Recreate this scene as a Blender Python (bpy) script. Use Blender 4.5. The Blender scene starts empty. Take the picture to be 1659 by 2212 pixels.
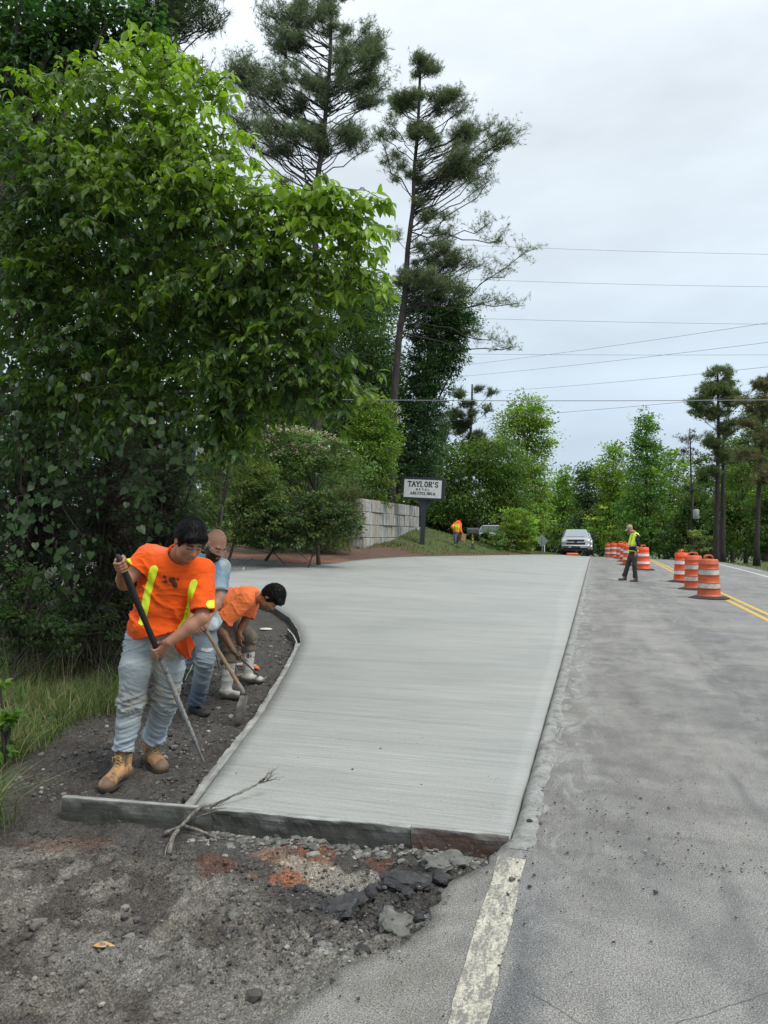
import bpy, bmesh, math, random
import numpy as np
from mathutils import Vector, Matrix
from mathutils.bvhtree import BVHTree
import openvdb

R = math.radians
SC = bpy.context.scene
COL = SC.collection
rng = np.random.default_rng(7)
random.seed(7)

# ------------------------------------------------------------------ camera
FPX, CAM_H, PITCH = 710.0, 1.55, R(2.02)
cam_data = bpy.data.cameras.new('camera')
cam = bpy.data.objects.new('camera', cam_data); COL.objects.link(cam)
cam_data.sensor_fit = 'VERTICAL'; cam_data.sensor_height = 36.0
cam_data.lens = 36.0 * FPX / 1024.0
cam_data.clip_start = 0.05; cam_data.clip_end = 3000
cam.location = (0, 0, CAM_H)
cam.rotation_euler = (R(90) + PITCH, 0, 0)
SC.camera = cam

# ------------------------------------------------------------------ sky, sun, exposure
SUN_EL, SUN_ROT = R(54), R(128)
world = bpy.data.worlds.new("World"); SC.world = world; world.use_nodes = True
wn = world.node_tree; wn.nodes.clear()
def wnode(t, **k):
    n = wn.nodes.new(t)
    for a, v in k.items(): setattr(n, a, v)
    return n
wo = wnode('ShaderNodeOutputWorld'); wb = wnode('ShaderNodeBackground'); wn.links.new(wb.outputs[0], wo.inputs[0])
sky = wnode('ShaderNodeTexSky', sky_type='NISHITA', sun_disc=False, sun_elevation=SUN_EL, sun_rotation=SUN_ROT)
wtc = wnode('ShaderNodeTexCoord'); wsep = wnode('ShaderNodeSeparateXYZ'); wn.links.new(wtc.outputs['Generated'], wsep.inputs[0])
# the overcast deck: a smooth brightening towards the zenith, broken by broad soft clouds
wr = wnode('ShaderNodeValToRGB'); wn.links.new(wsep.outputs['Z'], wr.inputs[0])
el = wr.color_ramp.elements
el[0].position = 0.0; el[0].color = (3.8, 4.62, 5.55, 1)
el[1].position = 1.0; el[1].color = (9.2, 9.7, 10.0, 1)
for p, c in ((0.12, (4.1, 4.9, 5.75)), (0.28, (5.05, 5.8, 6.4)), (0.5, (6.3, 6.9, 7.35))):
    e = el.new(p); e.color = (*c, 1)
wmap = wnode('ShaderNodeMapping'); wmap.inputs['Scale'].default_value = (1, 1, 3.0); wn.links.new(wtc.outputs['Generated'], wmap.inputs[0])
wnz = wnode('ShaderNodeTexNoise'); wnz.inputs['Scale'].default_value = 1.7; wnz.inputs['Detail'].default_value = 6; wnz.inputs['Roughness'].default_value = .52
wn.links.new(wmap.outputs[0], wnz.inputs['Vector'])
wcr = wnode('ShaderNodeMapRange'); wcr.inputs[1].default_value = .3; wcr.inputs[2].default_value = .7; wcr.inputs[3].default_value = .74; wcr.inputs[4].default_value = 1.12
wn.links.new(wnz.outputs[0], wcr.inputs[0])
wmul = wnode('ShaderNodeVectorMath', operation='SCALE'); wn.links.new(wr.outputs[0], wmul.inputs[0]); wn.links.new(wcr.outputs[0], wmul.inputs['Scale'])
wmix = wnode('ShaderNodeMixRGB'); wmix.inputs[0].default_value = .9
wn.links.new(sky.outputs[0], wmix.inputs[1]); wn.links.new(wmul.outputs[0], wmix.inputs[2])
wn.links.new(wmix.outputs[0], wb.inputs[0]); wb.inputs[1].default_value = 0.091

sun_d = bpy.data.lights.new('sun', 'SUN'); sun_d.energy = 1.4; sun_d.angle = R(22); sun_d.color = (1, .97, .92)
sun = bpy.data.objects.new('sun', sun_d); COL.objects.link(sun)
# sun_rotation is measured from +Y towards +X
sdir = Vector((math.sin(SUN_ROT) * math.cos(SUN_EL), math.cos(SUN_ROT) * math.cos(SUN_EL), math.sin(SUN_EL)))
sun.rotation_euler = sdir.to_track_quat('Z', 'Y').to_euler()
SC.view_settings.view_transform = 'Standard'; SC.view_settings.look = 'None'
SC.view_settings.exposure = 0.76; SC.view_settings.gamma = 1; SC.view_settings.use_curve_mapping = False
SC.render.engine = 'CYCLES'
SC.cycles.use_denoising = True
SC.cycles.max_bounces = 6; SC.cycles.transparent_max_bounces = 8; SC.cycles.transmission_bounces = 4
SC.cycles.diffuse_bounces = 3; SC.cycles.glossy_bounces = 2

# ------------------------------------------------------------------ pixel helpers (a point of the photo at a depth Y)
K = 768 / 1659.0
cp, sp_ = math.cos(PITCH), math.sin(PITCH)
def at(dx, dy, Y):
    """dx, dy in the 1659x2212 view of the photo, Y = distance along the view's ground axis"""
    px, py = dx * K, dy * K
    vx, vy, vz = (px - 384) / FPX, 1.0, -(py - 512) / FPX
    wy = vy * cp - vz * sp_; wz = vy * sp_ + vz * cp
    s = Y / wy
    return np.array((vx * s, Y, CAM_H + wz * s))
def az1(x, y, Y):   # points read in the enlargement of the three workers
    return at((350 + x / 1.77) * .54004, (2000 + y / 1.77) * .54004, Y)
def vec(p): return Vector((float(p[0]), float(p[1]), float(p[2])))

# ------------------------------------------------------------------ numpy noise
def _h(ix, iy, iz, seed):
    h = (ix.astype(np.int64) * 374761393 + iy.astype(np.int64) * 668265263 + iz.astype(np.int64) * 2147483647 + seed * 974711) & 0xffffffff
    h = ((h ^ (h >> 13)) * 1274126177) & 0xffffffff
    return ((h ^ (h >> 16)) & 0xffff) / 65535.0
def vnoise(P, seed=0):
    """value noise in 0..1, P (n,3)"""
    P = np.asarray(P, float); I = np.floor(P).astype(np.int64); f = P - I; f = f * f * (3 - 2 * f)
    out = 0
    for a in (0, 1):
        wa = f[:, 0] if a else 1 - f[:, 0]
        for b in (0, 1):
            wb_ = f[:, 1] if b else 1 - f[:, 1]
            for c in (0, 1):
                wc = f[:, 2] if c else 1 - f[:, 2]
                out = out + wa * wb_ * wc * _h(I[:, 0] + a, I[:, 1] + b, I[:, 2] + c, seed)
    return out
def fbm(P, octv=4, seed=0, gain=.5):
    P = np.asarray(P, float); o = 0; a = 1; t = 0
    for i in range(octv):
        o = o + a * vnoise(P * (2.03 ** i) + 17.3 * i, seed + i); t += a; a *= gain
    return o / t
def P2(x, y, s=1.0):
    x = np.asarray(x, float); y = np.asarray(y, float)
    return np.stack([x.ravel() * s, y.ravel() * s, np.zeros(x.size)], 1)
def n2(x, y, s, octv=3, seed=0): return fbm(P2(x, y, s), octv, seed).reshape(np.shape(x)) - .5
def sst(x, a, b):
    u = np.clip((np.asarray(x, float) - a) / (b - a), 0, 1); return u * u * (3 - 2 * u)

# ------------------------------------------------------------------ tagging and linking
def tag(o, label=None, cat=None, group=None, kind=None):
    if label: o['label'] = label
    if cat: o['category'] = cat
    if group: o['group'] = group
    if kind: o['kind'] = kind
    return o
def empty(name, loc=(0, 0, 0), rz=0, label=None, cat=None, group=None):
    o = bpy.data.objects.new(name, None); COL.objects.link(o)
    o.location = tuple(float(v) for v in loc); o.rotation_euler = (0, 0, rz); o.empty_display_size = .2
    return tag(o, label, cat, group)
def children(o): return [c for c in COL.objects if c.parent is o]
CH = {}
def copy_tree(o, parent=None):
    c = o.copy(); COL.objects.link(c); c.parent = parent
    for ch in CH.get(o.name, []):
        copy_tree(ch, c)
    if parent: CH.setdefault(parent.name, []).append(c)
    return c
def mesh_data(name, V, F, mats=(), smooth=False, midx=None, col=None, uv=None):
    """F: list of arrays of faces (n,3) / (n,4)"""
    if not isinstance(F, (list, tuple)): F = [F]
    F = [np.asarray(f, np.int32) for f in F if len(f)]
    me = bpy.data.meshes.new(name)
    V = np.asarray(V, np.float32)
    me.vertices.add(len(V)); me.vertices.foreach_set('co', V.ravel())
    nl = sum(f.size for f in F); nf = sum(len(f) for f in F)
    me.loops.add(nl); me.polygons.add(nf)
    li = np.concatenate([f.ravel() for f in F]).astype(np.int32)
    me.loops.foreach_set('vertex_index', li)
    tot = np.concatenate([np.full(len(f), f.shape[1], np.int32) for f in F])
    st = np.zeros(nf, np.int32); st[1:] = np.cumsum(tot)[:-1]
    me.polygons.foreach_set('loop_start', st); me.polygons.foreach_set('loop_total', tot)
    if midx is not None: me.polygons.foreach_set('material_index', np.asarray(midx, np.int32))
    me.polygons.foreach_set('use_smooth', np.full(nf, bool(smooth)))
    for m in (mats if isinstance(mats, (list, tuple)) else [mats]): me.materials.append(m)
    if col is not None:
        a = me.color_attributes.new('Col', 'FLOAT_COLOR', 'POINT')
        c4 = np.ones((len(V), 4), np.float32); c4[:, :3] = col
        a.data.foreach_set('color', c4.ravel())
    if uv is not None:
        u = me.uv_layers.new(name='UVMap'); u.data.foreach_set('uv', np.asarray(uv, np.float32)[li].ravel())
    me.update(calc_edges=True); me.validate()
    return me
def link(name, me, parent=None, loc=None):
    o = bpy.data.objects.new(name, me); COL.objects.link(o)
    if parent is not None:
        o.parent = parent; CH.setdefault(parent.name, []).append(o)
    if loc is not None: o.location = tuple(float(v) for v in loc)
    return o

class MB:
    """collects shapes, links them as ONE mesh object"""
    def __init__(s): s.V = []; s.F3 = []; s.F4 = []; s.n = 0; s.C = []
    def add(s, V, F, col=None):
        V = np.asarray(V, float).reshape(-1, 3); F = np.asarray(F, int)
        s.V.append(V)
        (s.F4 if F.shape[1] == 4 else s.F3).append(F + s.n); s.n += len(V)
        s.C.append(np.tile(np.asarray(col if col is not None else (1, 1, 1), float), (len(V), 1)) if np.ndim(col) < 2 else np.asarray(col))
        return s
    def box(s, c, size, rot=None, col=None, bev=0.0, jit=0.0):
        x, y, z = [v / 2 for v in size]
        if bev > 0:
            b = min(bev, min(x, y, z) * .9); V = []
            for sx in (-1, 1):
                for sy in (-1, 1):
                    for sz in (-1, 1):
                        V += [(sx * x, sy * (y - b), sz * (z - b)), (sx * (x - b), sy * y, sz * (z - b)), (sx * (x - b), sy * (y - b), sz * z)]
            V = np.array(V)
            def i(sx, sy, sz, k): return (((sx > 0) * 4) + ((sy > 0) * 2) + (sz > 0)) * 3 + k
            q = []; t = []
            for a in (-1, 1):
                q.append([i(a, -1, -1, 0), i(a, 1, -1, 0), i(a, 1, 1, 0), i(a, -1, 1, 0)][::a])
                q.append([i(-1, a, -1, 1), i(-1, a, 1, 1), i(1, a, 1, 1), i(1, a, -1, 1)][::a])
                q.append([i(-1, -1, a, 2), i(1, -1, a, 2), i(1, 1, a, 2), i(-1, 1, a, 2)][::a])
                for b2 in (-1, 1):
                    q.append([i(a, b2, -1, 0), i(a, b2, 1, 0), i(a, b2, 1, 1), i(a, b2, -1, 1)][::a * b2])
                    q.append([i(a, -1, b2, 0), i(a, -1, b2, 2), i(a, 1, b2, 2), i(a, 1, b2, 0)][::a * b2])
                    q.append([i(-1, a, b2, 1), i(1, a, b2, 1), i(1, a, b2, 2), i(-1, a, b2, 2)][::a * b2])
                    for c2 in (-1, 1):
                        t.append([i(a, b2, c2, 0), i(a, b2, c2, 1), i(a, b2, c2, 2)][::a * b2 * c2])
            if jit: V = V + rng.normal(0, jit, V.shape)
            V = s._xf(V, c, rot); s.V.append(V); s.F4.append(np.array(q) + s.n); s.F3.append(np.array(t) + s.n)
            s.C.append(np.tile(np.asarray(col if col is not None else (1, 1, 1), float), (len(V), 1))); s.n += len(V)
            return s
        V = np.array([(sx * x, sy * y, sz * z) for sx in (-1, 1) for sy in (-1, 1) for sz in (-1, 1)], float)
        if jit: V = V + rng.normal(0, jit, V.shape)
        F = [(0, 1, 3, 2), (4, 6, 7, 5), (0, 4, 5, 1), (2, 3, 7, 6), (0, 2, 6, 4), (1, 5, 7, 3)]
        return s.add(s._xf(V, c, rot), F, col)
    @staticmethod
    def _xf(V, c, rot):
        if rot is not None: V = V @ np.array(rot).T
        return V + np.asarray(c, float)
    def tube(s, pts, rad, n=8, col=None, cap=True, up=None, sq=1.0):
        pts = np.asarray(pts, float); m = len(pts); rad = np.broadcast_to(np.asarray(rad, float), (m,))
        T = np.gradient(pts, axis=0); T /= np.linalg.norm(T, axis=1)[:, None] + 1e-9
        u = np.array(up if up is not None else ((0, 0, 1) if abs(T[0, 2]) < .9 else (1, 0, 0)), float)
        ang = np.arange(n) * 2 * math.pi / n; V = []
        for i in range(m):
            a = np.cross(T[i], u); a /= np.linalg.norm(a) + 1e-9; b = np.cross(a, T[i]); u = b
            V.append(pts[i] + rad[i] * (np.cos(ang)[:, None] * a + sq * np.sin(ang)[:, None] * b))
        V = np.concatenate(V); i = np.arange(m - 1)[:, None] * n; j = np.arange(n)[None]; k = (j + 1) % n
        F = np.stack([i + j, i + k, i + n + k, i + n + j], -1).reshape(-1, 4)
        s.add(V, F, col)
        if cap and n > 2:
            b0 = s.n - m * n
            for st, sg in ((b0, -1), (s.n - n, 1)):
                idx = np.arange(n) + st; idx = idx[::sg]
                s.F3.append(np.array([(idx[0], idx[q], idx[q + 1]) for q in range(1, n - 1)]))
        return s
    def lathe(s, prof, n=24, c=(0, 0, 0), col=None, rot=None):
        prof = np.asarray(prof, float); m = len(prof); a = np.arange(n) * 2 * math.pi / n
        V = np.stack([prof[:, None, 0] * np.cos(a), prof[:, None, 0] * np.sin(a), np.repeat(prof[:, 1:2], n, 1)], -1).reshape(-1, 3)
        i = np.arange(m - 1)[:, None] * n; j = np.arange(n)[None]; k = (j + 1) % n
        F = np.stack([i + j, i + k, i + n + k, i + n + j], -1).reshape(-1, 4)
        return s.add(s._xf(V, c, rot), F, col)
    def prism(s, poly, h0, h1, rot=None, c=(0, 0, 0), col=None):
        """poly (n,2) in local XZ, extruded along local Y from h0 to h1"""
        p = np.asarray(poly, float); n = len(p)
        V = np.concatenate([np.stack([p[:, 0], np.full(n, h), p[:, 1]], 1) for h in (h0, h1)])
        j = np.arange(n); k = (j + 1) % n
        s.add(s._xf(V, c, rot), np.stack([j, k, k + n, j + n], 1), col)
        b = s.n - 2 * n
        import mathutils.geometry as mg
        tr = mg.tessellate_polygon([[Vector((float(a[0]), float(a[1]), 0)) for a in p]])
        s.F3.append(np.array([(b + t[0], b + t[1], b + t[2]) for t in tr])); s.F3.append(np.array([(b + n + t[0], b + n + t[2], b + n + t[1]) for t in tr]))
        return s
    def build(s, name, mat, parent=None, smooth=False, loc=None, use_col=False):
        V = np.concatenate(s.V); F = []
        if s.F3: F.append(np.concatenate(s.F3))
        if s.F4: F.append(np.concatenate(s.F4))
        me = mesh_data(name, V, F, mat, smooth, col=np.concatenate(s.C) if use_col else None)
        return link(name, me, parent, loc)
def rotz(a): c, s = math.cos(a), math.sin(a); return np.array([(c, -s, 0), (s, c, 0), (0, 0, 1)])
def rotx(a): c, s = math.cos(a), math.sin(a); return np.array([(1, 0, 0), (0, c, -s), (0, s, c)])
def roty(a): c, s = math.cos(a), math.sin(a); return np.array([(c, 0, s), (0, 1, 0), (-s, 0, c)])
_ico = None
def rock(r, seed=0, amp=.25, sub=1, squash=.7):
    bm = bmesh.new(); bmesh.ops.create_icosphere(bm, subdivisions=sub, radius=1)
    V = np.array([v.co[:] for v in bm.verts]); F = np.array([[v.index for v in f.verts] for f in bm.faces]); bm.free()
    n = fbm(V * 1.3 + seed * 7.1, 3, seed); V = V * (1 + amp * 2 * (n[:, None] - .5)); V[:, 2] *= squash
    return V * r, F

# ------------------------------------------------------------------ materials
class M:
    def __init__(s, name):
        s.m = bpy.data.materials.new(name); s.m.use_nodes = True; s.t = s.m.node_tree; s.t.nodes.clear()
        s.out = s.n('ShaderNodeOutputMaterial'); s.p = s.n('ShaderNodeBsdfPrincipled'); s.l(s.p.outputs[0], s.out.inputs[0])
    def n(s, t, **k):
        n = s.t.nodes.new(t)
        for a, v in k.items(): setattr(n, a, v)
        return n
    def l(s, a, b): s.t.links.new(a, b)
    def coord(s, kind='Object', scale=(1, 1, 1), rot=(0, 0, 0)):
        tc = s.n('ShaderNodeTexCoord'); mp = s.n('ShaderNodeMapping'); mp.inputs['Scale'].default_value = scale; mp.inputs['Rotation'].default_value = rot
        s.l(tc.outputs[kind], mp.inputs[0]); return mp.outputs[0]
    def noise(s, co, scale, detail=4, rough=.55, dist=0):
        n = s.n('ShaderNodeTexNoise'); n.inputs['Scale'].default_value = scale; n.inputs['Detail'].default_value = detail
        n.inputs['Roughness'].default_value = rough; n.inputs['Distortion'].default_value = dist
        if co is not None: s.l(co, n.inputs['Vector'])
        return n.outputs[0]
    def voro(s, co, scale, feat='F1', out=0, rnd=1.0):
        n = s.n('ShaderNodeTexVoronoi', feature=feat); n.inputs['Scale'].default_value = scale; n.inputs['Randomness'].default_value = rnd
        if co is not None: s.l(co, n.inputs['Vector'])
        return n.outputs[out]
    def ramp(s, v, stops):
        r = s.n('ShaderNodeValToRGB'); e = r.color_ramp.elements
        e[0].position, e[0].color = stops[0][0], s.c4(stops[0][1]); e[1].position, e[1].color = stops[-1][0], s.c4(stops[-1][1])
        for p, c in stops[1:-1]: q = e.new(p); q.color = s.c4(c)
        s.l(v, r.inputs[0]); return r.outputs[0]
    @staticmethod
    def c4(c): return (c, c, c, 1) if isinstance(c, (int, float)) else (*c[:3], 1)
    def mr(s, v, a, b, c, d):
        n = s.n('ShaderNodeMapRange'); s.l(v, n.inputs[0])
        for i, x in enumerate((a, b, c, d)): n.inputs[i + 1].default_value = x
        return n.outputs[0]
    def mix(s, f, a, b, mode='MIX'):
        n = s.n('ShaderNodeMixRGB', blend_type=mode)
        for i, x in enumerate((f, a, b)):
            if hasattr(x, 'links'): s.l(x, n.inputs[i])
            else: n.inputs[i].default_value = x if i == 0 else s.c4(x)
        return n.outputs[0]
    def math(s, op, a, b=0):
        n = s.n('ShaderNodeMath', operation=op)
        for i, x in enumerate((a, b)):
            if hasattr(x, 'links'): s.l(x, n.inputs[i])
            else: n.inputs[i].default_value = x
        return n.outputs[0]
    def attr(s, name='Col'):
        n = s.n('ShaderNodeAttribute', attribute_name=name); return n.outputs['Color']
    def base(s, c):
        if hasattr(c, 'links'): s.l(c, s.p.inputs['Base Color'])
        else: s.p.inputs['Base Color'].default_value = s.c4(c)
        return s
    def rough(s, r):
        if hasattr(r, 'links'): s.l(r, s.p.inputs['Roughness'])
        else: s.p.inputs['Roughness'].default_value = r
        return s
    def set(s, **k):
        for a, v in k.items(): s.p.inputs[a.replace('_', ' ')].default_value = v
        return s
    def bump(s, h, strength=.5, dist=.01, prev=None):
        b = s.n('ShaderNodeBump'); b.inputs['Strength'].default_value = strength; b.inputs['Distance'].default_value = dist
        s.l(h, b.inputs['Height'])
        if prev is not None: s.l(prev, b.inputs['Normal'])
        s.l(b.outputs[0], s.p.inputs['Normal']); return b.outputs[0]
def simple(name, c, r=.6, var=.25, vs=8, bump=.2, bs=60, bd=.004, metallic=0, spec=.5, attr=False, coat=0):
    """a plain surface with uneven colour and fine relief"""
    m = M(name); co = m.coord()
    n = m.noise(co, vs, 5, .6)
    f = m.mr(n, .3, .7, 1 - var, 1 + var)
    src = m.attr() if attr else None
    rgb = m.n('ShaderNodeRGB'); rgb.outputs[0].default_value = m.c4(c)
    cc = m.mix(1.0, src, rgb.outputs[0], 'MULTIPLY') if attr else rgb.outputs[0]
    vm = m.n('ShaderNodeVectorMath', operation='SCALE'); m.l(cc, vm.inputs[0]); m.l(f, vm.inputs['Scale'])
    m.base(vm.outputs[0]); m.rough(m.mr(n, .3, .7, max(0, r - .08), min(1, r + .08)))
    m.set(Metallic=metallic, Specular_IOR_Level=spec, Coat_Weight=coat)
    if bump: m.bump(m.noise(co, bs, 3, .6), bump, bd)
    return m.m
def leafmat(name, trans=.35, rough=.45, spec=.5, tint=(1.25, 1.45, .55)):
    m = M(name); c = m.attr(); m.base(c).rough(rough).set(Specular_IOR_Level=spec)
    tr = m.n('ShaderNodeBsdfTranslucent'); cc = m.mix(1.0, c, tint, 'MULTIPLY'); m.l(cc, tr.inputs[0])
    mx = m.n('ShaderNodeMixShader'); mx.inputs[0].default_value = trans
    m.l(m.p.outputs[0], mx.inputs[1]); m.l(tr.outputs[0], mx.inputs[2]); m.l(mx.outputs[0], m.out.inputs[0])
    return m.m
# ------------------------------------------------------------------ the lie of the land
# road frame: s along the road, t to its right, origin at the front right corner of the slab
SX, SY = .2873, .9578
OX, OY = .68, 3.70
def st(x, y): return (x - OX) * SX + (y - OY) * SY, (x - OX) * SY - (y - OY) * SX
def xy(s, t): return OX + s * SX + t * SY, OY + s * SY - t * SX
UK = np.array([(-5, 1.82), (-.12, 1.82), (2, 2.42), (4, 3.08), (6.06, 3.8), (7.16, 4.33), (8.46, 5.06), (9.77, 6.0), (10.8, 7.3), (11.6, 9.0), (12.3, 10.6), (14, 11.2),
               (16.9, 10.5), (20, 9.3), (24, 8.5), (28, 7.2), (32, 5.7), (36, 4.4), (42, 3.0), (50, 1.0), (60, .3)])
def U(s): return np.interp(s, UK[:, 0], UK[:, 1])
def grade(s, t):
    s = np.asarray(s, float); t = np.asarray(t, float)
    a = .24 * sst(s, 5, 40) - .00115 * np.clip(s - 42, 0, 60) ** 2 * 1.3 - .10 * np.clip(s - 102, 0, 400)*0
    cl = np.interp(s, (6, 12, 18, 26, 40, 60), (0, .022, .045, .068, .075, .03))
    cr = np.interp(s, (6, 25), (0, .033))
    return a + cl * np.clip(-t, 0, 12) - cr * np.clip(t, 0, 9)
def gxy(x, y):
    s, t = st(x, y); return grade(s, t)
def terrain(x, y, fine=True):
    x = np.asarray(x, float); y = np.asarray(y, float)
    s, t = st(x, y); g = grade(s, t)
    d = -t - U(s)                       # metres to the left of the slab
    wob = n2(x, y, .5, 3, 5) * .5
    # left of the slab: dug-out strip, then the old ground
    pit = -.15 + .13 * sst(d + wob, 1.1, 2.3) * sst(9 - s, 0, 3) + .10 * sst(s, 9, 13)
    left = g + pit
    left = left + np.where(s > 20, np.clip(d, 0, 6) * .055 * sst(s, 20, 28), 0) + 0.02
    left = left + 1.30 * np.exp(-((x + 1.2) ** 2 + (y - 43.5) ** 2) / 34.0) * sst(d, .4, 3.2)
    left = left + .35 * sst(-x, 4, 14)
    # in front of the slab
    front = -.16 + .09 * sst(-s, .35, 1.9) + .13 * sst(-x, 2.1, 3.2) + .045 * sst(x, -1.6, -.9) * sst(s, -.75, -.25) + .055 * sst(t, -1.2, -.5) * sst(-s, .7, 1.3)
    front = front + .055 * np.exp(-((x + .75) ** 2 + (y - 3.35) ** 2) / .07) - .05 * np.exp(-((x + .15) ** 2 + (y - 3.45) ** 2) / .05)
    sb = s - (.165 + .07 * t); k = sst(sb, -.30, -.12)
    z = np.where(t < 0, front * (1 - k) + left * k, g)
    # under slab and road
    under = (t > -.42 + 0 * s) & (s <= 0)
    zs = g - .26
    kk = sst(d, -.10, -.02); z = np.where((s > .05) & (t < 0), zs * (1 - kk) + z * kk, z)
    tl_ = np.interp(s, (-6, -2, -1.56, -1.2, -.95, -.6, -.4, -.2, -.05), (-1.0, -.75, -.58, -.42, -.30, -.25, -.19, -.12, -.05)); kr = sst(t, tl_ + .0, tl_ + .14); z = np.where((s <= .05) & (t < 1), z * (1 - kr) + zs * kr, z)
    rr = sst(t, 7.9, 8.3)
    right = g - .03 + .012 * np.clip(t - 8, 0, 30) - .25 * np.exp(-((t - 10.5) / 1.3) ** 2)
    z = np.where(t >= -.02, np.where(t > 7.7, zs * (1 - rr) + right * rr, zs), z)
    if fine:
        # clods and crumbs, strongest close to the camera
        near = np.exp(-np.clip(y - 6, 0, 50) / 6)
        dirt = (np.where(s < -.0, sst(-t, .2, .45), sst(d, .03, .2)) * near)
        big = n2(x, y, 3.1, 3, 11) * .075
        def bil(f, sd): return np.abs(vnoise(P2(x, y, f), sd).reshape(np.shape(x)) - .5) * 2
        clod = (1 - bil(7, 21)) * .044 + (1 - bil(17, 22)) * .034 + (1 - bil(39, 23)) * .020
        mask = .35 + 1.1 * sst(n2(x, y, 1.4, 3, 31), -.12, .22)
        z = z + dirt * (big * .8 + (clod - .05) * mask)
        z = z + (1 - near) * np.where(d > .5, n2(x, y, .35, 3, 12) * .12, 0) * (t < 0)
    return z
def tz(x, y): return float(terrain(np.array([x]), np.array([y]))[0])

def axis(segs):
    out = [segs[0][0]]
    for a, b, d0, d1 in segs:
        p = a
        while p < b - 1e-6:
            u = (p - a) / (b - a); p += d0 + (d1 - d0) * u; out.append(min(p, b))
    return np.unique(np.round(out, 5))
gx = axis([(-400, -40, 40, 12), (-40, -12, 4, .8), (-12, -4.2, .5, .07), (-4.2, -3.2, .06, .022), (-3.2, 1.0, .0145, .0145), (1.0, 1.2, .02, .03), (1.2, 3, .03, .25), (3, 30, .35, 1.2), (30, 400, 6, 40)])
gy = axis([(-12, 1.2, 1.5, .12), (1.2, 1.9, .1, .02), (1.9, 4.2, .0130, .0135), (4.2, 5.0, .017, .02), (5.0, 8, .02, .035), (8, 14, .035, .12), (14, 50, .16, .5), (50, 110, .8, 4), (110, 900, 8, 80)])
GX, GY = np.meshgrid(gx, gy)
GZ = terrain(GX, GY)
far = sst(GY, 130, 300); GZ = GZ * (1 - far) - 3.0 * far * 0 + GZ * 0
def ground_col(x, y):
    """the colours of the soils themselves"""
    s, t = st(x, y); d = -t - U(s)
    def L(c): return np.array(c)[None, None, :]
    def bl(C, c, w): w = np.clip(w, 0, 1)[..., None]; return C * (1 - w) + L(c) * w
    na, nb, nc = n2(x, y, .9, 4, 41), n2(x, y, 2.6, 4, 42), n2(x, y, 7, 3, 43)
    C = np.zeros(x.shape + (3,)) + L((.068, .062, .056))                         # dark wet worked soil
    C = bl(C, (.14, .128, .108), sst(-s + na * 1.2, .3, 1.0) * (s < 0))          # paler crusted fines in front
    C = bl(C, (.20, .188, .16), sst(nb + .25 * na, .03, .2) * (s < -.3) * .8)
    C = bl(C, (.055, .046, .040), sst(nc + nb * .8, .0, .16) * .8 * (s < 2))
    def blob(cx, cy, r, q=1.0): return sst(1 - np.sqrt(((x - cx) / r) ** 2 + ((y - cy) / (r * q)) ** 2) + nb * 1.9 + nc * .8, .15, .6)
    def pb(col, dx, dy, rx, ry, w=.8, z=-.12):
        px = (dx * K - 384) / FPX; pz = (512 - dy * K) / FPX; wy = cp - pz * sp_; wz = sp_ + pz * cp; Y = (z - CAM_H) / (wz / wy); k_ = K * Y / FPX; X = px / wy * Y
        q = sst(1 - np.sqrt(((x - X) / (rx * k_)) ** 2 + ((y - Y) / (ry * k_ * Y / 1.67)) ** 2) + nb * 1.7 + nc * 1.0, .12, .5); return bl(C, col, q * w * (s < -.02))
    C = pb((.045, .043, .042), 740, 1975, 190, 38, .85); C = pb((.038, .036, .036), 890, 1905, 110, 45, .85); C = pb((.050, .047, .045), 620, 2010, 150, 40, .6); C = pb((.042, .040, .040), 660, 1940, 110, 20, .7)
    C = pb((.25, .235, .20), 760, 1895, 90, 22, .85); C = pb((.30, .255, .20), 660, 1880, 60, 25, .7); C = pb((.34, .34, .315), 905, 1975, 45, 14, .9); C = pb((.33, .33, .31), 665, 2030, 55, 14, .85); C = pb((.27, .27, .25), 700, 2100, 90, 24, .7)
    C = pb((.22, .22, .20), 850, 1815, 90, 14, .7); C = pb((.28, .28, .26), 560, 1845, 50, 12, .8); C = pb((.24, .24, .22), 480, 1800, 80, 10, .6); C = pb((.20, .195, .175), 300, 2100, 260, 60, .45)
    C = pb((.105, .052, .036), 470, 1865, 70, 45, .75); C = pb((.15, .070, .045), 560, 1850, 60, 22, .7); C = pb((.11, .052, .036), 820, 1855, 45, 22, .85); C = pb((.19, .085, .045), 680, 1845, 55, 20, .8); C = pb((.24, .10, .055), 615, 1905, 40, 12, .85); C = pb((.40, .13, .06), 627, 1902, 16, 5, .9); C = pb((.26, .11, .06), 545, 1908, 16, 5, .7)
    C = pb((.27, .16, .10), 590, 1868, 40, 14, .6)
    sh_ = sst(t + na * .25 + nb * .35, -1.15, -.55) * sst(-s, .75, 1.25); C = bl(C, (.185, .18, .16), sh_ * .85 * (s < 0))
    C = bl(C, (.12, .065, .045), blob(-1.7, 4.0, .45, .3) * .5)
    # grass soil on the left, gravel lane, red clay and mulch, grass bank
    C = bl(C, (.055, .05, .03), sst(-x + na, 2.6, 3.3) * (s < 8.5))
    C = bl(C, (.165, .163, .16), sst(s, 10.5, 12) * sst(d + na, -.2, .3) * (t < 0))
    C = bl(C, (.27, .10, .045), sst(s + na * 3 + nb, 20.0, 21.2) * (d > -.3) * (t < 0) * .8)
    C = bl(C, (.095, .062, .045), sst(s + na * 3 + nb, 21.4, 23) * (d > -.3) * (t < 0) * .9)
    C = bl(C, (.07, .10, .025), sst(s + na * 3, 29.5, 32) * sst(d + na, .7, 1.4) * (t < 0))
    C = bl(C, (.07, .085, .03), sst(s + na * 2, 24.5, 26) * sst(d + nb * 3, 4, 5) * (t < 0) * .7)
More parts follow.
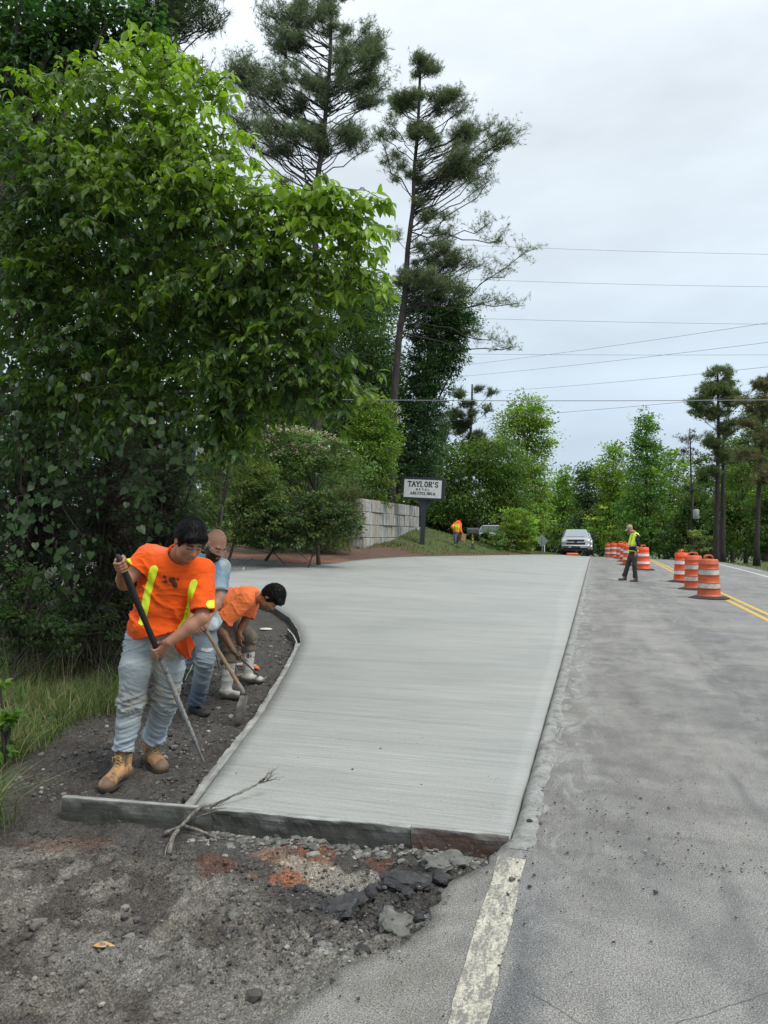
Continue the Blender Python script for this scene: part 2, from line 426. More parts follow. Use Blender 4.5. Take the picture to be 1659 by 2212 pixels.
    C = bl(C, (.13, .11, .09), sst(t, 7.6, 7.9)); C = bl(C, (.075, .10, .03), sst(t + na, 8.4, 8.9))
    C = bl(C, (.05, .06, .025), sst(y, 60, 80) * (t < -2))
    return C
GC = ground_col(GX, GY)
ny, nx = GX.shape
ii = np.arange(ny - 1)[:, None] * nx + np.arange(nx - 1)[None]
GF = np.stack([ii, ii + 1, ii + nx + 1, ii + nx], -1).reshape(-1, 4)
m = M('soil'); co = m.coord()
f1 = m.noise(co, 26, 6, .7); f2 = m.noise(co, 130, 4, .65); f3 = m.noise(co, 2.2, 4, .6)
c = m.mix(1.0, m.attr(), m.ramp(f1, [(.28, .5), (.5, 1.0), (.72, 1.6)]), 'MULTIPLY')
c = m.mix(1.0, c, m.ramp(f2, [(.36, .45), (.5, 1.0), (.64, 1.75)]), 'MULTIPLY')
c = m.mix(1.0, c, m.ramp(f3, [(.3, .8), (.7, 1.18)]), 'MULTIPLY')
peb = m.voro(co, 95); pc = m.ramp(m.voro(co, 95, out=1), [(0, .03), (.6, .10), (.93, .16), (1, .34)])
pm = m.math('MULTIPLY', m.math('LESS_THAN', peb, .32), m.math('GREATER_THAN', m.noise(co, 9, 3), .52))
c = m.mix(m.math('MULTIPLY', pm, .55), c, pc)
m.base(c).rough(m.mr(f1, .3, .7, .72, .95)); m.set(Specular_IOR_Level=.35)
b = m.bump(f1, .8, .02); b = m.bump(f2, .7, .006, b); m.bump(peb, .25, .004, b)
MAT_SOIL = m.m
ground = link('ground', mesh_data('ground', np.stack([GX.ravel(), GY.ravel(), GZ.ravel()], 1), [GF], MAT_SOIL, True, col=GC.reshape(-1, 3)))
tag(ground, kind='structure')

# ------------------------------------------------------------------ asphalt road
def road_strip(name, ss, ts, dz, mat, lf=None, thick=.12, rf=None, jag=0, skew=False):
    """a sheet over the road frame grid with a skirt; lf(s) gives the left edge"""
    S, Tn = np.meshgrid(ss, np.linspace(0, 1, len(ts)), indexing='ij')
    tl = lf(ss) if lf is not None else np.full(len(ss), ts[0]); tr = rf(ss) if rf is not None else np.full(len(ss), ts[-1])
    fr = (np.asarray(ts) - ts[0]) / (ts[-1] - ts[0])
    Tt = tl[:, None] + (tr - tl)[:, None] * fr[None]
    if skew: S = S + (.165 + .07 * Tt) * (1 - sst(S, -.1, 1.2))
    X, Y = xy(S, Tt); Z = grade(S, Tt) + dz
    a, b_ = X.shape
    V = np.stack([X, Y, Z], -1).reshape(-1, 3); UV = np.stack([S, Tt], -1).reshape(-1, 2)
    i = np.arange(a - 1)[:, None] * b_ + np.arange(b_ - 1)[None]
    F = [np.stack([i, i + 1, i + b_ + 1, i + b_], -1).reshape(-1, 4)[:, ::-1]]
    if thick:
        ring = np.concatenate([np.arange(b_), np.arange(1, a) * b_ + b_ - 1, (a - 1) * b_ + np.arange(b_ - 2, -1, -1), np.arange(a - 2, 0, -1) * b_])
        n0 = len(V); low = V[ring].copy(); low[:, 2] -= thick
        V = np.concatenate([V, low]); UV = np.concatenate([UV, UV[ring]])
        k = np.arange(len(ring)); k2 = (k + 1) % len(ring)
        F.append(np.stack([ring[k], ring[k2], n0 + k2, n0 + k], 1))
    me = mesh_data(name, V, F, mat, True, uv=UV)
    return me
m = M('asphalt'); uv = m.coord('UV')
big = m.noise(uv, .55, 5, .6, .4); mid = m.noise(uv, 3.2, 6, .68); fine = m.noise(uv, 150, 3, .75); agg = m.voro(uv, 105); aggc = m.voro(uv, 105, out=1)
c = m.ramp(big, [(.34, (.195, .195, .193)), (.47, (.222, .220, .214)), (.56, (.245, .241, .230)), (.66, (.280, .274, .258))])
strk = m.noise(m.coord('UV', (.16, 1.5, 1)), 1.6, 5, .65, .5); c = m.mix(1.0, c, m.ramp(strk, [(.34, .86), (.5, 1.0), (.66, 1.10)]), 'MULTIPLY')
crs = m.noise(m.coord('UV', (2.2, .35, 1)), 1.5, 5, .7, 1.0); c = m.mix(1.0, c, m.ramp(crs, [(.36, .86), (.46, 1.0), (.70, 1.09)]), 'MULTIPLY')
c = m.mix(1.0, c, m.ramp(mid, [(.3, .76), (.5, 1.0), (.7, 1.22)]), 'MULTIPLY')
sepuv = m.n('ShaderNodeSeparateXYZ'); m.l(uv, sepuv.inputs[0]); us, ut = sepuv.outputs[0], sepuv.outputs[1]
wt = m.noise(m.coord('UV', (.5, 1.6, 1)), 1.6, 6, .72, .8)
tw_ = m.math('DIVIDE', m.math('ADD', ut, m.mr(wt, .3, .7, -.55, .55)), 4.0)
c = m.mix(m.mr(us, -1.0, 1.2, .25, 1.0), c, m.mix(1.0, c, m.ramp(tw_, [(0, (.90, .885, .86)), (.10, (.80, .79, .77)), (.20, (.95, .94, .92)), (.30, (1.13, 1.12, 1.09)), (.40, (1.0, .99, .98)), (.46, (.74, .745, .75)), (.56, (.99, .99, .99)), (1, (1.03, 1.03, 1.04))]), 'MULTIPLY'))
blu = m.mr(m.math('ABSOLUTE', m.math('SUBTRACT', m.math('ADD', ut, m.mr(mid, .3, .7, -.05, .05)), .15)), .03, .12, 1, 0); c = m.mix(m.math('MULTIPLY', m.math('MULTIPLY', blu, m.mr(us, -.2, -.5, 0, 1)), .75), c, (.130, .134, .140))
# cement-stained strip beside the slab, dust film, rubber darkened wheel tracks
wash = m.noise(uv, 1.6, 5, .65, .8)
near = m.mr(m.math('ADD', ut, m.mr(wash, .3, .7, -.8, .8)), .0, 1.7, 1, 0)
nearm = m.math('MULTIPLY', near, m.mr(us, -.6, .5, 0, 1))
c = m.mix(m.math('MULTIPLY', nearm, .35), c, m.ramp(mid, [(.3, (.12, .105, .085)), (.5, (.25, .24, .22)), (.7, (.36, .35, .33))]))
shn = m.math('MULTIPLY', m.mr(m.math('ADD', ut, m.mr(wash, .3, .7, -.10, .10)), .02, -.12, 0, 1), m.mr(us, .05, -.1, 0, 1))
c = m.mix(m.math('MULTIPLY', shn, .8), c, m.ramp(mid, [(.3, (.12, .115, .10)), (.5, (.215, .205, .185)), (.7, (.30, .295, .27))]))
dustm = m.mr(m.noise(uv, 1.1, 5, .7, 1.2), .50, .66, 0, .6)
c = m.mix(dustm, c, (.33, .325, .31))
wetn = m.mr(m.noise(m.coord('UV', (.35, 1.7, 1)), 1.3, 4, .6, .5), .53, .66, 0, 1)
wet = m.math('MULTIPLY', wetn, m.mr(us, 3.5, 1.0, .35, .9))
c = m.mix(m.math('MULTIPLY', wet, .72), c, (.078, .081, .087))
c = m.mix(m.math('MULTIPLY', m.math('LESS_THAN', agg, .34), .62), c, m.ramp(aggc, [(0, .05), (.45, .14), (.8, .27), (.93, .42), (1, .85)]))
c = m.mix(1.0, c, m.ramp(fine, [(.39, .52), (.5, .98), (.62, 1.5)]), 'MULTIPLY')
c = m.mix(1.0, c, m.ramp(m.noise(uv, 420, 2, .6), [(.34, .6), (.5, 1.0), (.66, 1.45)]), 'MULTIPLY')
c = m.mix(1.0, c, (.96, .955, .94), 'MULTIPLY')
sm = m.math('MULTIPLY', m.math('MULTIPLY', m.mr(m.noise(m.coord('UV', (.8, 2.2, 1)), 3.0, 6, .75, .8), .50, .60, 0, .75), m.mr(ut, .02, .55, 1, 0)), m.mr(us, -.5, .2, 0, 1))
c = m.mix(sm, c, (.40, .41, .39))
wuv = m.mix(.12, uv, m.n('ShaderNodeTexNoise').outputs[1]) ; wn_ = [n for n in m.t.nodes if n.type == 'TEX_NOISE'][-1]; wn_.inputs['Scale'].default_value = 2.5; wn_.inputs['Detail'].default_value = 4; m.l(uv, wn_.inputs['Vector'])
cr = m.voro(wuv, 1.15, 'DISTANCE_TO_EDGE'); crm = m.math('MULTIPLY', m.math('LESS_THAN', cr, .0030), m.math('GREATER_THAN', m.noise(uv, .8, 3), .56))
c = m.mix(m.math('MULTIPLY', crm, .6), c, (.05, .05, .05))
m.base(c).rough(m.math('SUBTRACT', m.mr(mid, .3, .7, .72, .95), m.math('MULTIPLY', wet, .38)))
m.set(Specular_IOR_Level=.4)
b = m.bump(m.noise(uv, 330, 3, .7), .4, .003); b = m.bump(fine, .7, .006, b); m.bump(m.math('SUBTRACT', 1.0, crm), .6, .01, b)
MAT_ASPH = m.m
ss = axis([(-6, 1, .5, .03)][:1] and [(-6, -2.2, .5, .1), (-2.2, .3, .022, .022), (.3, 3, .05, .4), (3, 60, .5, 1), (60, 140, 2, 5)])
def road_left(s):
    j = n2(s, s * 0 + 3.3, 3.2, 4, 61) * .34 + n2(s, s * 0 + 1.3, 14, 2, 62) * .10
    base = np.interp(s, (-6, -2, -1.56, -1.2, -.95, -.6, -.4, -.2, .02), (-1.0, -.75, -.58, -.42, -.30, -.25, -.19, -.12, -.02))
    return np.where(s < .03, base + j * .8 * sst(-s, .02, .35), 0.0 - .01)
road = link('asphalt_road', road_strip('asphalt_road', ss, np.concatenate([np.linspace(0, .6, 12), np.linspace(.8, 8.0, 16)]), -.008, MAT_ASPH, road_left, .10))
tag(road, kind='structure')

# ------------------------------------------------------------------ fresh concrete slab
m = M('fresh_concrete'); uv = m.coord('UV')
broom = m.noise(m.coord('UV', (62, .9, 1)), 1.0, 4, .75, .15); broom2 = m.noise(m.coord('UV', (17, .35, 1)), 1.0, 3, .6, .3)
big = m.noise(uv, .42, 4, .6, .3); bands = m.noise(m.coord('UV', (1.6, .12, 1)), 1.0, 3, .6, .4)
c = m.ramp(big, [(.3, (.332, .342, .324)), (.5, (.353, .359, .339)), (.7, (.373, .376, .353))])
c = m.mix(1.0, c, m.ramp(bands, [(.32, .93), (.5, 1.0), (.68, 1.04)]), 'MULTIPLY')
sw = m.noise(m.coord('UV', (.9, .22, 1)), 2.2, 4, .6, 1.4); c = m.mix(1.0, c, m.ramp(sw, [(.40, .96), (.5, 1.0), (.60, 1.03)]), 'MULTIPLY')
spx = m.n('ShaderNodeSeparateXYZ'); m.l(uv, spx.inputs[0]); jw = m.math('ADD', spx.outputs[0], m.math('MULTIPLY', m.noise(uv, .6, 3), .25)); jf = m.math('ABSOLUTE', m.math('SUBTRACT', m.math('FRACT', m.math('DIVIDE', jw, 4.6)), .5)); jm = m.math('MULTIPLY', m.math('LESS_THAN', jf, .0022), m.math('GREATER_THAN', m.noise(uv, 1.1, 3), .46))
c = m.mix(m.math('MULTIPLY', jm, .35), c, (.12, .125, .12))
c = m.mix(1.0, c, m.ramp(broom, [(.34, .78), (.46, .99), (.7, 1.06)]), 'MULTIPLY')
c = m.mix(1.0, c, m.ramp(m.noise(m.coord('UV', (150, 1.6, 1)), 1.0, 2, .6), [(.35, .84), (.6, 1.06)]), 'MULTIPLY')
c = m.mix(1.0, c, m.ramp(broom2, [(.3, .93), (.6, 1.04)]), 'MULTIPLY')
c = m.mix(1.0, c, m.ramp(m.noise(uv, 55, 4, .7), [(.3, .88), (.7, 1.1)]), 'MULTIPLY')
m.base(c).rough(m.mr(big, .3, .7, .48, .66)); m.set(Specular_IOR_Level=.5)
b = m.bump(broom, .8, .010); m.bump(m.noise(uv, 90, 3, .6), .25, .003, b)
MAT_SLAB = m.m
ss = axis([(-.10, 2, .04, .08), (2, 16, .1, .25), (16, 50, .5, .8)])
slab = link('concrete_slab', road_strip('concrete_slab', ss, np.linspace(0, 1, 22), 0.0, MAT_SLAB, lambda s: -U(s), .19, rf=lambda s: 0 * s - .040 + .006 * n2(s, s * 0 + 2, 7, 3, 88), skew=True))
tag(slab, kind='structure')
# rough mortar seam between slab and asphalt
m = M('rough_mortar'); uv = m.coord('Object'); nz = m.noise(uv, 9, 6, .7); nf = m.noise(uv, 60, 4, .7)
c = m.ramp(nz, [(.34, (.115, .11, .10)), (.46, (.23, .23, .215)), (.6, (.30, .305, .29)), (.72, (.38, .385, .37))])
c = m.mix(1.0, c, m.ramp(nf, [(.3, .75), (.7, 1.2)]), 'MULTIPLY'); m.base(c).rough(.8); b = m.bump(nz, .6, .02); m.bump(nf, .6, .006, b)
MAT_MORT = m.m
def seam_mesh():
    ss = axis([(-.10, 6, .03, .05), (6, 48, .06, .6)]); n = 7
    S, T_ = np.meshgrid(ss, np.linspace(0, 1, n), indexing='ij')
    w = .075 + .05 * (n2(ss, ss * 0, 1.9, 4, 71) + .5) + .03 * n2(ss, ss * 0 + 9, 9, 2, 72)
    lo = -.028 + .008 * n2(ss, ss * 0 + 5, 6, 2, 73)
    Tt = lo[:, None] + (w - lo)[:, None] * T_
    h = np.array([-.030, .004, .009, .007, .004, .000, -.02])[None] + .024 * n2(S, Tt, 11, 3, 74) * np.array([0, .6, 1, 1, 1, .6, 0])[None]
    h[:, 1] -= .004
    h = h * sst(ss, -.10, .25)[:, None] + (1 - sst(ss, -.12, .06))[:, None] * -.006
    X, Y = xy(S, Tt); Z = grade(S, Tt) + h
    a, b_ = X.shape; i = np.arange(a - 1)[:, None] * b_ + np.arange(b_ - 1)[None]
    return mesh_data('mortar_seam', np.stack([X, Y, Z], -1).reshape(-1, 3), [np.stack([i, i + 1, i + b_ + 1, i + b_], -1).reshape(-1, 4)[:, ::-1]], MAT_MORT, True)
tag(link('kerb_mortar', seam_mesh()), kind='structure')

# ------------------------------------------------------------------ painted lines
def paintmat(name, c, wear, bare=(.23, .225, .21)):
    m = M(name); uv = m.coord('UV')
    nz = m.noise(m.coord('UV', (.6, 1.6, 1)), 9, 6, .8, .6); n2_ = m.noise(uv, 70, 5, .85)
    mk_ = m.math('ADD', m.math('MULTIPLY', nz, .5), m.math('MULTIPLY', n2_, .5))
    f = m.mr(mk_, wear - .03, wear + .03, 1, 0)
    cc = m.mix(1.0, c, m.ramp(m.noise(uv, 14, 5, .7), [(.35, .72), (.65, 1.1)]), 'MULTIPLY'); ck = m.voro(uv, 38, 'DISTANCE_TO_EDGE'); cc = m.mix(m.math('MULTIPLY', m.math('LESS_THAN', ck, .035), .45), cc, bare)
    m.base(m.mix(f, cc, bare)).rough(.7); m.bump(n2_, .4, .004); return m.m
def line_mesh(name, s0, s1, t0, t1, mat, dz, ds=.25, wob=0):
    ss = np.arange(s0, s1 + 1e-6, ds)
    me = road_strip(name, ss, np.linspace(t0, t1, 5), dz, mat, (lambda s: t0 + wob * n2(s, s * 0, 9, 3, 81)), 0, rf=(lambda s: t1 + wob * n2(s, s * 0 + 7, 9, 3, 82)))
    return me
MAT_YEL = paintmat('yellow_paint', (.66, .43, .07), .32)
MAT_WHT = paintmat('worn_cream_paint', (.56, .53, .43), .497, (.19, .185, .165))
MAT_WH2 = paintmat('white_paint', (.68, .68, .64), .36)
for a in ((3.42, 3.54), (3.66, 3.78)):
    tag(link('yellow_line', line_mesh('yellow_line', -6, 60, a[0], a[1], MAT_YEL, -.004, .5)), kind='structure')
tag(link('edge_line', line_mesh('edge_line', -6, -.21, -.065, .062, MAT_WHT, -.004, .03, .022)), kind='structure')
tag(link('edge_line', line_mesh('edge_line', -6, 60, 6.95, 7.08, MAT_WH2, -.004, .5)), kind='structure')
# ------------------------------------------------------------------ foliage
COVER = 1.5
LIFT = 1.08
LEAF_MAT = leafmat('leaf_green', .48, .40)
NEEDLE_MAT = leafmat('needle_green', .38, .6, .3, (1.1, 1.2, .7))
PETAL_MAT = leafmat('petal', .3, .6, .3, (1, 1, .9))
def barkmat(name, a, b, sc=14):
    m = M(name); co = m.coord('Object', (1, 1, .22)); v = m.noise(co, sc, 6, .7, .6)
    m.base(m.ramp(v, [(.3, a), (.7, b)])).rough(.9); m.set(Specular_IOR_Level=.2); m.bump(v, .9, .03); return m.m
BARK_PINE = barkmat('pine_bark', (.020, .018, .017), (.072, .064, .058), 9)
BARK_GREY = barkmat('grey_bark', (.035, .03, .024), (.12, .105, .085), 18)
BARK_DARK = barkmat('dark_bark', (.015, .012, .010), (.055, .042, .032), 16)
T_LEAF = (np.array([(0, 0, 0), (.30, .42, .07), (0, 1, -.10), (-.30, .42, .07)]), np.array([(0, 1, 2), (0, 2, 3)]))
T_LEAFLET = (np.array([(0, 0, 0), (.20, .22, .05), (.25, .5, .02), (.13, .78, -.09), (0, 1, -.24), (-.13, .78, -.09), (-.27, .48, .02), (-.19, .22, .05), (0, .5, -.035)]),
             np.array([(0, 1, 8), (1, 2, 8), (2, 3, 8), (3, 4, 8), (4, 5, 8), (5, 6, 8), (6, 7, 8), (7, 0, 8)]))
T_HEART = (np.array([(0, 0, 0), (.28, -.16, .03), (.48, .12, 0), (.40, .48, -.04), (0, .98, -.16), (-.40, .48, -.04), (-.48, .12, 0), (-.28, -.16, .03), (0, .4, -.06)]),
           np.array([(0, 1, 8), (1, 2, 8), (2, 3, 8), (3, 4, 8), (4, 5, 8), (5, 6, 8), (6, 7, 8), (7, 0, 8)]))
def needles(n, L=1.0, w=.05, spread=1.2, seed=0):
    g = np.random.default_rng(seed); V = []; F = []
    for i in range(n):
        a = g.uniform(0, 2 * math.pi); th = abs(g.normal(0, spread * .5)) + .12
        d = np.array((math.sin(th) * math.cos(a), math.cos(th), math.sin(th) * math.sin(a))); l = L * g.uniform(.7, 1.05)
        p = np.cross(d, g.normal(size=3)); p /= np.linalg.norm(p); b = len(V)
        V += [p * w * .5, -p * w * .5, d * l]; F.append((b, b + 1, b + 2))
    return np.array(V), np.array(F)
T_TUFT = needles(11, 1, .062, 2.2, 3)
T_TUFT_FAR = needles(8, 1, .11, 2.2, 4)
T_FROND = (lambda: (lambda V, F: (np.array(V), np.array(F)))(*(lambda: (
    sum([[(0, y, -.1 * y * y), (s * (.36 - .25 * y), y + .22, -.1 * y * y - .03), (0, y + .12, -.1 * y * y)] for y in (0, .19, .38, .57, .76) for s in (-1, 1)], []),
    [(3 * k, 3 * k + 1, 3 * k + 2) for k in range(10)]))()))()
def norm(v): return v / (np.linalg.norm(v, axis=-1, keepdims=True) + 1e-9)
def scatter(tmpl, P, D, size, col, up_jit=.5, g=rng):
    """a template set at each P with its Y axis along D, its Z axis near up"""
    V, F = tmpl; n = len(P); D = norm(D)
    upv = np.tile((0, 0, 1.0), (n, 1)) + g.normal(0, up_jit, (n, 3))
    X = norm(np.cross(D, upv)); Z = np.cross(X, D)
    size = np.broadcast_to(size, (n,))
    W = (V[None, :, 0:1] * X[:, None] + V[None, :, 1:2] * D[:, None] + V[None, :, 2:3] * Z[:, None]) * size[:, None, None] + P[:, None]
    FF = (F[None] + (np.arange(n) * len(V))[:, None, None]).reshape(-1, F.shape[1])
    return W.reshape(-1, 3), FF, np.repeat(col, len(V), 0)
class Leaves:
    def __init__(s): s.V = []; s.F = []; s.C = []; s.n = 0
    def add(s, V, F, C): s.V.append(V); s.F.append(F + s.n); s.C.append(C); s.n += len(V)
    def build(s, name, mat, parent=None):
        me = mesh_data(name, np.concatenate(s.V), [np.concatenate(s.F)], mat, False, col=np.concatenate(s.C)); return link(name, me, parent)
def jcol(base, n, amt=.22, hue=.12, g=rng, pos=None, young_lit=None, yk=0.0):
    b = np.tile(np.asarray(base, float), (n, 1)); l = np.exp(g.normal(0, amt, (n, 1))); b = b * l
    b[:, 0] *= np.exp(g.normal(0, hue, n)); b[:, 2] *= np.exp(g.normal(0, hue, n))
    return b
def blob_pts(blobs, Y, n, dep=.8, shell=.55, g=rng):
    """points within pixel-sized ellipsoids at depth Y; returns points, centres"""
    w = np.array([b[2] * b[3] for b in blobs], float); idx = g.choice(len(blobs), n, p=w / w.sum())
    v = norm(g.normal(size=(n, 3))); r = g.uniform(0, 1, n) ** (1 / 3); r = shell + (1 - shell) * r if shell > 0 else r
    r = np.where(g.uniform(0, 1, n) < .75, r, g.uniform(.1, 1, n)); r = r * (.62 + .75 * vnoise(v * 2.4 + idx[:, None] * 7.7, 3)); v = v * r[:, None]
    P = np.zeros((n, 3)); C = np.zeros((n, 3)); px = K * Y / FPX
    for k, b in enumerate(blobs):
        i = idx == k
        if not i.any(): continue
        Yb = Y + (b[4] if len(b) > 4 else 0); c = at(b[0], b[1], Yb); s_ = K * Yb / FPX
        P[i] = c + v[i] * np.array((b[2] * s_, dep * .5 * (b[2] + b[3]) * s_, b[3] * s_)); C[i] = c
    return P, C
def trunk_mesh(pts, r0, r1, limbs=(), n=9, lr=.35, seed=0):
    """tapered trunk with a flare, limbs = list of point arrays"""
    mb = MB(); pts = np.asarray(pts, float); m_ = max(8, len(pts) * 3)
    tt = np.linspace(0, 1, len(pts)); T = np.linspace(0, 1, m_); q = np.stack([np.interp(T, tt, pts[:, k]) for k in range(3)], 1)
    q[1:-1] += (fbm(np.stack([T * 5 + seed, T * 0, T * 0], 1), 2, seed)[1:-1, None] - .5) * np.array((r0 * 1.2, r0 * 1.2, 0))
    rr = r0 + (r1 - r0) * T ** .8; rr[0] *= 1.35; mb.tube(q, rr, n)
    for L in limbs: L = np.asarray(L); mb.tube(L, np.linspace(max(.012, r0 * lr * min(1, np.linalg.norm(L[-1] - L[0]) / 4)), .008 + r1 * .2, len(L)), 5, cap=False)
    return mb
def interp_trunk(pts, z):
    pts = np.asarray(pts); i = np.argsort(pts[:, 2]); return np.array([np.interp(z, pts[i, 2], pts[i, k]) for k in range(3)])
def limb(a, b, sag=.15, n=6, g=rng):
    a = np.asarray(a); b = np.asarray(b); T = np.linspace(0, 1, n)[:, None]; L = np.linalg.norm(b - a)
    c = (a + b) / 2 + np.array((0, 0, -sag * L)) + g.normal(0, .04 * L, 3)
    return (1 - T) ** 2 * a + 2 * T * (1 - T) * c + T ** 2 * b

def broad_tree(name, label, cat, blobs, Y, col, trunk=None, r=.16, cover=3.2, leaf=None, group=None, bark=None, tmpl=T_LEAF, amt=.30, droop=.35, flowers=0,
               clump=.42, mat=None, kind_leaf='crown', dep=.8, nl=None):
    g = np.random.default_rng(abs(hash_(name + label)) % 2 ** 31)
    L = leaf or max(.12, 2.8 * Y / FPX)
    px = K * Y / FPX; area = sum(math.pi * b[2] * b[3] for b in blobs) * px * px
    N = int(COVER * cover * area / (.30 * L * L)); per = 26; nc = max(6, N // per)
    C, B = blob_pts(blobs, Y, nc, dep=dep, g=g)
    C = C[C[:, 2] > .15 + gxy(C[:, 0], C[:, 1]) * 0 + 0]; nc = len(C)
    if trunk is None:
        low = min(blobs, key=lambda b: -b[1]); b0 = at(low[0], low[1], Y); top = min(blobs, key=lambda b: b[1]); t1 = at(top[0], top[1], Y)
        b0[2] = tz(b0[0], b0[1]) - .1; trunk = [b0, (b0 + t1) / 2, t1]
    else:
        trunk = [at(*p, Y) if len(p) == 2 else np.array(p) for p in trunk]; trunk[0][2] = tz(trunk[0][0], trunk[0][1]) - .15
    root = empty(name, (trunk[0][0], trunk[0][1], trunk[0][2] + .1), 0, label, cat, group)
    off = -np.array(root.location)
    s_ = clump * max(.35, math.sqrt(area / 40)) if clump < 5 else clump
    cl = np.repeat(np.arange(nc), per)
    v = g.normal(0, 1, (nc * per, 3)) * np.array((1, 1, .42)) * s_ * .62 * np.exp(g.normal(0, .3, nc))[cl][:, None]
    P = C[cl] + v
    D = norm(v) * 1.0 + norm(C - np.mean(C, 0))[cl] * .5 + g.normal(0, .45, v.shape); D[:, 2] -= droop
    tint = np.exp(g.normal(0, amt, (nc, 1))) * np.minimum(np.array(col), (.185, .27, .09))[None] * LIFT
    tint[:, 0] *= np.exp(g.normal(0, .14, nc))
    c = tint[cl] * np.exp(g.normal(0, .14, (nc * per, 1)))
    lv = Leaves(); lv.add(*scatter(tmpl, P + off, D, L * g.uniform(.7, 1.25, nc * per), c, .55, g))
    sel = g.choice(nc, min(nc, nl or 22), replace=False); limbs = []
    for k in sel:
        z0 = trunk[0][2] + (C[k][2] - trunk[0][2]) * g.uniform(.45, .8); a = interp_trunk(trunk, z0); limbs.append(limb(a, C[k], -.05, 5, g) + off)
    trunk_mesh([p + off for p in trunk], r, r * .25, limbs, 8, .4).build('trunk', bark or BARK_GREY, root, True)
    o = lv.build('crown', mat or LEAF_MAT, root)
    if flowers:
        k = g.choice(nc, int(nc * flowers)); k = k[C[k][:, 2] > np.median(C[:, 2]) - .4 * s_]
        n_ = 14; PP = np.repeat(C[k], n_, 0) + g.normal(0, 1, (len(k) * n_, 3)) * np.array((1, 1, .3)) * s_ * .5 + np.array((0, 0, .35 * s_))
        DD = g.normal(0, 1, PP.shape); DD[:, 2] = .3
        fl = Leaves(); fl.add(*scatter(T_LEAF, PP + off, DD, L * .8, jcol((.62, .55, .44), len(PP), .12, .03, g), .3, g)); fl.build('blossoms', PETAL_MAT, root)
    return root
def hash_(s_):
    h = 5381
    for ch in s_: h = (h * 33 + ord(ch)) & 0x7fffffff
    return h
def pine_tree(name, label, trunk, blobs, Y, col, r=.22, ntips=60, tuft=.26, group=None, cat='tree', far=False, sub=9, tufts=7, extra=(), bark=None, droop=0.0):
    g = np.random.default_rng(hash_(label)); tm = T_TUFT_FAR if far else T_TUFT
    trunk = [at(*p, Y) if len(p) == 2 else np.array(p, float) for p in trunk]; trunk[0][2] = tz(trunk[0][0], trunk[0][1]) - .15
    root = empty(name, (trunk[0][0], trunk[0][1], trunk[0][2] + .1), 0, label, cat, group); off = -np.array(root.location)
    tips, B = blob_pts([(b[0], b[1], b[2] * .86, b[3] * .72) for b in blobs], Y, ntips, dep=.95, shell=.5, g=g)
    H = trunk[-1][2]; limbs = []; tw = MB(); TP = []; TD = []
    ex = [(at(*a, Y), at(*b, Y + d)) for a, b, d in extra]
    pairs = [(None, t) for t in tips] + ex
    for a, t in pairs:
        if a is None:
            hd = math.hypot(t[0] - np.interp(t[2], [p[2] for p in trunk], [p[0] for p in trunk]), t[1] - Y)
            z0 = min(t[2] - g.uniform(.45, .95) * hd, H - .1); a = interp_trunk(trunk, z0)
        Lb = limb(a, t, .06 + .10 * g.normal(), 7, g); Lb[1:-1] += g.normal(0, .025 * np.linalg.norm(t - a), (5, 3)); limbs.append(Lb + off)
        Ln = np.linalg.norm(t - a)
        for q in range(sub):
            u = g.uniform(.80, 1.0); p0 = Lb[min(6, int(u * 6))] + (Lb[min(6, int(u * 6) + 1)] - Lb[min(6, int(u * 6))]) * (u * 6 % 1)
            d = norm(t - a) * .15 + g.normal(0, .6, 3) * (1, 1, .45); d[2] += .30 - droop; d = d / np.linalg.norm(d); l = min(1.0, .12 * Ln + .35) * g.uniform(.4, 1.15)
            p1 = p0 + d * l; p1[2] += .12 * l
            tw.tube(np.array([p0, (p0 + p1) / 2 + (0, 0, -.05 * l), p1]) + off, (.009 if not far else .018, .006, .004), 3, cap=False)
            k = np.linspace(.35, 1.05, tufts)[:, None]; pp = p0 + (p1 - p0) * k + g.normal(0, .11, (tufts, 3)) * (1, 1, .7)
            TP.append(pp); TD.append(np.tile(d, (tufts, 1)) * .5 + g.normal(0, .6, (tufts, 3)) + (0, 0, .35))
    P = np.concatenate(TP) + off; D = np.concatenate(TD)
    cl = np.repeat(np.exp(g.normal(0, .16, len(TP))), tufts)[:, None] * np.array(col)[None] * np.exp(g.normal(0, .12, (len(P), 1)))
    lv = Leaves(); lv.add(*scatter(tm, P, D, tuft * g.uniform(.75, 1.2, len(P)), cl, .6, g))
    mb = trunk_mesh([p + off for p in trunk], r, r * .28, limbs, 10, .17)
    for a, b in ((tw, mb),): b.V += a.V; b.F4 += [f + b.n for f in a.F4]; b.C += a.C; b.n += a.n
    mb.build('trunk', bark or BARK_PINE, root, True)
    lv.build('crown', NEEDLE_MAT, root)
    return root
GB = 'trees and shrubs behind the block wall and sign'
G_MID, G_BR, G_DK, G_PINE, G_YG = (.09, .16, .04), (.22, .32, .05), (.04, .085, .03), (.165, .215, .12), (.18, .27, .05)
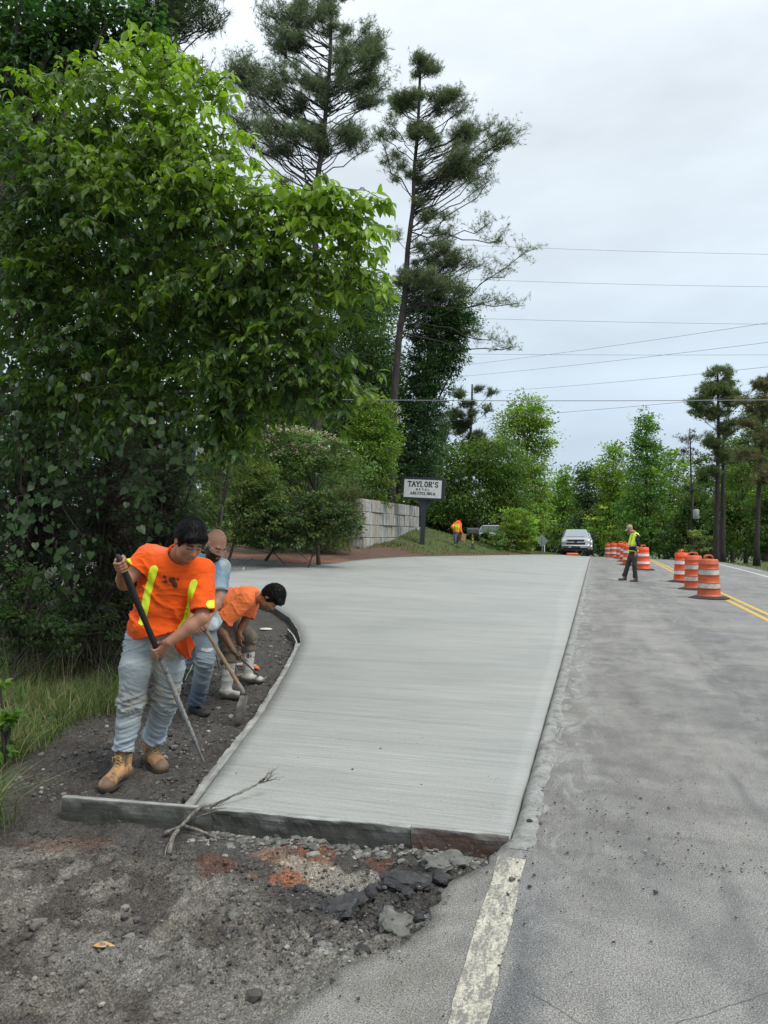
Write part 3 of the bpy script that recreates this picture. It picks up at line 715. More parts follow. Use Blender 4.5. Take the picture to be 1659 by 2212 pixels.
# --- tall pines on the left
pine_tree('pine_tree', 'tall broad-crowned pine behind the leafy foreground tree, reaching the top of the picture',
          [(690, 1060), (686, 800), (680, 640), (678, 520), (684, 400), (700, 280), (712, 120), (715, 20)],
          [(690, 30, 120, 60), (800, 100, 50, 70), (600, 70, 70, 60), (730, 170, 110, 80), (610, 210, 80, 60), (800, 200, 40, 50), (560, 300, 70, 40), (650, 310, 80, 45), (755, 300, 60, 40), (520, 160, 40, 40), (560, 30, 30, 30), (600, 370, 60, 25), (500, 250, 30, 25)],
          33, G_PINE, .24, 150, .235, sub=16, tufts=7, extra=[((690, 420), (540, 190), -1), ((690, 430), (560, 330), 1), ((685, 440), (610, 400), 0)])
pine_tree('pine_tree', 'leaning dark-trunked pine with long bare side limbs, right of the broad-crowned pine',
          [(846, 1060), (852, 850), (862, 720), (874, 620), (880, 540), (892, 450), (893, 380), (903, 250), (908, 130)],
          [(905, 145, 50, 30), (880, 215, 60, 36), (965, 220, 60, 36), (835, 285, 50, 36), (925, 295, 70, 40), (1045, 290, 66, 36), (1000, 355, 66, 34), (930, 385, 60, 30), (1090, 305, 34, 24), (850, 350, 40, 26), (1050, 385, 40, 22), (930, 455, 45, 30),
           (970, 500, 45, 35), (930, 550, 60, 35), (895, 610, 55, 35), (990, 560, 60, 35), (960, 620, 60, 30)],
          38, (.165, .21, .11), .24, 150, .235, sub=16, tufts=7,
          extra=[((870, 660), (1140, 540), 0), ((900, 620), (1090, 600), 1), ((880, 640), (1120, 655), -1), ((890, 650), (1060, 650), 1), ((875, 720), (1105, 750), 0), ((880, 700), (1060, 735), -1), ((880, 540), (1060, 480), 1),
                 ((885, 500), (1080, 520), -1), ((893, 430), (820, 300), 0), ((893, 420), (850, 380), 0), ((880, 540), (855, 510), 0), ((860, 700), (835, 640), 0), ((893, 420), (1110, 290), 0)])
broad_tree('vine_covered_tree', 'trunk wrapped in a thick column of dark climbing vine directly behind the pole sign', 'tree',
           [(935, 640, 70, 50), (930, 700, 62, 60), (925, 790, 52, 70), (915, 880, 48, 70), (908, 970, 50, 60), (985, 700, 45, 50), (975, 770, 35, 40), (905, 1030, 50, 40)], 43, (0.042, 0.093, 0.030), r=.22, cover=4.2, leaf=.15, clump=.22, droop=.7)
pine_tree('pine_tree', 'small dark pine standing between the vine column and the bright rounded tree', [(1010, 1150), (1015, 980), (1020, 830)],
          [(1020, 850, 55, 30), (1010, 900, 65, 40), (1040, 960, 65, 40), (960, 930, 45, 40)], 56, (.12, .155, .085), .22, 46, .42, far=True, sub=8, tufts=6)
broad_tree('broadleaf_tree', 'bright yellow-green rounded tree at the right end of the left-hand woods', 'tree',
           [(1140, 895, 40, 40), (1165, 950, 28, 40), (1150, 1020, 32, 60), (1115, 930, 50, 45), (1100, 1010, 55, 55), (1160, 1090, 22, 50), (1130, 1110, 50, 50)], 60, G_BR, cover=3.4)
broad_tree('broadleaf_tree', 'spreading mid-green tree above the mailbox and the person with the box', 'tree',
           [(1060, 990, 75, 45), (1000, 1010, 70, 50), (1085, 1050, 60, 40), (1020, 1085, 80, 40), (960, 1080, 50, 50), (1110, 1100, 40, 40)], 50, (0.099, 0.168, 0.037), cover=3.0,
           trunk=[(1062, 1180), (1060, 1080), (1055, 1000)])
broad_tree('broadleaf_tree', 'tall blue-green tree between the two tall pine trunks', 'tree',
           [(720, 660, 80, 60), (790, 640, 55, 50), (760, 740, 85, 65), (820, 790, 50, 60), (690, 800, 90, 60), (800, 870, 70, 55), (640, 720, 70, 60), (680, 900, 90, 50)], 44, (.125, .20, .075), cover=2.8)
broad_tree('broadleaf_tree', 'yellow-green tree left of the vine column and above the block wall', 'tree',
           [(822, 950, 42, 55), (785, 980, 55, 50), (825, 1015, 26, 32), (815, 892, 42, 36), (760, 1035, 55, 30), (800, 930, 50, 40)], 36.5, (.15, .235, .045), cover=3.2)
broad_tree('flowering_tree', 'low spreading tree dotted with cream blossoms, behind the bent orange worker', 'tree',
           [(640, 950, 80, 28), (560, 1000, 55, 35), (620, 1000, 100, 30), (700, 985, 50, 35), (560, 945, 50, 30), (760, 1010, 40, 25)], 25.5, (0.120, 0.183, 0.065), cover=2.6, leaf=.13, flowers=.95, clump=.5, droop=.1,
           trunk=[(690, 1150), (680, 1060), (650, 990)], r=.08)
broad_tree('evergreen_shrub', 'olive shrub leaning against the left end of the block wall', 'shrub',
           [(735, 1062, 50, 30), (715, 1100, 62, 38), (690, 1150, 75, 42), (765, 1085, 26, 28), (640, 1115, 60, 45), (730, 1140, 40, 40)], 30, (0.113, 0.132, 0.048), cover=3.4, leaf=.10, clump=.3, tmpl=T_FROND, mat=NEEDLE_MAT, r=.07)
broad_tree('evergreen_shrub', 'soft green shrub just above the bald worker\'s head', 'shrub',
           [(530, 1090, 55, 60), (490, 1130, 50, 50), (580, 1100, 50, 60), (545, 1030, 50, 45)], 24, (0.109, 0.150, 0.048), cover=3.2, leaf=.12, clump=.3, r=.06)
broad_tree('fern_leaved_shrub', 'blue-green shrub with feathery fans beside the olive shrub', 'shrub',
           [(600, 1100, 38, 40), (640, 1060, 50, 40), (570, 1150, 40, 25), (700, 1030, 45, 28)], 26.5, (0.099, 0.174, 0.083), cover=2.4, leaf=.2, clump=.4, tmpl=T_FROND, r=.05)
broad_tree('broadleaf_tree', 'dark green filler tree low behind the flowering tree', 'tree',
           [(610, 1050, 90, 60), (700, 1060, 90, 60), (520, 1020, 80, 80), (780, 1080, 50, 40), (620, 880, 90, 60), (540, 880, 70, 80)], 36, (0.065, 0.113, 0.031), cover=3.4)
broad_tree('cedar_tree', 'feathery green cedar to the left of the bald worker, in light', 'tree',
           [(440, 1070, 50, 50), (470, 1010, 40, 50), (410, 1120, 45, 50), (450, 1150, 45, 40), (500, 960, 40, 40)], 17, (0.109, 0.146, 0.043), cover=3.2, leaf=.13, tmpl=T_FROND, mat=NEEDLE_MAT, clump=.3, r=.08)
broad_tree('bank_shrub', 'bright bush on the grass bank to the right of the mailbox', 'shrub',
           [(1108, 1135, 38, 35), (1125, 1162, 35, 26), (1092, 1165, 30, 22), (1140, 1140, 22, 40)], 44, (0.186, 0.275, 0.050), cover=3.2, clump=.3, r=.05, leaf=.15)
broad_tree('ivy_bush', 'low dark ivy mound at the foot of the bright bank bush', 'shrub',
           [(1045, 1166, 24, 14), (1062, 1176, 26, 12), (1030, 1160, 20, 12)], 46, (0.043, 0.077, 0.026), cover=3.6, clump=.2, r=.04, leaf=.15)
broad_tree('climbing_plant', 'bright ground cover spilling over the top of the block wall', 'plant',
           [(835, 1075, 40, 9), (870, 1078, 35, 9), (800, 1068, 30, 12), (775, 1060, 30, 18)], 40, (0.186, 0.275, 0.043), cover=3.2, clump=.16, r=.03, leaf=.13)
broad_tree('broadleaf_tree', 'dark low tree in the gap between the pole sign and the person with the box', 'tree',
           [(930, 1100, 50, 50), (980, 1110, 50, 45), (1040, 1120, 55, 40), (880, 1050, 50, 40), (1090, 1090, 40, 40)], 55, (0.043, 0.081, 0.026), cover=3.6)
broad_tree('undergrowth_shrub', 'low weedy green growth along the gravel lane below the flowering tree', 'shrub',
           [(500, 1160, 40, 18), (560, 1168, 50, 16), (620, 1172, 50, 16), (470, 1150, 40, 25), (690, 1172, 50, 14), (540, 1140, 60, 25), (640, 1145, 50, 25)], 26, (0.087, 0.128, 0.033), cover=2.6, leaf=.11, clump=.22, r=.02)
broad_tree('undergrowth_shrub', 'fresh green bushes behind the bald worker and below the leafy tree tips', 'shrub',
           [(470, 1060, 60, 50), (530, 1010, 60, 50), (600, 1080, 60, 50), (450, 990, 50, 50), (660, 1090, 40, 40)], 29, (0.131, 0.201, 0.048), cover=2.2, leaf=.13, clump=.3, r=.03)
broad_tree('broadleaf_tree', 'bright green tree showing between the leafy tree tips and the leaning pine trunk', 'tree',
           [(790, 720, 60, 60), (740, 820, 70, 60), (820, 660, 45, 50), (800, 780, 60, 50), (700, 600, 60, 50), (840, 840, 40, 50), (760, 900, 70, 50)], 47, (.12, .20, .06), cover=2.8)
broad_tree('broadleaf_tree', 'mid-green tree between the leaning pine trunk and the block wall', 'tree',
           [(720, 980, 80, 50), (800, 930, 70, 50), (850, 1010, 50, 40), (650, 900, 80, 60), (880, 880, 40, 60), (600, 960, 60, 60)], 45, (.10, .18, .055), cover=2.8)
broad_tree('thin_bush', 'thin bush leaves half covering the white vehicle on the bank', 'shrub', [(1062, 1160, 34, 16), (1085, 1168, 30, 16), (1040, 1172, 22, 10)], 42.5, (.13, .20, .06), cover=.9, clump=.25, r=.02, leaf=.16)
broad_tree('evergreen_shrub', 'rounded green shrub hiding the foot of the flowering tree', 'shrub',
           [(650, 1120, 60, 45), (700, 1110, 50, 45), (600, 1140, 50, 40), (740, 1130, 35, 40), (660, 1160, 70, 25), (560, 1150, 40, 30)], 24.2, (.075, .115, .045), cover=3.2, leaf=.12, clump=.28, r=.04)
# --- far trees where the road disappears, and the right-hand row
RG = 'trees along the far right side of the road'
broad_tree('broadleaf_tree', 'hazy round tree nearest the diamond road sign', 'tree', [(1170, 1090, 28, 32), (1160, 1140, 32, 40), (1195, 1130, 32, 45), (1150, 1170, 30, 30)], 115, (0.120, 0.193, 0.057), cover=3.2, group=None)
broad_tree('broadleaf_tree', 'light green tree rising directly left of the silver truck\'s roof', 'tree', [(1222, 1035, 18, 28), (1215, 1075, 32, 45), (1235, 1120, 38, 50), (1210, 1150, 40, 40)], 105, (0.162, 0.256, 0.050), cover=3.2)
broad_tree('broadleaf_tree', 'dark blue-green tree directly above the silver truck', 'tree', [(1270, 1020, 28, 22), (1275, 1060, 36, 40), (1285, 1110, 45, 50), (1265, 1150, 50, 40)], 95, (0.065, 0.113, 0.043), cover=3.4)
broad_tree('broadleaf_tree', 'fresh yellow-green tree above the far barrels', 'tree', [(1325, 980, 24, 28), (1315, 1030, 36, 40), (1330, 1080, 40, 50), (1320, 1140, 50, 50)], 86, (0.186, 0.283, 0.043), cover=3.3)
broad_tree('tulip_poplar_tree', 'tall pointed green tree above the flagger', 'tree', [(1396, 905, 13, 24), (1394, 945, 28, 32), (1398, 990, 38, 38), (1396, 1045, 42, 50), (1392, 1110, 50, 55), (1396, 1160, 50, 40)], 74, (0.120, 0.216, 0.048), cover=3.6)
broad_tree('broadleaf_tree', 'yellowish spring tree right of the tall pointed tree', 'tree', [(1450, 1000, 34, 30), (1455, 1050, 42, 45), (1460, 1110, 46, 50), (1440, 1155, 45, 35)], 78, (0.229, 0.293, 0.050), cover=2.8)
pine_tree('bare_pine_tree', 'half-bare thin pine with twiggy crown right of the yellowish tree', [(1497, 1205), (1494, 1080), (1490, 925)],
          [(1490, 945, 30, 22), (1485, 985, 36, 24)], 66, (0.112, 0.105, 0.068), .16, 26, .3, far=True, sub=5, tufts=2)
pine_tree('pine_tree', 'tufted pine on two dark trunks at the right of the road', [(1546, 1212), (1548, 1080), (1552, 950), (1550, 810)],
          [(1556, 812, 28, 20), (1550, 845, 48, 22), (1512, 868, 26, 14), (1584, 862, 22, 24), (1540, 895, 46, 14), (1578, 925, 22, 18), (1530, 960, 24, 16), (1562, 990, 24, 16), (1535, 1025, 20, 12)], 47, (.150, .195, .085), .22, 84, .30, far=True, sub=10, tufts=6)
pine_tree('pine_tree', 'brownish thin pine cut by the right edge of the picture', [(1634, 1215), (1638, 1060), (1648, 940), (1652, 830)],
          [(1655, 835, 24, 20), (1628, 872, 34, 18), (1660, 890, 36, 22), (1612, 918, 28, 14), (1655, 955, 40, 20), (1618, 985, 28, 16), (1645, 1030, 34, 18)], 44, (.19, .19, .095), .18, 74, .30, far=True, sub=8, tufts=6)
pine_tree('pine_tree', 'dark bare-trunked pine close beside the two-trunked pine', [(1560, 1213), (1561, 1080), (1563, 930)],
          [(1563, 935, 14, 20), (1580, 990, 20, 16)], 49, (.13, .17, .08), .24, 12, .34, far=True, sub=6, tufts=5)
broad_tree('broadleaf_tree', 'leafy tree filling in between the pines at the right', 'tree', [(1600, 1010, 36, 40), (1595, 1080, 45, 50), (1610, 1140, 45, 45), (1560, 1110, 30, 40)], 60, (0.109, 0.179, 0.043), cover=3.0)
broad_tree('broadleaf_tree', 'dark understory tree under the half-bare pine', 'tree', [(1500, 1080, 36, 36), (1510, 1130, 50, 45), (1470, 1165, 50, 30), (1540, 1170, 40, 25)], 68, (0.078, 0.132, 0.037), cover=3.4)
broad_tree('broadleaf_tree', 'low dark tree at the right edge below the brownish pine', 'tree', [(1650, 1080, 34, 50), (1655, 1150, 40, 45), (1680, 1100, 40, 60)], 56, (0.087, 0.146, 0.037), cover=3.2)
broad_tree('roadside_bush', 'pale-leaved bush at the roots of the two-trunked pine', 'shrub', [(1515, 1165, 28, 22), (1500, 1190, 40, 15), (1535, 1190, 30, 14)], 58, (0.162, 0.211, 0.079), cover=3.0, clump=.3, r=.05)
RB = 'leafy trees in the row beyond the drums'
for (lab, bl, Y_, c_) in (('mid-green tree between the fresh yellow-green tree and the tall pointed tree', [(1360, 1060, 30, 50), (1358, 1120, 42, 50), (1350, 1165, 46, 35)], 92, (.085, .135, .040)),
                          ('low dark tree behind the right ends of the far drums', [(1420, 1140, 46, 50), (1425, 1185, 50, 25)], 84, (.045, .080, .030)),
                          ('yellow-green bushy tree low behind the near drums', [(1480, 1140, 40, 44), (1480, 1180, 50, 26)], 72, (.12, .18, .045)),
                          ('tall mid-green tree between the half-bare pine and the two-trunked pine', [(1525, 1020, 24, 40), (1522, 1070, 30, 50), (1515, 1130, 40, 50)], 80, (.085, .14, .045)),
                          ('dense green tree filling in behind the brownish pine', [(1640, 1030, 45, 60), (1610, 1100, 50, 60), (1650, 1160, 50, 40)], 66, (.080, .125, .038)),
                          ('rounded green tree behind the two-trunked pine', [(1575, 1060, 30, 45), (1570, 1120, 40, 50), (1580, 1165, 46, 36)], 74, (.070, .115, .036))):
    broad_tree('broadleaf_tree', lab, 'tree', bl, Y_, c_, cover=3.6)
for (lab, bl, Y_, c_) in (('tall green tree rising behind the brownish pine at the right edge', [(1640, 900, 36, 40), (1650, 960, 44, 50), (1620, 1010, 44, 40), (1655, 1060, 44, 50)], 76, (.095, .155, .05)),
                          ('light green tree crown between the two dark pine trunks', [(1590, 960, 26, 34), (1598, 1010, 30, 34), (1580, 1040, 30, 30)], 82, (.11, .17, .055))):
    broad_tree('broadleaf_tree', lab, 'tree', bl, Y_, c_, cover=3.0)
# woodland that reads as one mass behind both rows
def woodland():
    g = np.random.default_rng(5); lv = Leaves()
    bl = []
    for x in range(1130, 2500, 34): bl.append((x, 1130 + g.uniform(-25, 15), 36, 60, g.uniform(-12, 25)))
    for x in range(1130, 1720, 26): bl.append((x, 1185 + g.uniform(-6, 6), 26, 18, g.uniform(-45, -20) if x > 1290 else 0))
    C, _ = blob_pts(bl, 128, 7200, dep=.4, shell=.2, g=g)
    per = 10; P = np.repeat(C, per, 0) + g.normal(0, .9, (len(C) * per, 3)) * (1, 1, .5)
    D = g.normal(0, 1, P.shape); D[:, 2] -= .3
    c = np.repeat(jcol((.040, .078, .028), len(C), .28, .12, g), per, 0)
    lv.add(*scatter(T_LEAF, P, D, g.uniform(.35, .75, len(P)), c, .5, g))
    # left-hand woods behind the named trees
    bl = [(x, y + g.uniform(-20, 20), 60, 60, g.uniform(-3, 8)) for x in range(-100, 1000, 70) for y in (1000, 1090)] + [(x, 1130, 60, 40, 0) for x in range(0, 1120, 60)]
    C, _ = blob_pts(bl, 62, 5200, dep=.4, shell=.2, g=g)
    P = np.repeat(C, per, 0) + g.normal(0, .6, (len(C) * per, 3)) * (1, 1, .5); D = g.normal(0, 1, P.shape); D[:, 2] -= .3
    c = np.repeat(jcol((.028, .056, .020), len(C), .25, .12, g), per, 0)
    lv.add(*scatter(T_LEAF, P, D, g.uniform(.25, .5, len(P)), c, .5, g))
    return tag(lv.build('woodland', LEAF_MAT), kind='stuff')
woodland()
# ------------------------------------------------------------------ the leafy tree in front, left
def lit(c, k): return tuple(v * k for v in c)
def px_of(P):
    d = np.asarray(P) - (0, 0, CAM_H); yy = d[1] * cp + d[2] * sp_; zz = -d[1] * sp_ + d[2] * cp; return (384 + FPX * d[0] / yy) / K, (512 - FPX * zz / yy) / K
def near_tree():
    g = np.random.default_rng(21)
    root = empty('leafy_tree', (-6.3, 7.4, tz(-6.3, 7.4)), 0, 'large leafy tree with drooping bright green leaflets overhanging the three workers', 'tree')
    off = -np.array(root.location)
    # (dx, dy, rx, ry, Y offset, sprays)
    bl = [(120, 330, 150, 150, .8), (300, 210, 170, 110, .6), (330, 130, 80, 60, .8), (400, 320, 120, 110, .3), (230, 470, 230, 160, .5), (470, 450, 150, 110, .1), (610, 480, 120, 85, -.1), (735, 450, 75, 55, -.3), (770, 530, 55, 60, -.4),
          (560, 600, 150, 80, 0), (690, 580, 85, 70, -.2), (420, 660, 160, 110, .2), (200, 680, 200, 150, .6), (570, 740, 110, 60, -.1), (640, 800, 70, 50, -.2), (735, 810, 55, 38, -.4), (490, 830, 80, 80, 0),
          (560, 880, 45, 45, 0), (330, 840, 130, 100, .4), (100, 860, 130, 130, .8), (480, 930, 50, 60, .1), (735, 965, 14, 14, -.5), (700, 860, 40, 30, -.3), (60, 560, 90, 120, 1.0), (780, 600, 40, 40, -.4), (455, 200, 50, 50, .5), (650, 700, 60, 40, -.2)]
    Y0 = 6.1
    n = 1500
    C, B = blob_pts(bl, Y0, n, dep=.8, shell=.25, g=g)
    tw = MB(); PL = []; DL = []; SL = []; CL = []
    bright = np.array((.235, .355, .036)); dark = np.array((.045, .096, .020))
    for i in range(n):
        c = C[i]; out = c - B[i]; d = norm(out + g.normal(0, .25, 3) + np.array((.25, -.15, -.1))); d[2] = d[2] * .5 - .12; d = d / np.linalg.norm(d)
        l = g.uniform(.28, .5); a = c - d * l * .5; b = c + d * l * .5; b[2] -= .08
        m_ = (a + b) / 2 + (0, 0, .04)
        tw.tube(np.array([a, m_, b]) + off, (.0055, .004, .002), 3, cap=False)
        young_lit = float(np.clip(.5 + .5 * (out[2] / .5) + .35 * out[0] / .5 + g.normal(0, .25), 0, 1)); qx, qy = px_of(c); young_lit = float(np.clip(young_lit * .65 + .75 * sst(.55 * (qx - 230) / 400 + .8 * (430 - qy) / 400, -.1, .9) - .12, 0, 1)); cb = dark * (1 - young_lit) + bright * young_lit  # leaf age tone plus painted light: paler upper right, shaded lower left
        nl_ = g.integers(4, 7)
        for k in range(nl_):
            u = (k + 1) / nl_; p = a + (b - a) * u + (m_ - (a + b) / 2) * 4 * u * (1 - u)
            sd = 1 if k % 2 else -1; side = norm(np.cross(d, (0, 0, 1)) * sd + d * .5 + g.normal(0, .25, 3)); side[2] = side[2] * .4 - .25
            pl = g.uniform(.05, .09); q = p + norm(side) * pl; tw.tube(np.array([p, q]) + off, (.002, .0014), 3, cap=False)
            # rachis with three to five leaflets, hanging
            nlf = g.choice((3, 3, 5)); ax = norm(norm(side) + np.array((0, 0, g.uniform(-1.0, .15)))); perp = norm(np.cross(ax, (0, 0, 1)) + 1e-3)
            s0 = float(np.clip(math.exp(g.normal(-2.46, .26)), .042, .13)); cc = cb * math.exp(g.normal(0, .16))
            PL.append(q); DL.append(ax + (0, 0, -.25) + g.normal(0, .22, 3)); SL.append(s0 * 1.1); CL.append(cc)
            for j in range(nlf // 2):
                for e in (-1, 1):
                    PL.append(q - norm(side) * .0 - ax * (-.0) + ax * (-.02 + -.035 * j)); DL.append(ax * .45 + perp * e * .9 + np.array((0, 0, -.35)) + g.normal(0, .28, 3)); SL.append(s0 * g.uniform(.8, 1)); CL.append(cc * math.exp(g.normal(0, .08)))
    P = np.array(PL) + off; D = np.array(DL); S = np.array(SL); Cc = np.array(CL)
    order = np.argsort(-S / np.linalg.norm(P - off, axis=1) * 1.0)
    # the 300 that show largest, one object each
    front = np.argsort(P[:, 1])[:2600]; pick = front[np.argsort(-S[front])[:300]]; mask = np.ones(len(P), bool); mask[pick] = False
    metas = []; order5 = range(5)
    for q in range(5):
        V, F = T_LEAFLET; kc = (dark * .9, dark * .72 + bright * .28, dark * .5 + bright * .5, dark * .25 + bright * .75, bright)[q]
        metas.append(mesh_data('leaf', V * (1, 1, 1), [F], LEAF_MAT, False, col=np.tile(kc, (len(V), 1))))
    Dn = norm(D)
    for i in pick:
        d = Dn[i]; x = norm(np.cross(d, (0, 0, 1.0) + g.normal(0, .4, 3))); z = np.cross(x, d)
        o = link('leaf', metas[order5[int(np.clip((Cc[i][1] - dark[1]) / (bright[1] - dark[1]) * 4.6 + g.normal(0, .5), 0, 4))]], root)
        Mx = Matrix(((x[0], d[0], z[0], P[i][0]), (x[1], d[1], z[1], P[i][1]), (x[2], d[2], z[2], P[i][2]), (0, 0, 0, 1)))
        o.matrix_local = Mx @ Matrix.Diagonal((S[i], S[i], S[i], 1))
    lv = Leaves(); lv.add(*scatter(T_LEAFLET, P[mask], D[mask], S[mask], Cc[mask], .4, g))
    o = lv.build('foliage', LEAF_MAT, root); tag(o, kind='stuff')
    # trunk and limbs
    base = np.array(root.location); tp = [base + (0, 0, -.1), base + (.1, 0, 1.2), base + (.5, .1, 2.4), base + (1.3, .1, 3.8), base + (2.0, .1, 5.0)]
    limbs = []
    for (x, y, dy) in ((735, 470, -.3), (700, 590, -.2), (600, 500, 0), (640, 800, -.1), (740, 820, -.3), (480, 850, .1), (330, 850, .3), (300, 180, .5), (450, 300, .3), (120, 330, .6), (420, 640, .2), (210, 700, .4), (560, 880, .1), (120, 860, .6), (460, 450, 0), (240, 480, .3)):
        t = at(x, y, Y0 + dy + .9); a = interp_trunk(tp, min(4.8, max(1.0, t[2] - .6))); limbs.append(limb(a, t, -.02, 8, g) + off)
    mb = trunk_mesh([p + off for p in tp], .15, .04, limbs, 12, .17)
    mb.V += tw.V; mb.F4 += [f + mb.n for f in tw.F4]; mb.C += tw.C; mb.n += tw.n
    mb.build('trunk', BARK_GREY, root, True)
near_tree()

# darker woods behind and above it
WG = 'dark trees behind the leafy tree'
broad_tree('broadleaf_tree', 'dark tree filling the top left corner of the picture', 'tree',
           [(90, 50, 120, 80), (30, 170, 80, 110), (220, 40, 90, 60), (20, 320, 60, 90), (310, 60, 50, 45), (120, 130, 90, 70)], 10.5, (0.043, 0.096, 0.029), cover=3.6, leaf=.12, r=.2, droop=.6, clump=.45,
           trunk=[(-60, 1250), (-50, 700), (-20, 300), (60, 60)], tmpl=T_LEAFLET)
broad_tree('broadleaf_tree', 'shaded tree deep behind the middle of the leafy tree', 'tree',
           [(80, 620, 130, 150), (280, 560, 150, 150), (430, 560, 110, 130), (140, 850, 170, 140), (370, 780, 140, 150), (520, 760, 70, 100), (560, 640, 70, 80), (250, 350, 150, 110), (50, 430, 80, 90), (480, 880, 60, 60)], 13, (0.043, 0.093, 0.029), cover=2.7, leaf=.13, r=.2, droop=.5, clump=.5,
           trunk=[(255, 1260), (262, 950), (268, 600), (280, 350)], bark=BARK_DARK)
pine_tree('pine_tree', 'near pine showing only needle tufts at the top, left of the tall pines', [(330, 1240), (335, 700), (340, 300), (352, 20), (355, -80)],
          [(420, 30, 40, 30), (400, 75, 35, 22), (455, 50, 22, 14), (350, 20, 50, 40), (390, -20, 60, 40), (360, 110, 30, 20), (330, 40, 50, 40)], 15.5, (0.058, 0.093, 0.038), .14, 40, .20, sub=8, tufts=6, extra=[((340, 20), (400, 160), 0), ((340, 60), (440, 215), 0)])
# understory: cedars with bare inner twigs
def cedar(label, blobs, Y, col, seed, trunk):
    r_ = broad_tree('cedar_tree', label, 'tree', blobs, Y, col, cover=2.1, leaf=.085, tmpl=T_FROND, mat=NEEDLE_MAT, clump=.28, r=.09, droop=.5, trunk=trunk, bark=BARK_DARK, nl=40)
    g = np.random.default_rng(seed); mb = MB(); off = -np.array(r_.location)
    C, _ = blob_pts(blobs, Y, 130, dep=.8, shell=.1, g=g)
    tr = [at(*p, Y) for p in trunk]
    for c in C:
        a = interp_trunk(tr, max(.2, c[2] - g.uniform(-.1, .5))); L = limb(a, c, .06, 5, g) + off; mb.tube(L, np.linspace(.014, .003, 5), 3, cap=False)
        for q in range(5):
            u = g.uniform(.3, 1); p = L[int(u * 4)]; d = g.normal(0, 1, 3) * (1, 1, .6); d = d / np.linalg.norm(d) * g.uniform(.15, .5)
            mb.tube(np.array([p, p + d * .5 + g.normal(0, .03, 3), p + d]), (.005, .0035, .0015), 3, cap=False)
    mb.build('twigs', BARK_DARK, r_)
cedar('dark cedar thicket filling the left edge at head height', [(40, 1040, 90, 90), (60, 1200, 90, 90), (130, 1110, 80, 80), (20, 1320, 70, 60), (110, 940, 90, 70)], 9.0, (0.032, 0.058, 0.023), 31, [(60, 1420), (66, 1200), (70, 950)])
cedar('dark cedar with many bare brown twigs directly left of the worker with the bar', [(200, 1180, 70, 90), (240, 1080, 90, 80), (180, 1290, 70, 60), (290, 1180, 50, 60), (230, 960, 80, 60)], 8.4, (0.035, 0.058, 0.025), 32, [(215, 1410), (222, 1180), (235, 930)])
cedar('dark feathery cedar whose fronds hang beside the black-haired worker\'s head', [(340, 1080, 70, 60), (390, 1120, 50, 50), (330, 1180, 60, 60), (370, 1020, 60, 50), (300, 1250, 70, 60)], 9.6, (0.041, 0.072, 0.029), 33, [(330, 1395), (335, 1180), (345, 1000)])
cedar('dull cedar low behind the worker in the striped shirt', [(260, 1330, 90, 50), (340, 1300, 60, 50), (150, 1350, 80, 40)], 10.5, (0.038, 0.058, 0.026), 34, [(285, 1392), (285, 1340), (290, 1280)])
broad_tree('undergrowth_shrub', 'shaded broadleaf undergrowth at the far left behind the tall grass', 'shrub', [(40, 1330, 70, 50), (20, 1400, 50, 50), (110, 1380, 60, 35), (60, 1260, 50, 40)], 6.9, (0.051, 0.094, 0.029), cover=2.0, leaf=.06, clump=.16, r=.02)
broad_tree('undergrowth_shrub', 'thin sapling with pale leaves at the left border beside the grass', 'shrub', [(14, 1520, 26, 50), (8, 1600, 16, 40), (24, 1490, 26, 20)], 4.6, (0.145, 0.290, 0.043), cover=1.1, leaf=.07, clump=.10, r=.006, tmpl=T_LEAFLET)
broad_tree('evergreen_shrub', 'dense dark screen of shrubs closing the wood behind the cedars', 'shrub',
           [(60, 1180, 130, 150), (220, 1180, 130, 140), (350, 1200, 90, 110), (100, 980, 140, 120), (300, 1000, 130, 110), (20, 1330, 110, 70), (200, 1340, 130, 60), (400, 1190, 40, 80)], 14.5, (0.032, 0.061, 0.023), cover=2.2, leaf=.15, clump=.5, r=.05)
def bramble(label, blobs, Y, col, seed, n=420):
    g = np.random.default_rng(seed); r_ = broad_tree('bramble_bush', label, 'bush', blobs, Y, col, cover=1.0, leaf=.06, clump=.14, r=.01, bark=BARK_DARK); off = -np.array(r_.location); mb = MB()
    C, _ = blob_pts(blobs, Y, n, dep=.9, shell=0, g=g)
    for c in C:
        z = tz(c[0], c[1]); a = np.array((c[0] + g.normal(0, .25), c[1] + g.normal(0, .25), z - .02)); L = limb(a, np.array((c[0], c[1], max(c[2], z + .1))) + g.normal(0, .12, 3), -.15, 6, g) + off; mb.tube(L, np.linspace(.006, .0015, 6), 3, cap=False)
    mb.build('twigs', BARK_GREY if seed % 2 else BARK_DARK, r_)
bramble('tangled dark bramble along the top of the tall grass, left of the pale jeans', [(60, 1410, 90, 40), (160, 1400, 80, 45), (230, 1370, 60, 60), (110, 1350, 90, 50)], 7.9, (0.043, 0.072, 0.026), 51)
bramble('brown leafless thicket just behind the worker with the bar', [(270, 1350, 60, 70), (300, 1420, 60, 35), (340, 1350, 60, 60), (250, 1280, 60, 60), (390, 1330, 50, 50)], 8.8, (0.051, 0.065, 0.029), 52, 520)
broad_tree('undergrowth_shrub', 'dim leafy undergrowth closing the ground behind the thicket', 'shrub', [(80, 1340, 110, 70), (220, 1330, 100, 70), (330, 1300, 90, 70), (400, 1270, 40, 60), (30, 1270, 80, 80)], 11.5, (0.043, 0.075, 0.026), cover=1.8, leaf=.09, clump=.3, r=.02)
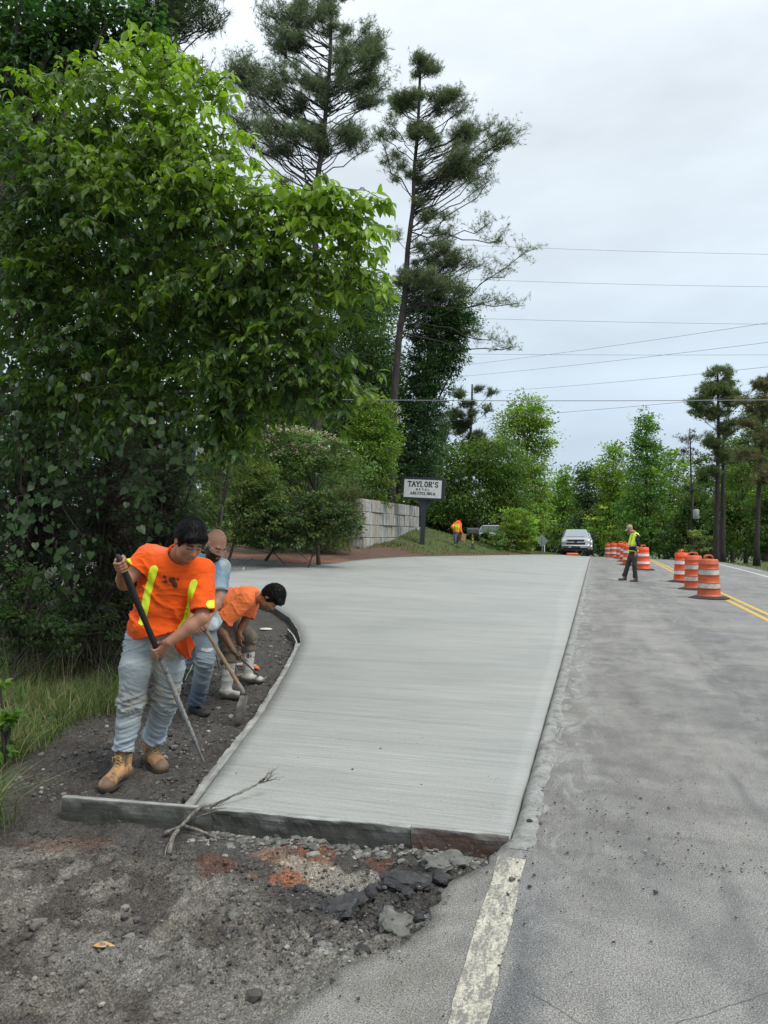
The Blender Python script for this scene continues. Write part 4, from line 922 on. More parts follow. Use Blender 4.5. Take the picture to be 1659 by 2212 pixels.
# wild vine with heart-shaped leaves
def vine():
    g = np.random.default_rng(77); root = empty('wild_grapevine', (-4.0, 6.6, tz(-4.0, 6.6)), 0, 'wild vine with heart-shaped leaves trailing in the shade at the far left', 'vine')
    off = -np.array(root.location); mb = MB(); P = []; D = []; S = []; C = []
    st_ = [((60, 820), (90, 1100)), ((180, 800), (150, 1050)), ((260, 850), (235, 1010)), ((330, 860), (300, 1130)), ((290, 900), (310, 1165)), ((30, 900), (60, 1240)), ((120, 930), (180, 1200)), ((380, 880), (400, 1000)), ((430, 900), (440, 990)),
           ((220, 900), (200, 1120)), ((20, 1060), (150, 1300)), ((90, 1090), (170, 1290)), ((10, 760), (30, 1000)), ((140, 780), (270, 930)), ((300, 860), (420, 950)), ((60, 980), (20, 1180))]
    for a, b in st_:
        Y = 6.2 + g.uniform(-.3, .5); A, Bb = at(*a, Y), at(*b, Y + g.uniform(-.3, .3)); L = limb(A, Bb, .12, 12, g); L[1:-1] += g.normal(0, .03, (10, 3)); mb.tube(L + off, .004, 4, cap=False)
        for k in range(20):
            u = g.uniform(0, 11); p = L[int(u)] + g.normal(0, .09, 3); P.append(p + off); D.append(np.array((g.normal(0, .5), -.35 + g.normal(0, .3), -.8))); S.append(g.uniform(.035, .085)); C.append(np.array((.034, .070, .020)) * math.exp(g.normal(0, .25)))
    P = np.array(P); D = np.array(D); S = np.array(S); C = np.array(C)
    V, F = scatter.__defaults__ and T_HEART
    lv = Leaves()
    dn = norm(D); upv = np.array((0, -1.0, .25)) + g.normal(0, .35, (len(P), 3))
    X = norm(np.cross(dn, upv)); Z = np.cross(X, dn)
    W = (V[None, :, 0:1] * X[:, None] + V[None, :, 1:2] * dn[:, None] + V[None, :, 2:3] * Z[:, None]) * S[:, None, None] + P[:, None]
    FF = (F[None] + (np.arange(len(P)) * len(V))[:, None, None]).reshape(-1, 3)
    big = np.argsort(-S)[:200]; mk_ = np.ones(len(P), bool); mk_[big] = False
    mm = [mesh_data('leaf', V, [F], LEAF_MAT, False, col=np.tile(np.array((.034, .070, .020)) * k, (len(V), 1))) for k in (.75, 1, 1.35)]
    for i in big:
        o = link('leaf', mm[int(g.integers(0, 3))], root); x, d, z, p = X[i], dn[i], Z[i], P[i]
        o.matrix_local = Matrix(((x[0], d[0], z[0], p[0]), (x[1], d[1], z[1], p[1]), (x[2], d[2], z[2], p[2]), (0, 0, 0, 1))) @ Matrix.Diagonal((S[i], S[i], S[i], 1))
    n_ = int(mk_.sum()); lv.add(W[mk_].reshape(-1, 3), (F[None] + (np.arange(n_) * len(V))[:, None, None]).reshape(-1, 3), np.repeat(C[mk_], len(V), 0))
    tag(lv.build('foliage', LEAF_MAT, root), kind='stuff'); mb.build('stem', BARK_DARK, root)
vine()

# ------------------------------------------------------------------ grass
GRASS_MAT = leafmat('grass_blade', .3, .55, .3, (1.2, 1.25, .6))
def blades(P, H, W, lean, col, g, seg=3):
    """curved tapering blades rooted at P"""
    n = len(P); a = g.uniform(0, 2 * math.pi, n); d = np.stack([np.cos(a), np.sin(a), a * 0], 1); s = np.stack([-np.sin(a), np.cos(a), a * 0], 1)
    Vs = []
    for k in range(seg):
        u = k / seg; c = P + np.array((0, 0, 1)) * (H * (u - .35 * lean * u * u))[:, None] + d * (H * lean * u ** 1.8)[:, None]; w = (W * (1 - u * .75))[:, None]
        Vs += [c - s * w, c + s * w]
    u = 1; Vs.append(P + np.array((0, 0, 1)) * (H * (1 - .35 * lean * 1))[:, None] + d * (H * lean)[:, None])
    m_ = len(Vs); V = np.stack(Vs, 1).reshape(-1, 3); b = (np.arange(n) * m_)[:, None]
    F = []
    for k in range(seg - 1): F += [b + np.array((2 * k, 2 * k + 1, 2 * k + 3)), b + np.array((2 * k, 2 * k + 3, 2 * k + 2))]
    F.append(b + np.array((2 * seg - 2, 2 * seg - 1, 2 * seg)))
    return V, np.concatenate(F), np.repeat(col, m_, 0)
def in_px(poly, n, g, Yr, zoff=0):
    """random ground points whose picture position falls inside a polygon of the photo"""
    out = []; poly = np.array(poly, float)
    lo, hi = poly.min(0), poly.max(0)
    q = g.uniform(lo, hi, (n * 3, 2)); ins = np.zeros(len(q), bool); j = len(poly) - 1
    for i in range(len(poly)):
        xi, yi = poly[i]; xj, yj = poly[j]; c = ((yi > q[:, 1]) != (yj > q[:, 1])) & (q[:, 0] < (xj - xi) * (q[:, 1] - yi) / (yj - yi + 1e-9) + xi); ins ^= c; j = i
    q = q[ins][:n]
    Y = np.full(len(q), float(np.mean(Yr)))
    for _ in range(25):
        p = np.stack([(q[:, 0] * K - 384) / FPX, (512 - q[:, 1] * K) / FPX], 1)
        wy = cp - p[:, 1] * sp_; wz = sp_ + p[:, 1] * cp; x = p[:, 0] / wy * Y; z = terrain(x, Y, False) + zoff
        Yn = (z - CAM_H) / (wz / wy); Y = np.clip(.5 * Y + .5 * np.where(np.isfinite(Yn), Yn, Y), *Yr)
    return np.stack([x, Y, z], 1)
def tall_grass():
    g = np.random.default_rng(9)
    P = in_px([(-120, 1480), (60, 1455), (250, 1440), (300, 1460), (262, 1540), (180, 1560), (120, 1600), (60, 1640), (-120, 1720)], 15000, g, (3.4, 9.5))
    P2_ = np.stack([g.uniform(-5.6, -2.55, 16000), g.uniform(4.9, 8.6, 16000)], 1); w = P2_[:, 0] < -2.75 - .28 * (P2_[:, 1] - 5); P2_ = P2_[w]
    P = np.concatenate([P[P[:, 0] < -2.0], np.concatenate([P2_, terrain(P2_[:, 0], P2_[:, 1])[:, None]], 1)])
    cl = vnoise(P * (1.7, 1.7, 0), 5); P = P[g.uniform(0, 1, len(P)) < .35 + .8 * cl]; P = P + g.normal(0, .03, P.shape) * (1, 1, 0)
    n = len(P); P[:, 2] = terrain(P[:, 0], P[:, 1]) - .02
    H = g.uniform(.08, .50, n) * (.45 + .8 * vnoise(P * (1.6, 1.6, 0), 8)); dry = g.uniform(0, 1, n) < .30
    c = jcol((.085, .15, .035), n, .3, .15, g); c[dry] = jcol((.30, .27, .14), int(dry.sum()), .25, .08, g)
    lv = Leaves(); lv.add(*blades(P, H, g.uniform(.0018, .0038, n), g.uniform(.25, 1.35, n), c, g, 4))
    # seed-head stalks
    k = 260; Q = P[g.choice(n, k)]; lv.add(*blades(Q, g.uniform(.4, .75, k), np.full(k, .0014), g.uniform(.1, .4, k), jcol((.30, .27, .15), k, .2, .08, g), g, 4))
    tag(lv.build('tall_grass', GRASS_MAT), kind='stuff')
tall_grass()
def tuft(x, y, n, h, label, name='grass_tuft', spread=.10, lean=(.6, 1.15), dirx=None, seed=1):
    g = np.random.default_rng(seed); z = tz(x, y); P = np.stack([g.normal(0, spread, n), g.normal(0, spread * .7, n), np.full(n, 0)], 1)
    dry = g.uniform(0, 1, n) < .3; c = jcol((.10, .17, .05), n, .3, .15, g); c[dry] = jcol((.34, .32, .15), int(dry.sum()), .2, .08, g)
    V, F, C = blades(P, g.uniform(.5, 1, n) * h, g.uniform(.002, .0045, n), g.uniform(*lean, n), c, g, 5)
    o = link(name, mesh_data(name, V, [F], GRASS_MAT, False, col=C), None, (x, y, z)); return tag(o, label, 'grass', 'grass tufts beside the form board')
tuft(-2.42, 4.16, 420, .50, 'big long-bladed grass tuft drooping at the left end of the grey form board', seed=3)
tuft(-2.50, 3.62, 300, .42, 'lower grass tuft hanging over the dirt below the form board\'s left end', seed=4, spread=.12)
tuft(-2.98, 4.35, 300, .45, 'grass tuft cut by the left picture edge above the others', seed=6, spread=.15)
def bank_grass():
    g = np.random.default_rng(10)
    x = g.uniform(-9, 14, 42000); y = g.uniform(30, 52, 42000); s, t = st(x, y); d = -t - U(s)
    k = (d > .45) & (s > 29) ; x, y = x[k], y[k]; z = terrain(x, y, True)
    n = len(x); c = jcol((.10, .165, .035), n, .28, .12, g); dry = vnoise(np.stack([x, y, x * 0], 1) * .9, 3) > .62; c[dry] = jcol((.16, .14, .07), int(dry.sum()), .25, .1, g)
    lv = Leaves(); lv.add(*blades(np.stack([x, y, z - .02], 1), g.uniform(.06, .16, n), g.uniform(.012, .022, n), g.uniform(.3, .9, n), c, g, 2))
    x = g.uniform(10, 45, 26000); y = g.uniform(15, 60, 26000); s, t = st(x, y); k = (t > 8.3) & (t < 16); x, y = x[k], y[k]; n = len(x)
    lv.add(*blades(np.stack([x, y, terrain(x, y) - .02], 1), g.uniform(.06, .17, n), g.uniform(.012, .02, n), g.uniform(.3, .9, n), jcol((.105, .155, .04), n, .28, .14, g), g, 2))
    # weedy strip between gravel lane and shrubs
    x = g.uniform(-13, 1, 14000); y = g.uniform(25, 36, 14000); s, t = st(x, y); d = -t - U(s); k = (s > 24 + 1.2 * (vnoise(np.stack([x, y, x * 0], 1) * .8, 6) - .5)) & (d > 2.5); x, y = x[k], y[k]; n = len(x)
    lv.add(*blades(np.stack([x, y, terrain(x, y) - .02], 1), g.uniform(.08, .25, n), g.uniform(.01, .02, n), g.uniform(.3, .9, n), jcol((.085, .13, .035), n, .3, .2, g), g, 2))
    tag(lv.build('short_grass', GRASS_MAT), kind='stuff')
bank_grass()

# ------------------------------------------------------------------ loose stones and clods
STONE_MAT = simple('clod', (1, 1, 1), .88, .35, 30, .6, 90, .004, attr=True)
def clods():
    g = np.random.default_rng(12)
    tm = [rock(1, k, .55, 1, .7) for k in range(6)]
    lv = Leaves()
    def put(x, y, r, c, sink=.25):
        z = terrain(x, y)
        for k in range(6):
            m_ = np.arange(len(x)) % 6 == k; V, F = tm[k]; n = int(m_.sum())
            if not n: continue
            a = g.uniform(0, 2 * math.pi, n); ca, sa = np.cos(a)[:, None], np.sin(a)[:, None]
            X = V[None, :, 0] * ca - V[None, :, 1] * sa; Yy = V[None, :, 0] * sa + V[None, :, 1] * ca; Zz = np.repeat(V[None, :, 2], n, 0)
            rr = r[m_][:, None]; W = np.stack([X * rr + x[m_][:, None], Yy * rr + y[m_][:, None], Zz * rr + z[m_][:, None] + rr * sink], -1)
            lv.add(W.reshape(-1, 3), (F[None] + (np.arange(n) * len(V))[:, None, None]).reshape(-1, 3), np.repeat(c[m_], len(V), 0))
    # foreground crumbs, then the worked strip beside the slab
    x = g.uniform(-3.3, .75, 16000); y = 1.9 + (g.uniform(0, 1, 16000) ** .8) * 2.3; s, t = st(x, y); k = (s < -.3) & (t < -.45 - 0 * s); x, y = x[k], y[k]; w = n2(x, y, 2.2, 3, 50) + .5; k = g.uniform(0, 1, len(x)) < w * 1.4; x, y = x[k], y[k]
    put(x, y, np.exp(g.normal(-5.25, .55, len(x))), ground_col(x[None], y[None])[0] * np.exp(g.normal(-.05, .26, (len(x), 1))))
    x = g.uniform(-4.4, 0, 17000); y = g.uniform(4.2, 12, 17000); s, t = st(x, y); d = -t - U(s); k = (d > .06) & (d < 2.2) & (s > .0) & (g.uniform(0, 1, len(x)) < .25 + 1.2 * (vnoise(np.stack([x, y, x * 0], 1) * 2.3, 9) > .45)); x, y = x[k], y[k]
    put(x, y, np.exp(g.normal(-4.7, .5, len(x))), np.exp(g.normal(0, .5, (len(x), 1))) * np.array((.088, .083, .077)))
    # dark broken asphalt crumbs heaped between the board and the road edge
    n = 3600; x = g.normal(-.05, .42, n); y = g.normal(3.15, .26, n); s, t = st(x, y); k = (s < -.15) & (t < -.25); x, y = x[k], y[k]
    put(x, y, np.exp(g.normal(-5.4, .6, len(x))), np.exp(g.normal(0, .5, (len(x), 1))) * np.array((.065, .062, .060)), .15)
    x = g.uniform(-3.0, .4, 1500); y = g.uniform(2.0, 3.9, 1500); w = n2(x, y, 1.8, 3, 91) + .5; k = (g.uniform(0, 1, len(x)) < 1.6 * (w - .35)); x, y = x[k], y[k]; s, t = st(x, y); k = (s < -.28) & (t < -.45); x, y = x[k], y[k]
    put(x, y, np.exp(g.normal(-4.85, .45, len(x))), ground_col(x[None], y[None])[0] * np.exp(g.normal(.0, .22, (len(x), 1))), -.1)
    # gravel of the side lane
    x = g.uniform(-14, 0, 5000); y = g.uniform(13, 27, 5000); s, t = st(x, y); d = -t - U(s); k = (d > .05) & (s > 10.5); x, y = x[k], y[k]
    put(x, y, np.exp(g.normal(-4.2, .45, len(x))), np.exp(g.normal(0, .4, (len(x), 1))) * np.array((.20, .198, .192)), .1)
    tag(lv.build('gravel', STONE_MAT), kind='stuff')
    # crumbs on the asphalt
    lv.V.clear(); lv.F.clear(); lv.C.clear(); lv.n = 0
    def g_at(x, y): s, t = st(x, y); return grade(s, t) - .004
    n = 700; s = g.normal(.1, .6, n); t = np.abs(g.normal(0, .75, n)) + .02; s2 = np.concatenate([g.uniform(-2, 3, 150), -g.uniform(.1, 2.2, 330)]); t2 = np.concatenate([g.uniform(.15, 3, 150), -.08 - np.abs(g.normal(.25, .12, 330))]); s = np.concatenate([s, s2, g.normal(-.05, .035, 150)]); t = np.concatenate([t, t2, g.uniform(.55, 1.35, 150)])
    s = np.concatenate([s, g.uniform(.3, 1.8, 50)]); t = np.concatenate([t, -g.uniform(.1, 1.9, 50)])
    x, y = xy(s, t); z = g_at(x, y) + .004; r = np.exp(g.normal(-6.0, .6, len(x)))
    for k in range(6):
        m_ = np.arange(len(x)) % 6 == k; V, F = tm[k]; q = int(m_.sum()); W = V[None] * r[m_][:, None, None] + np.stack([x[m_], y[m_], z[m_] + r[m_] * .4], 1)[:, None]
        lv.add(W.reshape(-1, 3), (F[None] + (np.arange(q) * len(V))[:, None, None]).reshape(-1, 3), np.repeat(np.exp(g.normal(0, .6, (q, 1))) * np.array((.085, .080, .072)), len(V), 0))
    tag(lv.build('road_grit', STONE_MAT), kind='stuff')
clods()
# ------------------------------------------------------------------ helpers to stand things on the ground
def ong(dx, dy, zf=None, lo=1.5, hi=120):
    """ground point seen at a pixel of the photo"""
    zf = zf or (lambda x, y: tz(x, y)); px = (dx * K - 384) / FPX; pz = (512 - dy * K) / FPX; wy = cp - pz * sp_; wz = sp_ + pz * cp
    Y = lo
    while Y < hi:
        if CAM_H + wz / wy * Y < zf(px / wy * Y, Y): break
        Y += .02 + Y * .004
    return np.array((px / wy * Y, Y, zf(px / wy * Y, Y)))
def zroad(x, y): s, t = st(x, y); return float(grade(s, t)) - .008
RDIR = np.array((SX, SY, 0.)); RYAW = -math.atan2(SX, SY)

# ------------------------------------------------------------------ form boards round the slab
m = M('form_board_wood'); co = m.coord('UV'); gr = m.noise(m.coord('UV', (1.5, 30, 1)), 1.2, 5, .65, .4); bl_ = m.noise(co, 5, 5, .65); fn = m.noise(co, 60, 4, .7)
c = m.mix(1.0, m.attr(), m.ramp(gr, [(.3, .65), (.7, 1.35)]), 'MULTIPLY'); c = m.mix(1.0, c, m.ramp(bl_, [(.3, .6), (.7, 1.4)]), 'MULTIPLY')
c = m.mix(m.mr(m.noise(co, 22, 4, .7), .60, .72, 0, .55), c, (.30, .30, .28)); m.base(c).rough(m.mr(bl_, .3, .7, .45, .8)); b = m.bump(gr, .3, .006); m.bump(fn, .6, .006, b)
MAT_FORM = m.m
def board(name, pts, z0, z1, th, face, top, seed=0, rough=.004, lip=0, label=None, ds=.02, side=1):
    """plank along pts (x,y,z of its top line, slab side); thickness goes away from the slab"""
    pts = np.asarray(pts, float); L = np.concatenate([[0], np.cumsum(np.linalg.norm(np.diff(pts[:, :2], axis=0), axis=1))]); n = max(3, int(L[-1] / ds))
    u = np.linspace(0, L[-1], n); P = np.stack([np.interp(u, L, pts[:, k]) for k in range(3)], 1)
    T = np.gradient(P[:, :2], axis=0); T /= np.linalg.norm(T, axis=1)[:, None]; Nn = np.stack([-T[:, 1], T[:, 0]], 1) * side
    prof = [(0, z0)] + [(0, z1)] + [(th * .5, z1), (th, z1)] + [(th, z1 + (z0 - z1) * k) for k in (.06, .15, .3, .45, .6, .8, 1.0)]
    V = []; C = []; UVs = []
    for j, (o_, z) in enumerate(prof):
        nn = n2(u + seed * 3.1, np.full(n, j * .05), 7, 4, seed) ; nf = n2(u, np.full(n, j * .31), 31, 3, seed + 5)
        off = o_ + (rough * 3 * nn + rough * 4 * np.maximum(0, nf) if j > 2 else 0) + (lip * np.maximum(0, nn + .15) if 2 < j < 6 else 0)
        V.append(np.stack([P[:, 0] + Nn[:, 0] * off, P[:, 1] + Nn[:, 1] * off, P[:, 2] + z + (rough * nf * 1.5 if 0 < j < 4 else 0)], 1))
        w = np.clip(1.2 - abs(j - 2) * .5, 0, 1) if j < 5 else 0
        w = np.clip(w + (nn * 1.6 if 3 <= j <= 6 else 0), 0, 1) if j > 2 else w
        w = np.broadcast_to(w, (n,))[:, None]; C.append(np.array(face)[None] * (1 - w) + np.array(top)[None] * w); UVs.append(np.stack([u, np.full(n, o_ - z)], 1))
    m_ = len(prof); V = np.stack(V, 1).reshape(-1, 3); C = np.stack(C, 1).reshape(-1, 3); UV = np.stack(UVs, 1).reshape(-1, 2)
    i = (np.arange(n - 1) * m_)[:, None]; j = np.arange(m_); k = (j + 1) % m_
    F = np.stack([i + j, i + k, i + m_ + k, i + m_ + j], -1).reshape(-1, 4)
    caps = [np.array([(0, q, q + 1) for q in range(1, m_ - 1)]), np.array([((n - 1) * m_, (n - 1) * m_ + q + 1, (n - 1) * m_ + q) for q in range(1, m_ - 1)])]
    o = link(name, mesh_data(name, V, [F] + caps, MAT_FORM, False, col=C, uv=UV)); return tag(o, label, 'board', 'form boards around the slab')
def bp(s, t, z=0): x, y = xy(s, t); return (x, y, float(grade(s, t)) + z)
board('form_board', [bp(-.150, -2.66), bp(-.062, -1.70)], -.20, .004, .038, (.060, .060, .052), (.33, .33, .30), 1, .0015, label='grey weathered form board standing out left beyond the slab corner', side=-1)
board('form_board', [bp(-.061, -1.697), bp(.020, -.56)], -.20, .004, .038, (.055, .055, .048), (.36, .37, .35), 2, .004, .03, label='cement-crusted middle form board under the front edge of the slab', side=-1)
board('form_board', [bp(.021, -.557), bp(.058, -.045)], -.20, .004, .036, (.085, .050, .036), (.36, .37, .35), 3, .003, .014, label='reddish-brown form board at the right end of the slab front', side=-1)
ssd = np.linspace(-.10, 5.9, 40)
board('form_board', [bp(s, -U(s) - .004) for s in ssd], -.17, .003, .055, (.16, .158, .145), (.31, .31, .285), 4, .006, .008, label='long mortar-covered edge board along the straight left side of the slab', side=1, ds=.03)
ssd = np.concatenate([np.linspace(5.92, 9.6, 40), np.linspace(9.7, 12.4, 36)])
board('form_board', [bp(s, -U(s) - .004, -.004) for s in ssd], -.30, .002, .014, (.085, .082, .070), (.28, .28, .26), 5, .0015, label='thin bent form board following the curved edge of the slab', side=1, ds=.04)
board('form_board', [bp(s, -U(s) - w, -.02) for s, w in ((5.55, .055), (6.1, .07), (6.7, .10), (7.3, .17))], -.26, .002, .020, (.14, .135, .115), (.40, .40, .37), 6, .002, label='short streaked board doubling the bent one beside the pit', side=1, ds=.03)
# mortar spilled in front of the middle board
def mortar_spill():
    g = np.random.default_rng(4); lv = Leaves(); V, F = rock(1, 3, .6, 1, .6)
    for k in range(900):
        t = g.uniform(-1.75, -.15); s = .02 + .07 * t - abs(g.normal(0, .08)); x, y = xy(s, t); r = math.exp(g.normal(-4.6, .45)); z = tz(x, y) + r * .1
        a = rotz(g.uniform(0, 6)); W = (V * (1.3, 1, .8) * r) @ a.T + (x, y, z); lv.add(W, F, np.tile(np.array((.15, .148, .135)) * math.exp(g.normal(0, .35)), (len(V), 1)))
    tag(lv.build('mortar_crumbs', STONE_MAT), kind='stuff')
mortar_spill()

# ------------------------------------------------------------------ lumps of broken asphalt
m = M('broken_asphalt'); co = m.coord(); v = m.noise(co, 22, 6, .7); m.base(m.ramp(v, [(.3, (.018, .018, .02)), (.6, (.06, .06, .062)), (.8, (.14, .14, .135))])).rough(m.mr(v, .3, .7, .55, .9)); b = m.bump(v, .9, .02); m.bump(m.noise(co, 90, 3), .6, .005, b); MAT_LUMP = m.m
MAT_LUMPG = simple('grey_lump', (.14, .14, .125), .85, .4, 14, .9, 50, .01)
lumps = [(805, 1940, .040, 'dark jagged piece between the lone black lump and the flat jagged slab', 0), (880, 1950, .035, 'small dark crumbling piece just below the flat jagged slab', 0), (950, 1912, .045, 'black crumbly piece against the broken road edge', 0), (820, 1985, .028, 'little dark piece left of the grey-crusted lump', 0), (1010, 1850, .04, 'dark wedge-shaped lump below the brown board', 0), (728, 1975, .075, 'black lump of broken asphalt lying alone in the middle of the foreground dirt', 0), (846, 2006, .080, 'grey-crusted lump at the lower right edge of the rubble', 1), (862, 1918, .085, 'flat jagged black asphalt slab leaning in the rubble', 0),
         (912, 1922, .055, 'thin black asphalt flake right of the flat jagged slab', 0), (942, 1880, .065, 'cracked grey-black lump beside the broken road edge', 1), (765, 1960, .045, 'small black lump just right of the lone black lump', 0),
         (985, 1868, .070, 'large angular lump at the tip of the broken road edge', 1), (1062, 1838, .035, 'black lump wedged under the right end of the brown form board', 0), (1083, 1826, .030, 'small pale-topped lump against the slab\'s front right corner', 1),
         (650, 1925, .026, 'round dark pebble beside the orange clay stain', 0), (505, 1990, .022, 'small rough clod left of the lone black lump', 1), (900, 1985, .04, 'low black lump half buried near the grey-crusted lump', 0)]
for i, (dx, dy, r, lab, k) in enumerate(lumps):
    p = ong(dx, dy); V, F = rock(r, 20 + i, .55, 3, .5 if r > .05 else .7); V = V * (1.3, .95, 1); V += (np.abs(fbm(V * 16, 2, i)[:, None] - .5) - .12) * r * 1.3 * norm(V) + (fbm(V * 60, 2, i)[:, None] - .5) * r * .30 * norm(V)
    me = mesh_data('asphalt_lump', V @ rotz(i * 1.3).T, [F], (MAT_LUMP, MAT_LUMPG)[k], False); o = link('asphalt_lump', me, None, p + (0, 0, r * .22)); tag(o, lab, 'rubble', 'lumps of broken asphalt in the dirt')

# ------------------------------------------------------------------ sticks and litter
MAT_ROOT = barkmat('root_bark', (.06, .045, .04), (.38, .36, .31), 30)
def stick():
    root = empty('fallen_branch', at(430, 1758, 4.12), 0, 'dead branch with a twiggy tip lying over the front left corner of the slab', 'branch'); off = -np.array(root.location); mb = MB(); g = np.random.default_rng(3)
    pts = [ong(352, 1812) + (0, 0, .012), np.array(at(392, 1783, 4.02)), at(430, 1757, 4.10), at(470, 1738, 4.14), at(520, 1712, 4.20), at(550, 1698, 4.25), at(574, 1686, 4.28)]
    for p in pts[2:]: p[2] = max(p[2], zroad(p[0], p[1]) + .022)
    P = np.array(pts); T = np.linspace(0, 1, 22); Q = np.stack([np.interp(T, np.linspace(0, 1, len(P)), P[:, k]) for k in range(3)], 1) + g.normal(0, .0035, (22, 3)); mb.tube(Q + off, np.linspace(.012, .005, 22) * (1 + .15 * g.normal(0, 1, 22)), 7)
    for k in range(15):
        a = Q[-1 - g.integers(0, 3)]; d = norm(P[-1] - P[-3] + g.normal(0, .06, 3) + (0, 0, .05)) * g.uniform(.05, .13); mb.tube(np.array([a, a + d * .5 + g.normal(0, .008, 3), a + d]) + off, (.0035, .002, .001), 3)
    for (a, b) in (((455, 1745), (500, 1722)), ((400, 1780), (470, 1750)), ((440, 1758), (490, 1745))):
        A = at(*a, 4.1); B = at(*b, 4.0); mb.tube(np.array([A, (A + B) / 2 + (0, 0, .01), B]) + off, (.005, .004, .0015), 4)
    mb.build('stem', MAT_ROOT, root, True)
    r2 = MB(); P = [ong(366, 1846) + (0, 0, .004), ong(372, 1822) + (0, 0, .03), ong(392, 1806) + (0, 0, .045), ong(425, 1806) + (0, 0, .035), ong(450, 1812) + (0, 0, .02), ong(472, 1822) + (0, 0, .006)]
    P = np.array(P); T = np.linspace(0, 1, 18); Q = np.stack([np.interp(T, np.linspace(0, 1, 6), P[:, k]) for k in range(3)], 1) + g.normal(0, .002, (18, 3)); r2.tube(Q - P[0], np.linspace(.014, .006, 18), 7)
    r2.tube(np.array([Q[3], Q[2] + (-.02, -.02, -.01), Q[0] + (-.01, -.05, 0)]) - P[0], (.008, .006, .003), 5)
    tag(r2.build('bent_root', MAT_ROOT, None, True, P[0]), 'arched pale root sticking out of the dirt below the fallen branch', 'root')
stick()
MAT_DRY = simple('dry_leaf', (.55, .33, .12), .6, .3, 20, .2)
p = ong(200, 2060); tag(link('dry_leaf', mesh_data('dry_leaf', T_LEAFLET[0] * .085 * (1, 1, .5), [T_LEAFLET[1]], MAT_DRY), None, p + (0, 0, .012)), 'curled tan leaf lying alone in the dirt at the lower left', 'leaf')
COL.objects[-1].rotation_euler = (0, 0, R(-80))
for (a, b, lab) in (((1320, 1962), (1425, 1950), None),):
    pass
sticks = [((60, 1935), (12, 1990), 'thin pale stick in the dirt at the far left below the grass tufts'), ((1370, 1995 - 600), (1440, 1990 - 600), None), ((700, 2035 - 20), (760, 2010), 'thin straw lying across the dirt near the lone black lump'), ((880, 1990), (945, 2000), 'fine twig lying left of the cracked cream line')]
for a, b, lab in sticks:
    if not lab: continue
    A, B = ong(*a) + (0, 0, .008), ong(*b) + (0, 0, .01); mb = MB(); mb.tube(np.array([A, (A + B) / 2 + (0, 0, .006), B]) - A, (.003, .0025, .0015), 5); tag(mb.build('twig', MAT_ROOT, None, True, A), lab, 'twig')

# small litter in the worked strip
MAT_PALE = simple('pale_foam', (.62, .60, .50), .8, .15, 20, .3, 80)
p = ong(574, 1362); mb = MB(); V, F = rock(.10, 3, .12, 2, .22); mb.add(V * (1.2, .8, 1), F); tag(mb.build('foam_piece', MAT_PALE, None, False, p + (0, 0, .02)), 'flat off-white piece lying in the dark soil near the bent form board', 'debris')
m = M('clear_plastic'); m.base((.85, .88, .9)).rough(.12).set(Transmission_Weight=.75, IOR=1.3); MAT_PLAST = m.m
MAT_CAP = simple('white_cap', (.75, .76, .76), .5, .05)
def bottle(name, loc, h, r, rot, label):
    root = empty(name, loc, 0, label, 'bottle'); root.rotation_euler = rot
    mb = MB(); mb.lathe([(0.001, 0), (r * .9, 0), (r, .01), (r, h * .3), (r * .92, h * .34), (r, h * .38), (r, h * .62), (r * .55, h * .80), (r * .38, h * .86), (r * .38, h * .93), (.001, h * .93)], 16); mb.build('bottle_body', MAT_PLAST, root, True)
    mb = MB(); mb.lathe([(r * .42, h * .9), (r * .42, h), (.001, h)], 12); mb.build('cap', MAT_CAP, root, True)
    mb = MB(); mb.lathe([(r * 1.01, h * .42), (r * 1.01, h * .58)], 16); mb.build('label_band', MAT_CAP, root, True)
p = ong(524, 1412); bottle('plastic_bottle', p + (0, 0, .035), .22, .034, (R(80), 0, R(60)), 'crushed clear plastic bottle in the dirt beside the hand of the bent worker')
p = ong(525, 1247); bottle('plastic_bottle', p, .24, .036, (0, R(4), 0), 'small pale bottle standing upright on the gravel lane')
MAT_GLOVE = simple('orange_glove', (.55, .16, .06), .8, .35, 25, .4); MAT_GLOVEG = simple('glove_knit', (.42, .40, .36), .9, .25, 60, .5)
for (dx, dy, yaw, lab) in ((536, 1446, .2, 'orange-and-grey work glove lying beside the white rubber boot'), (537, 1467, -.1, 'orange-palmed glove nearest the digging shovel, below the other glove')):
    pass

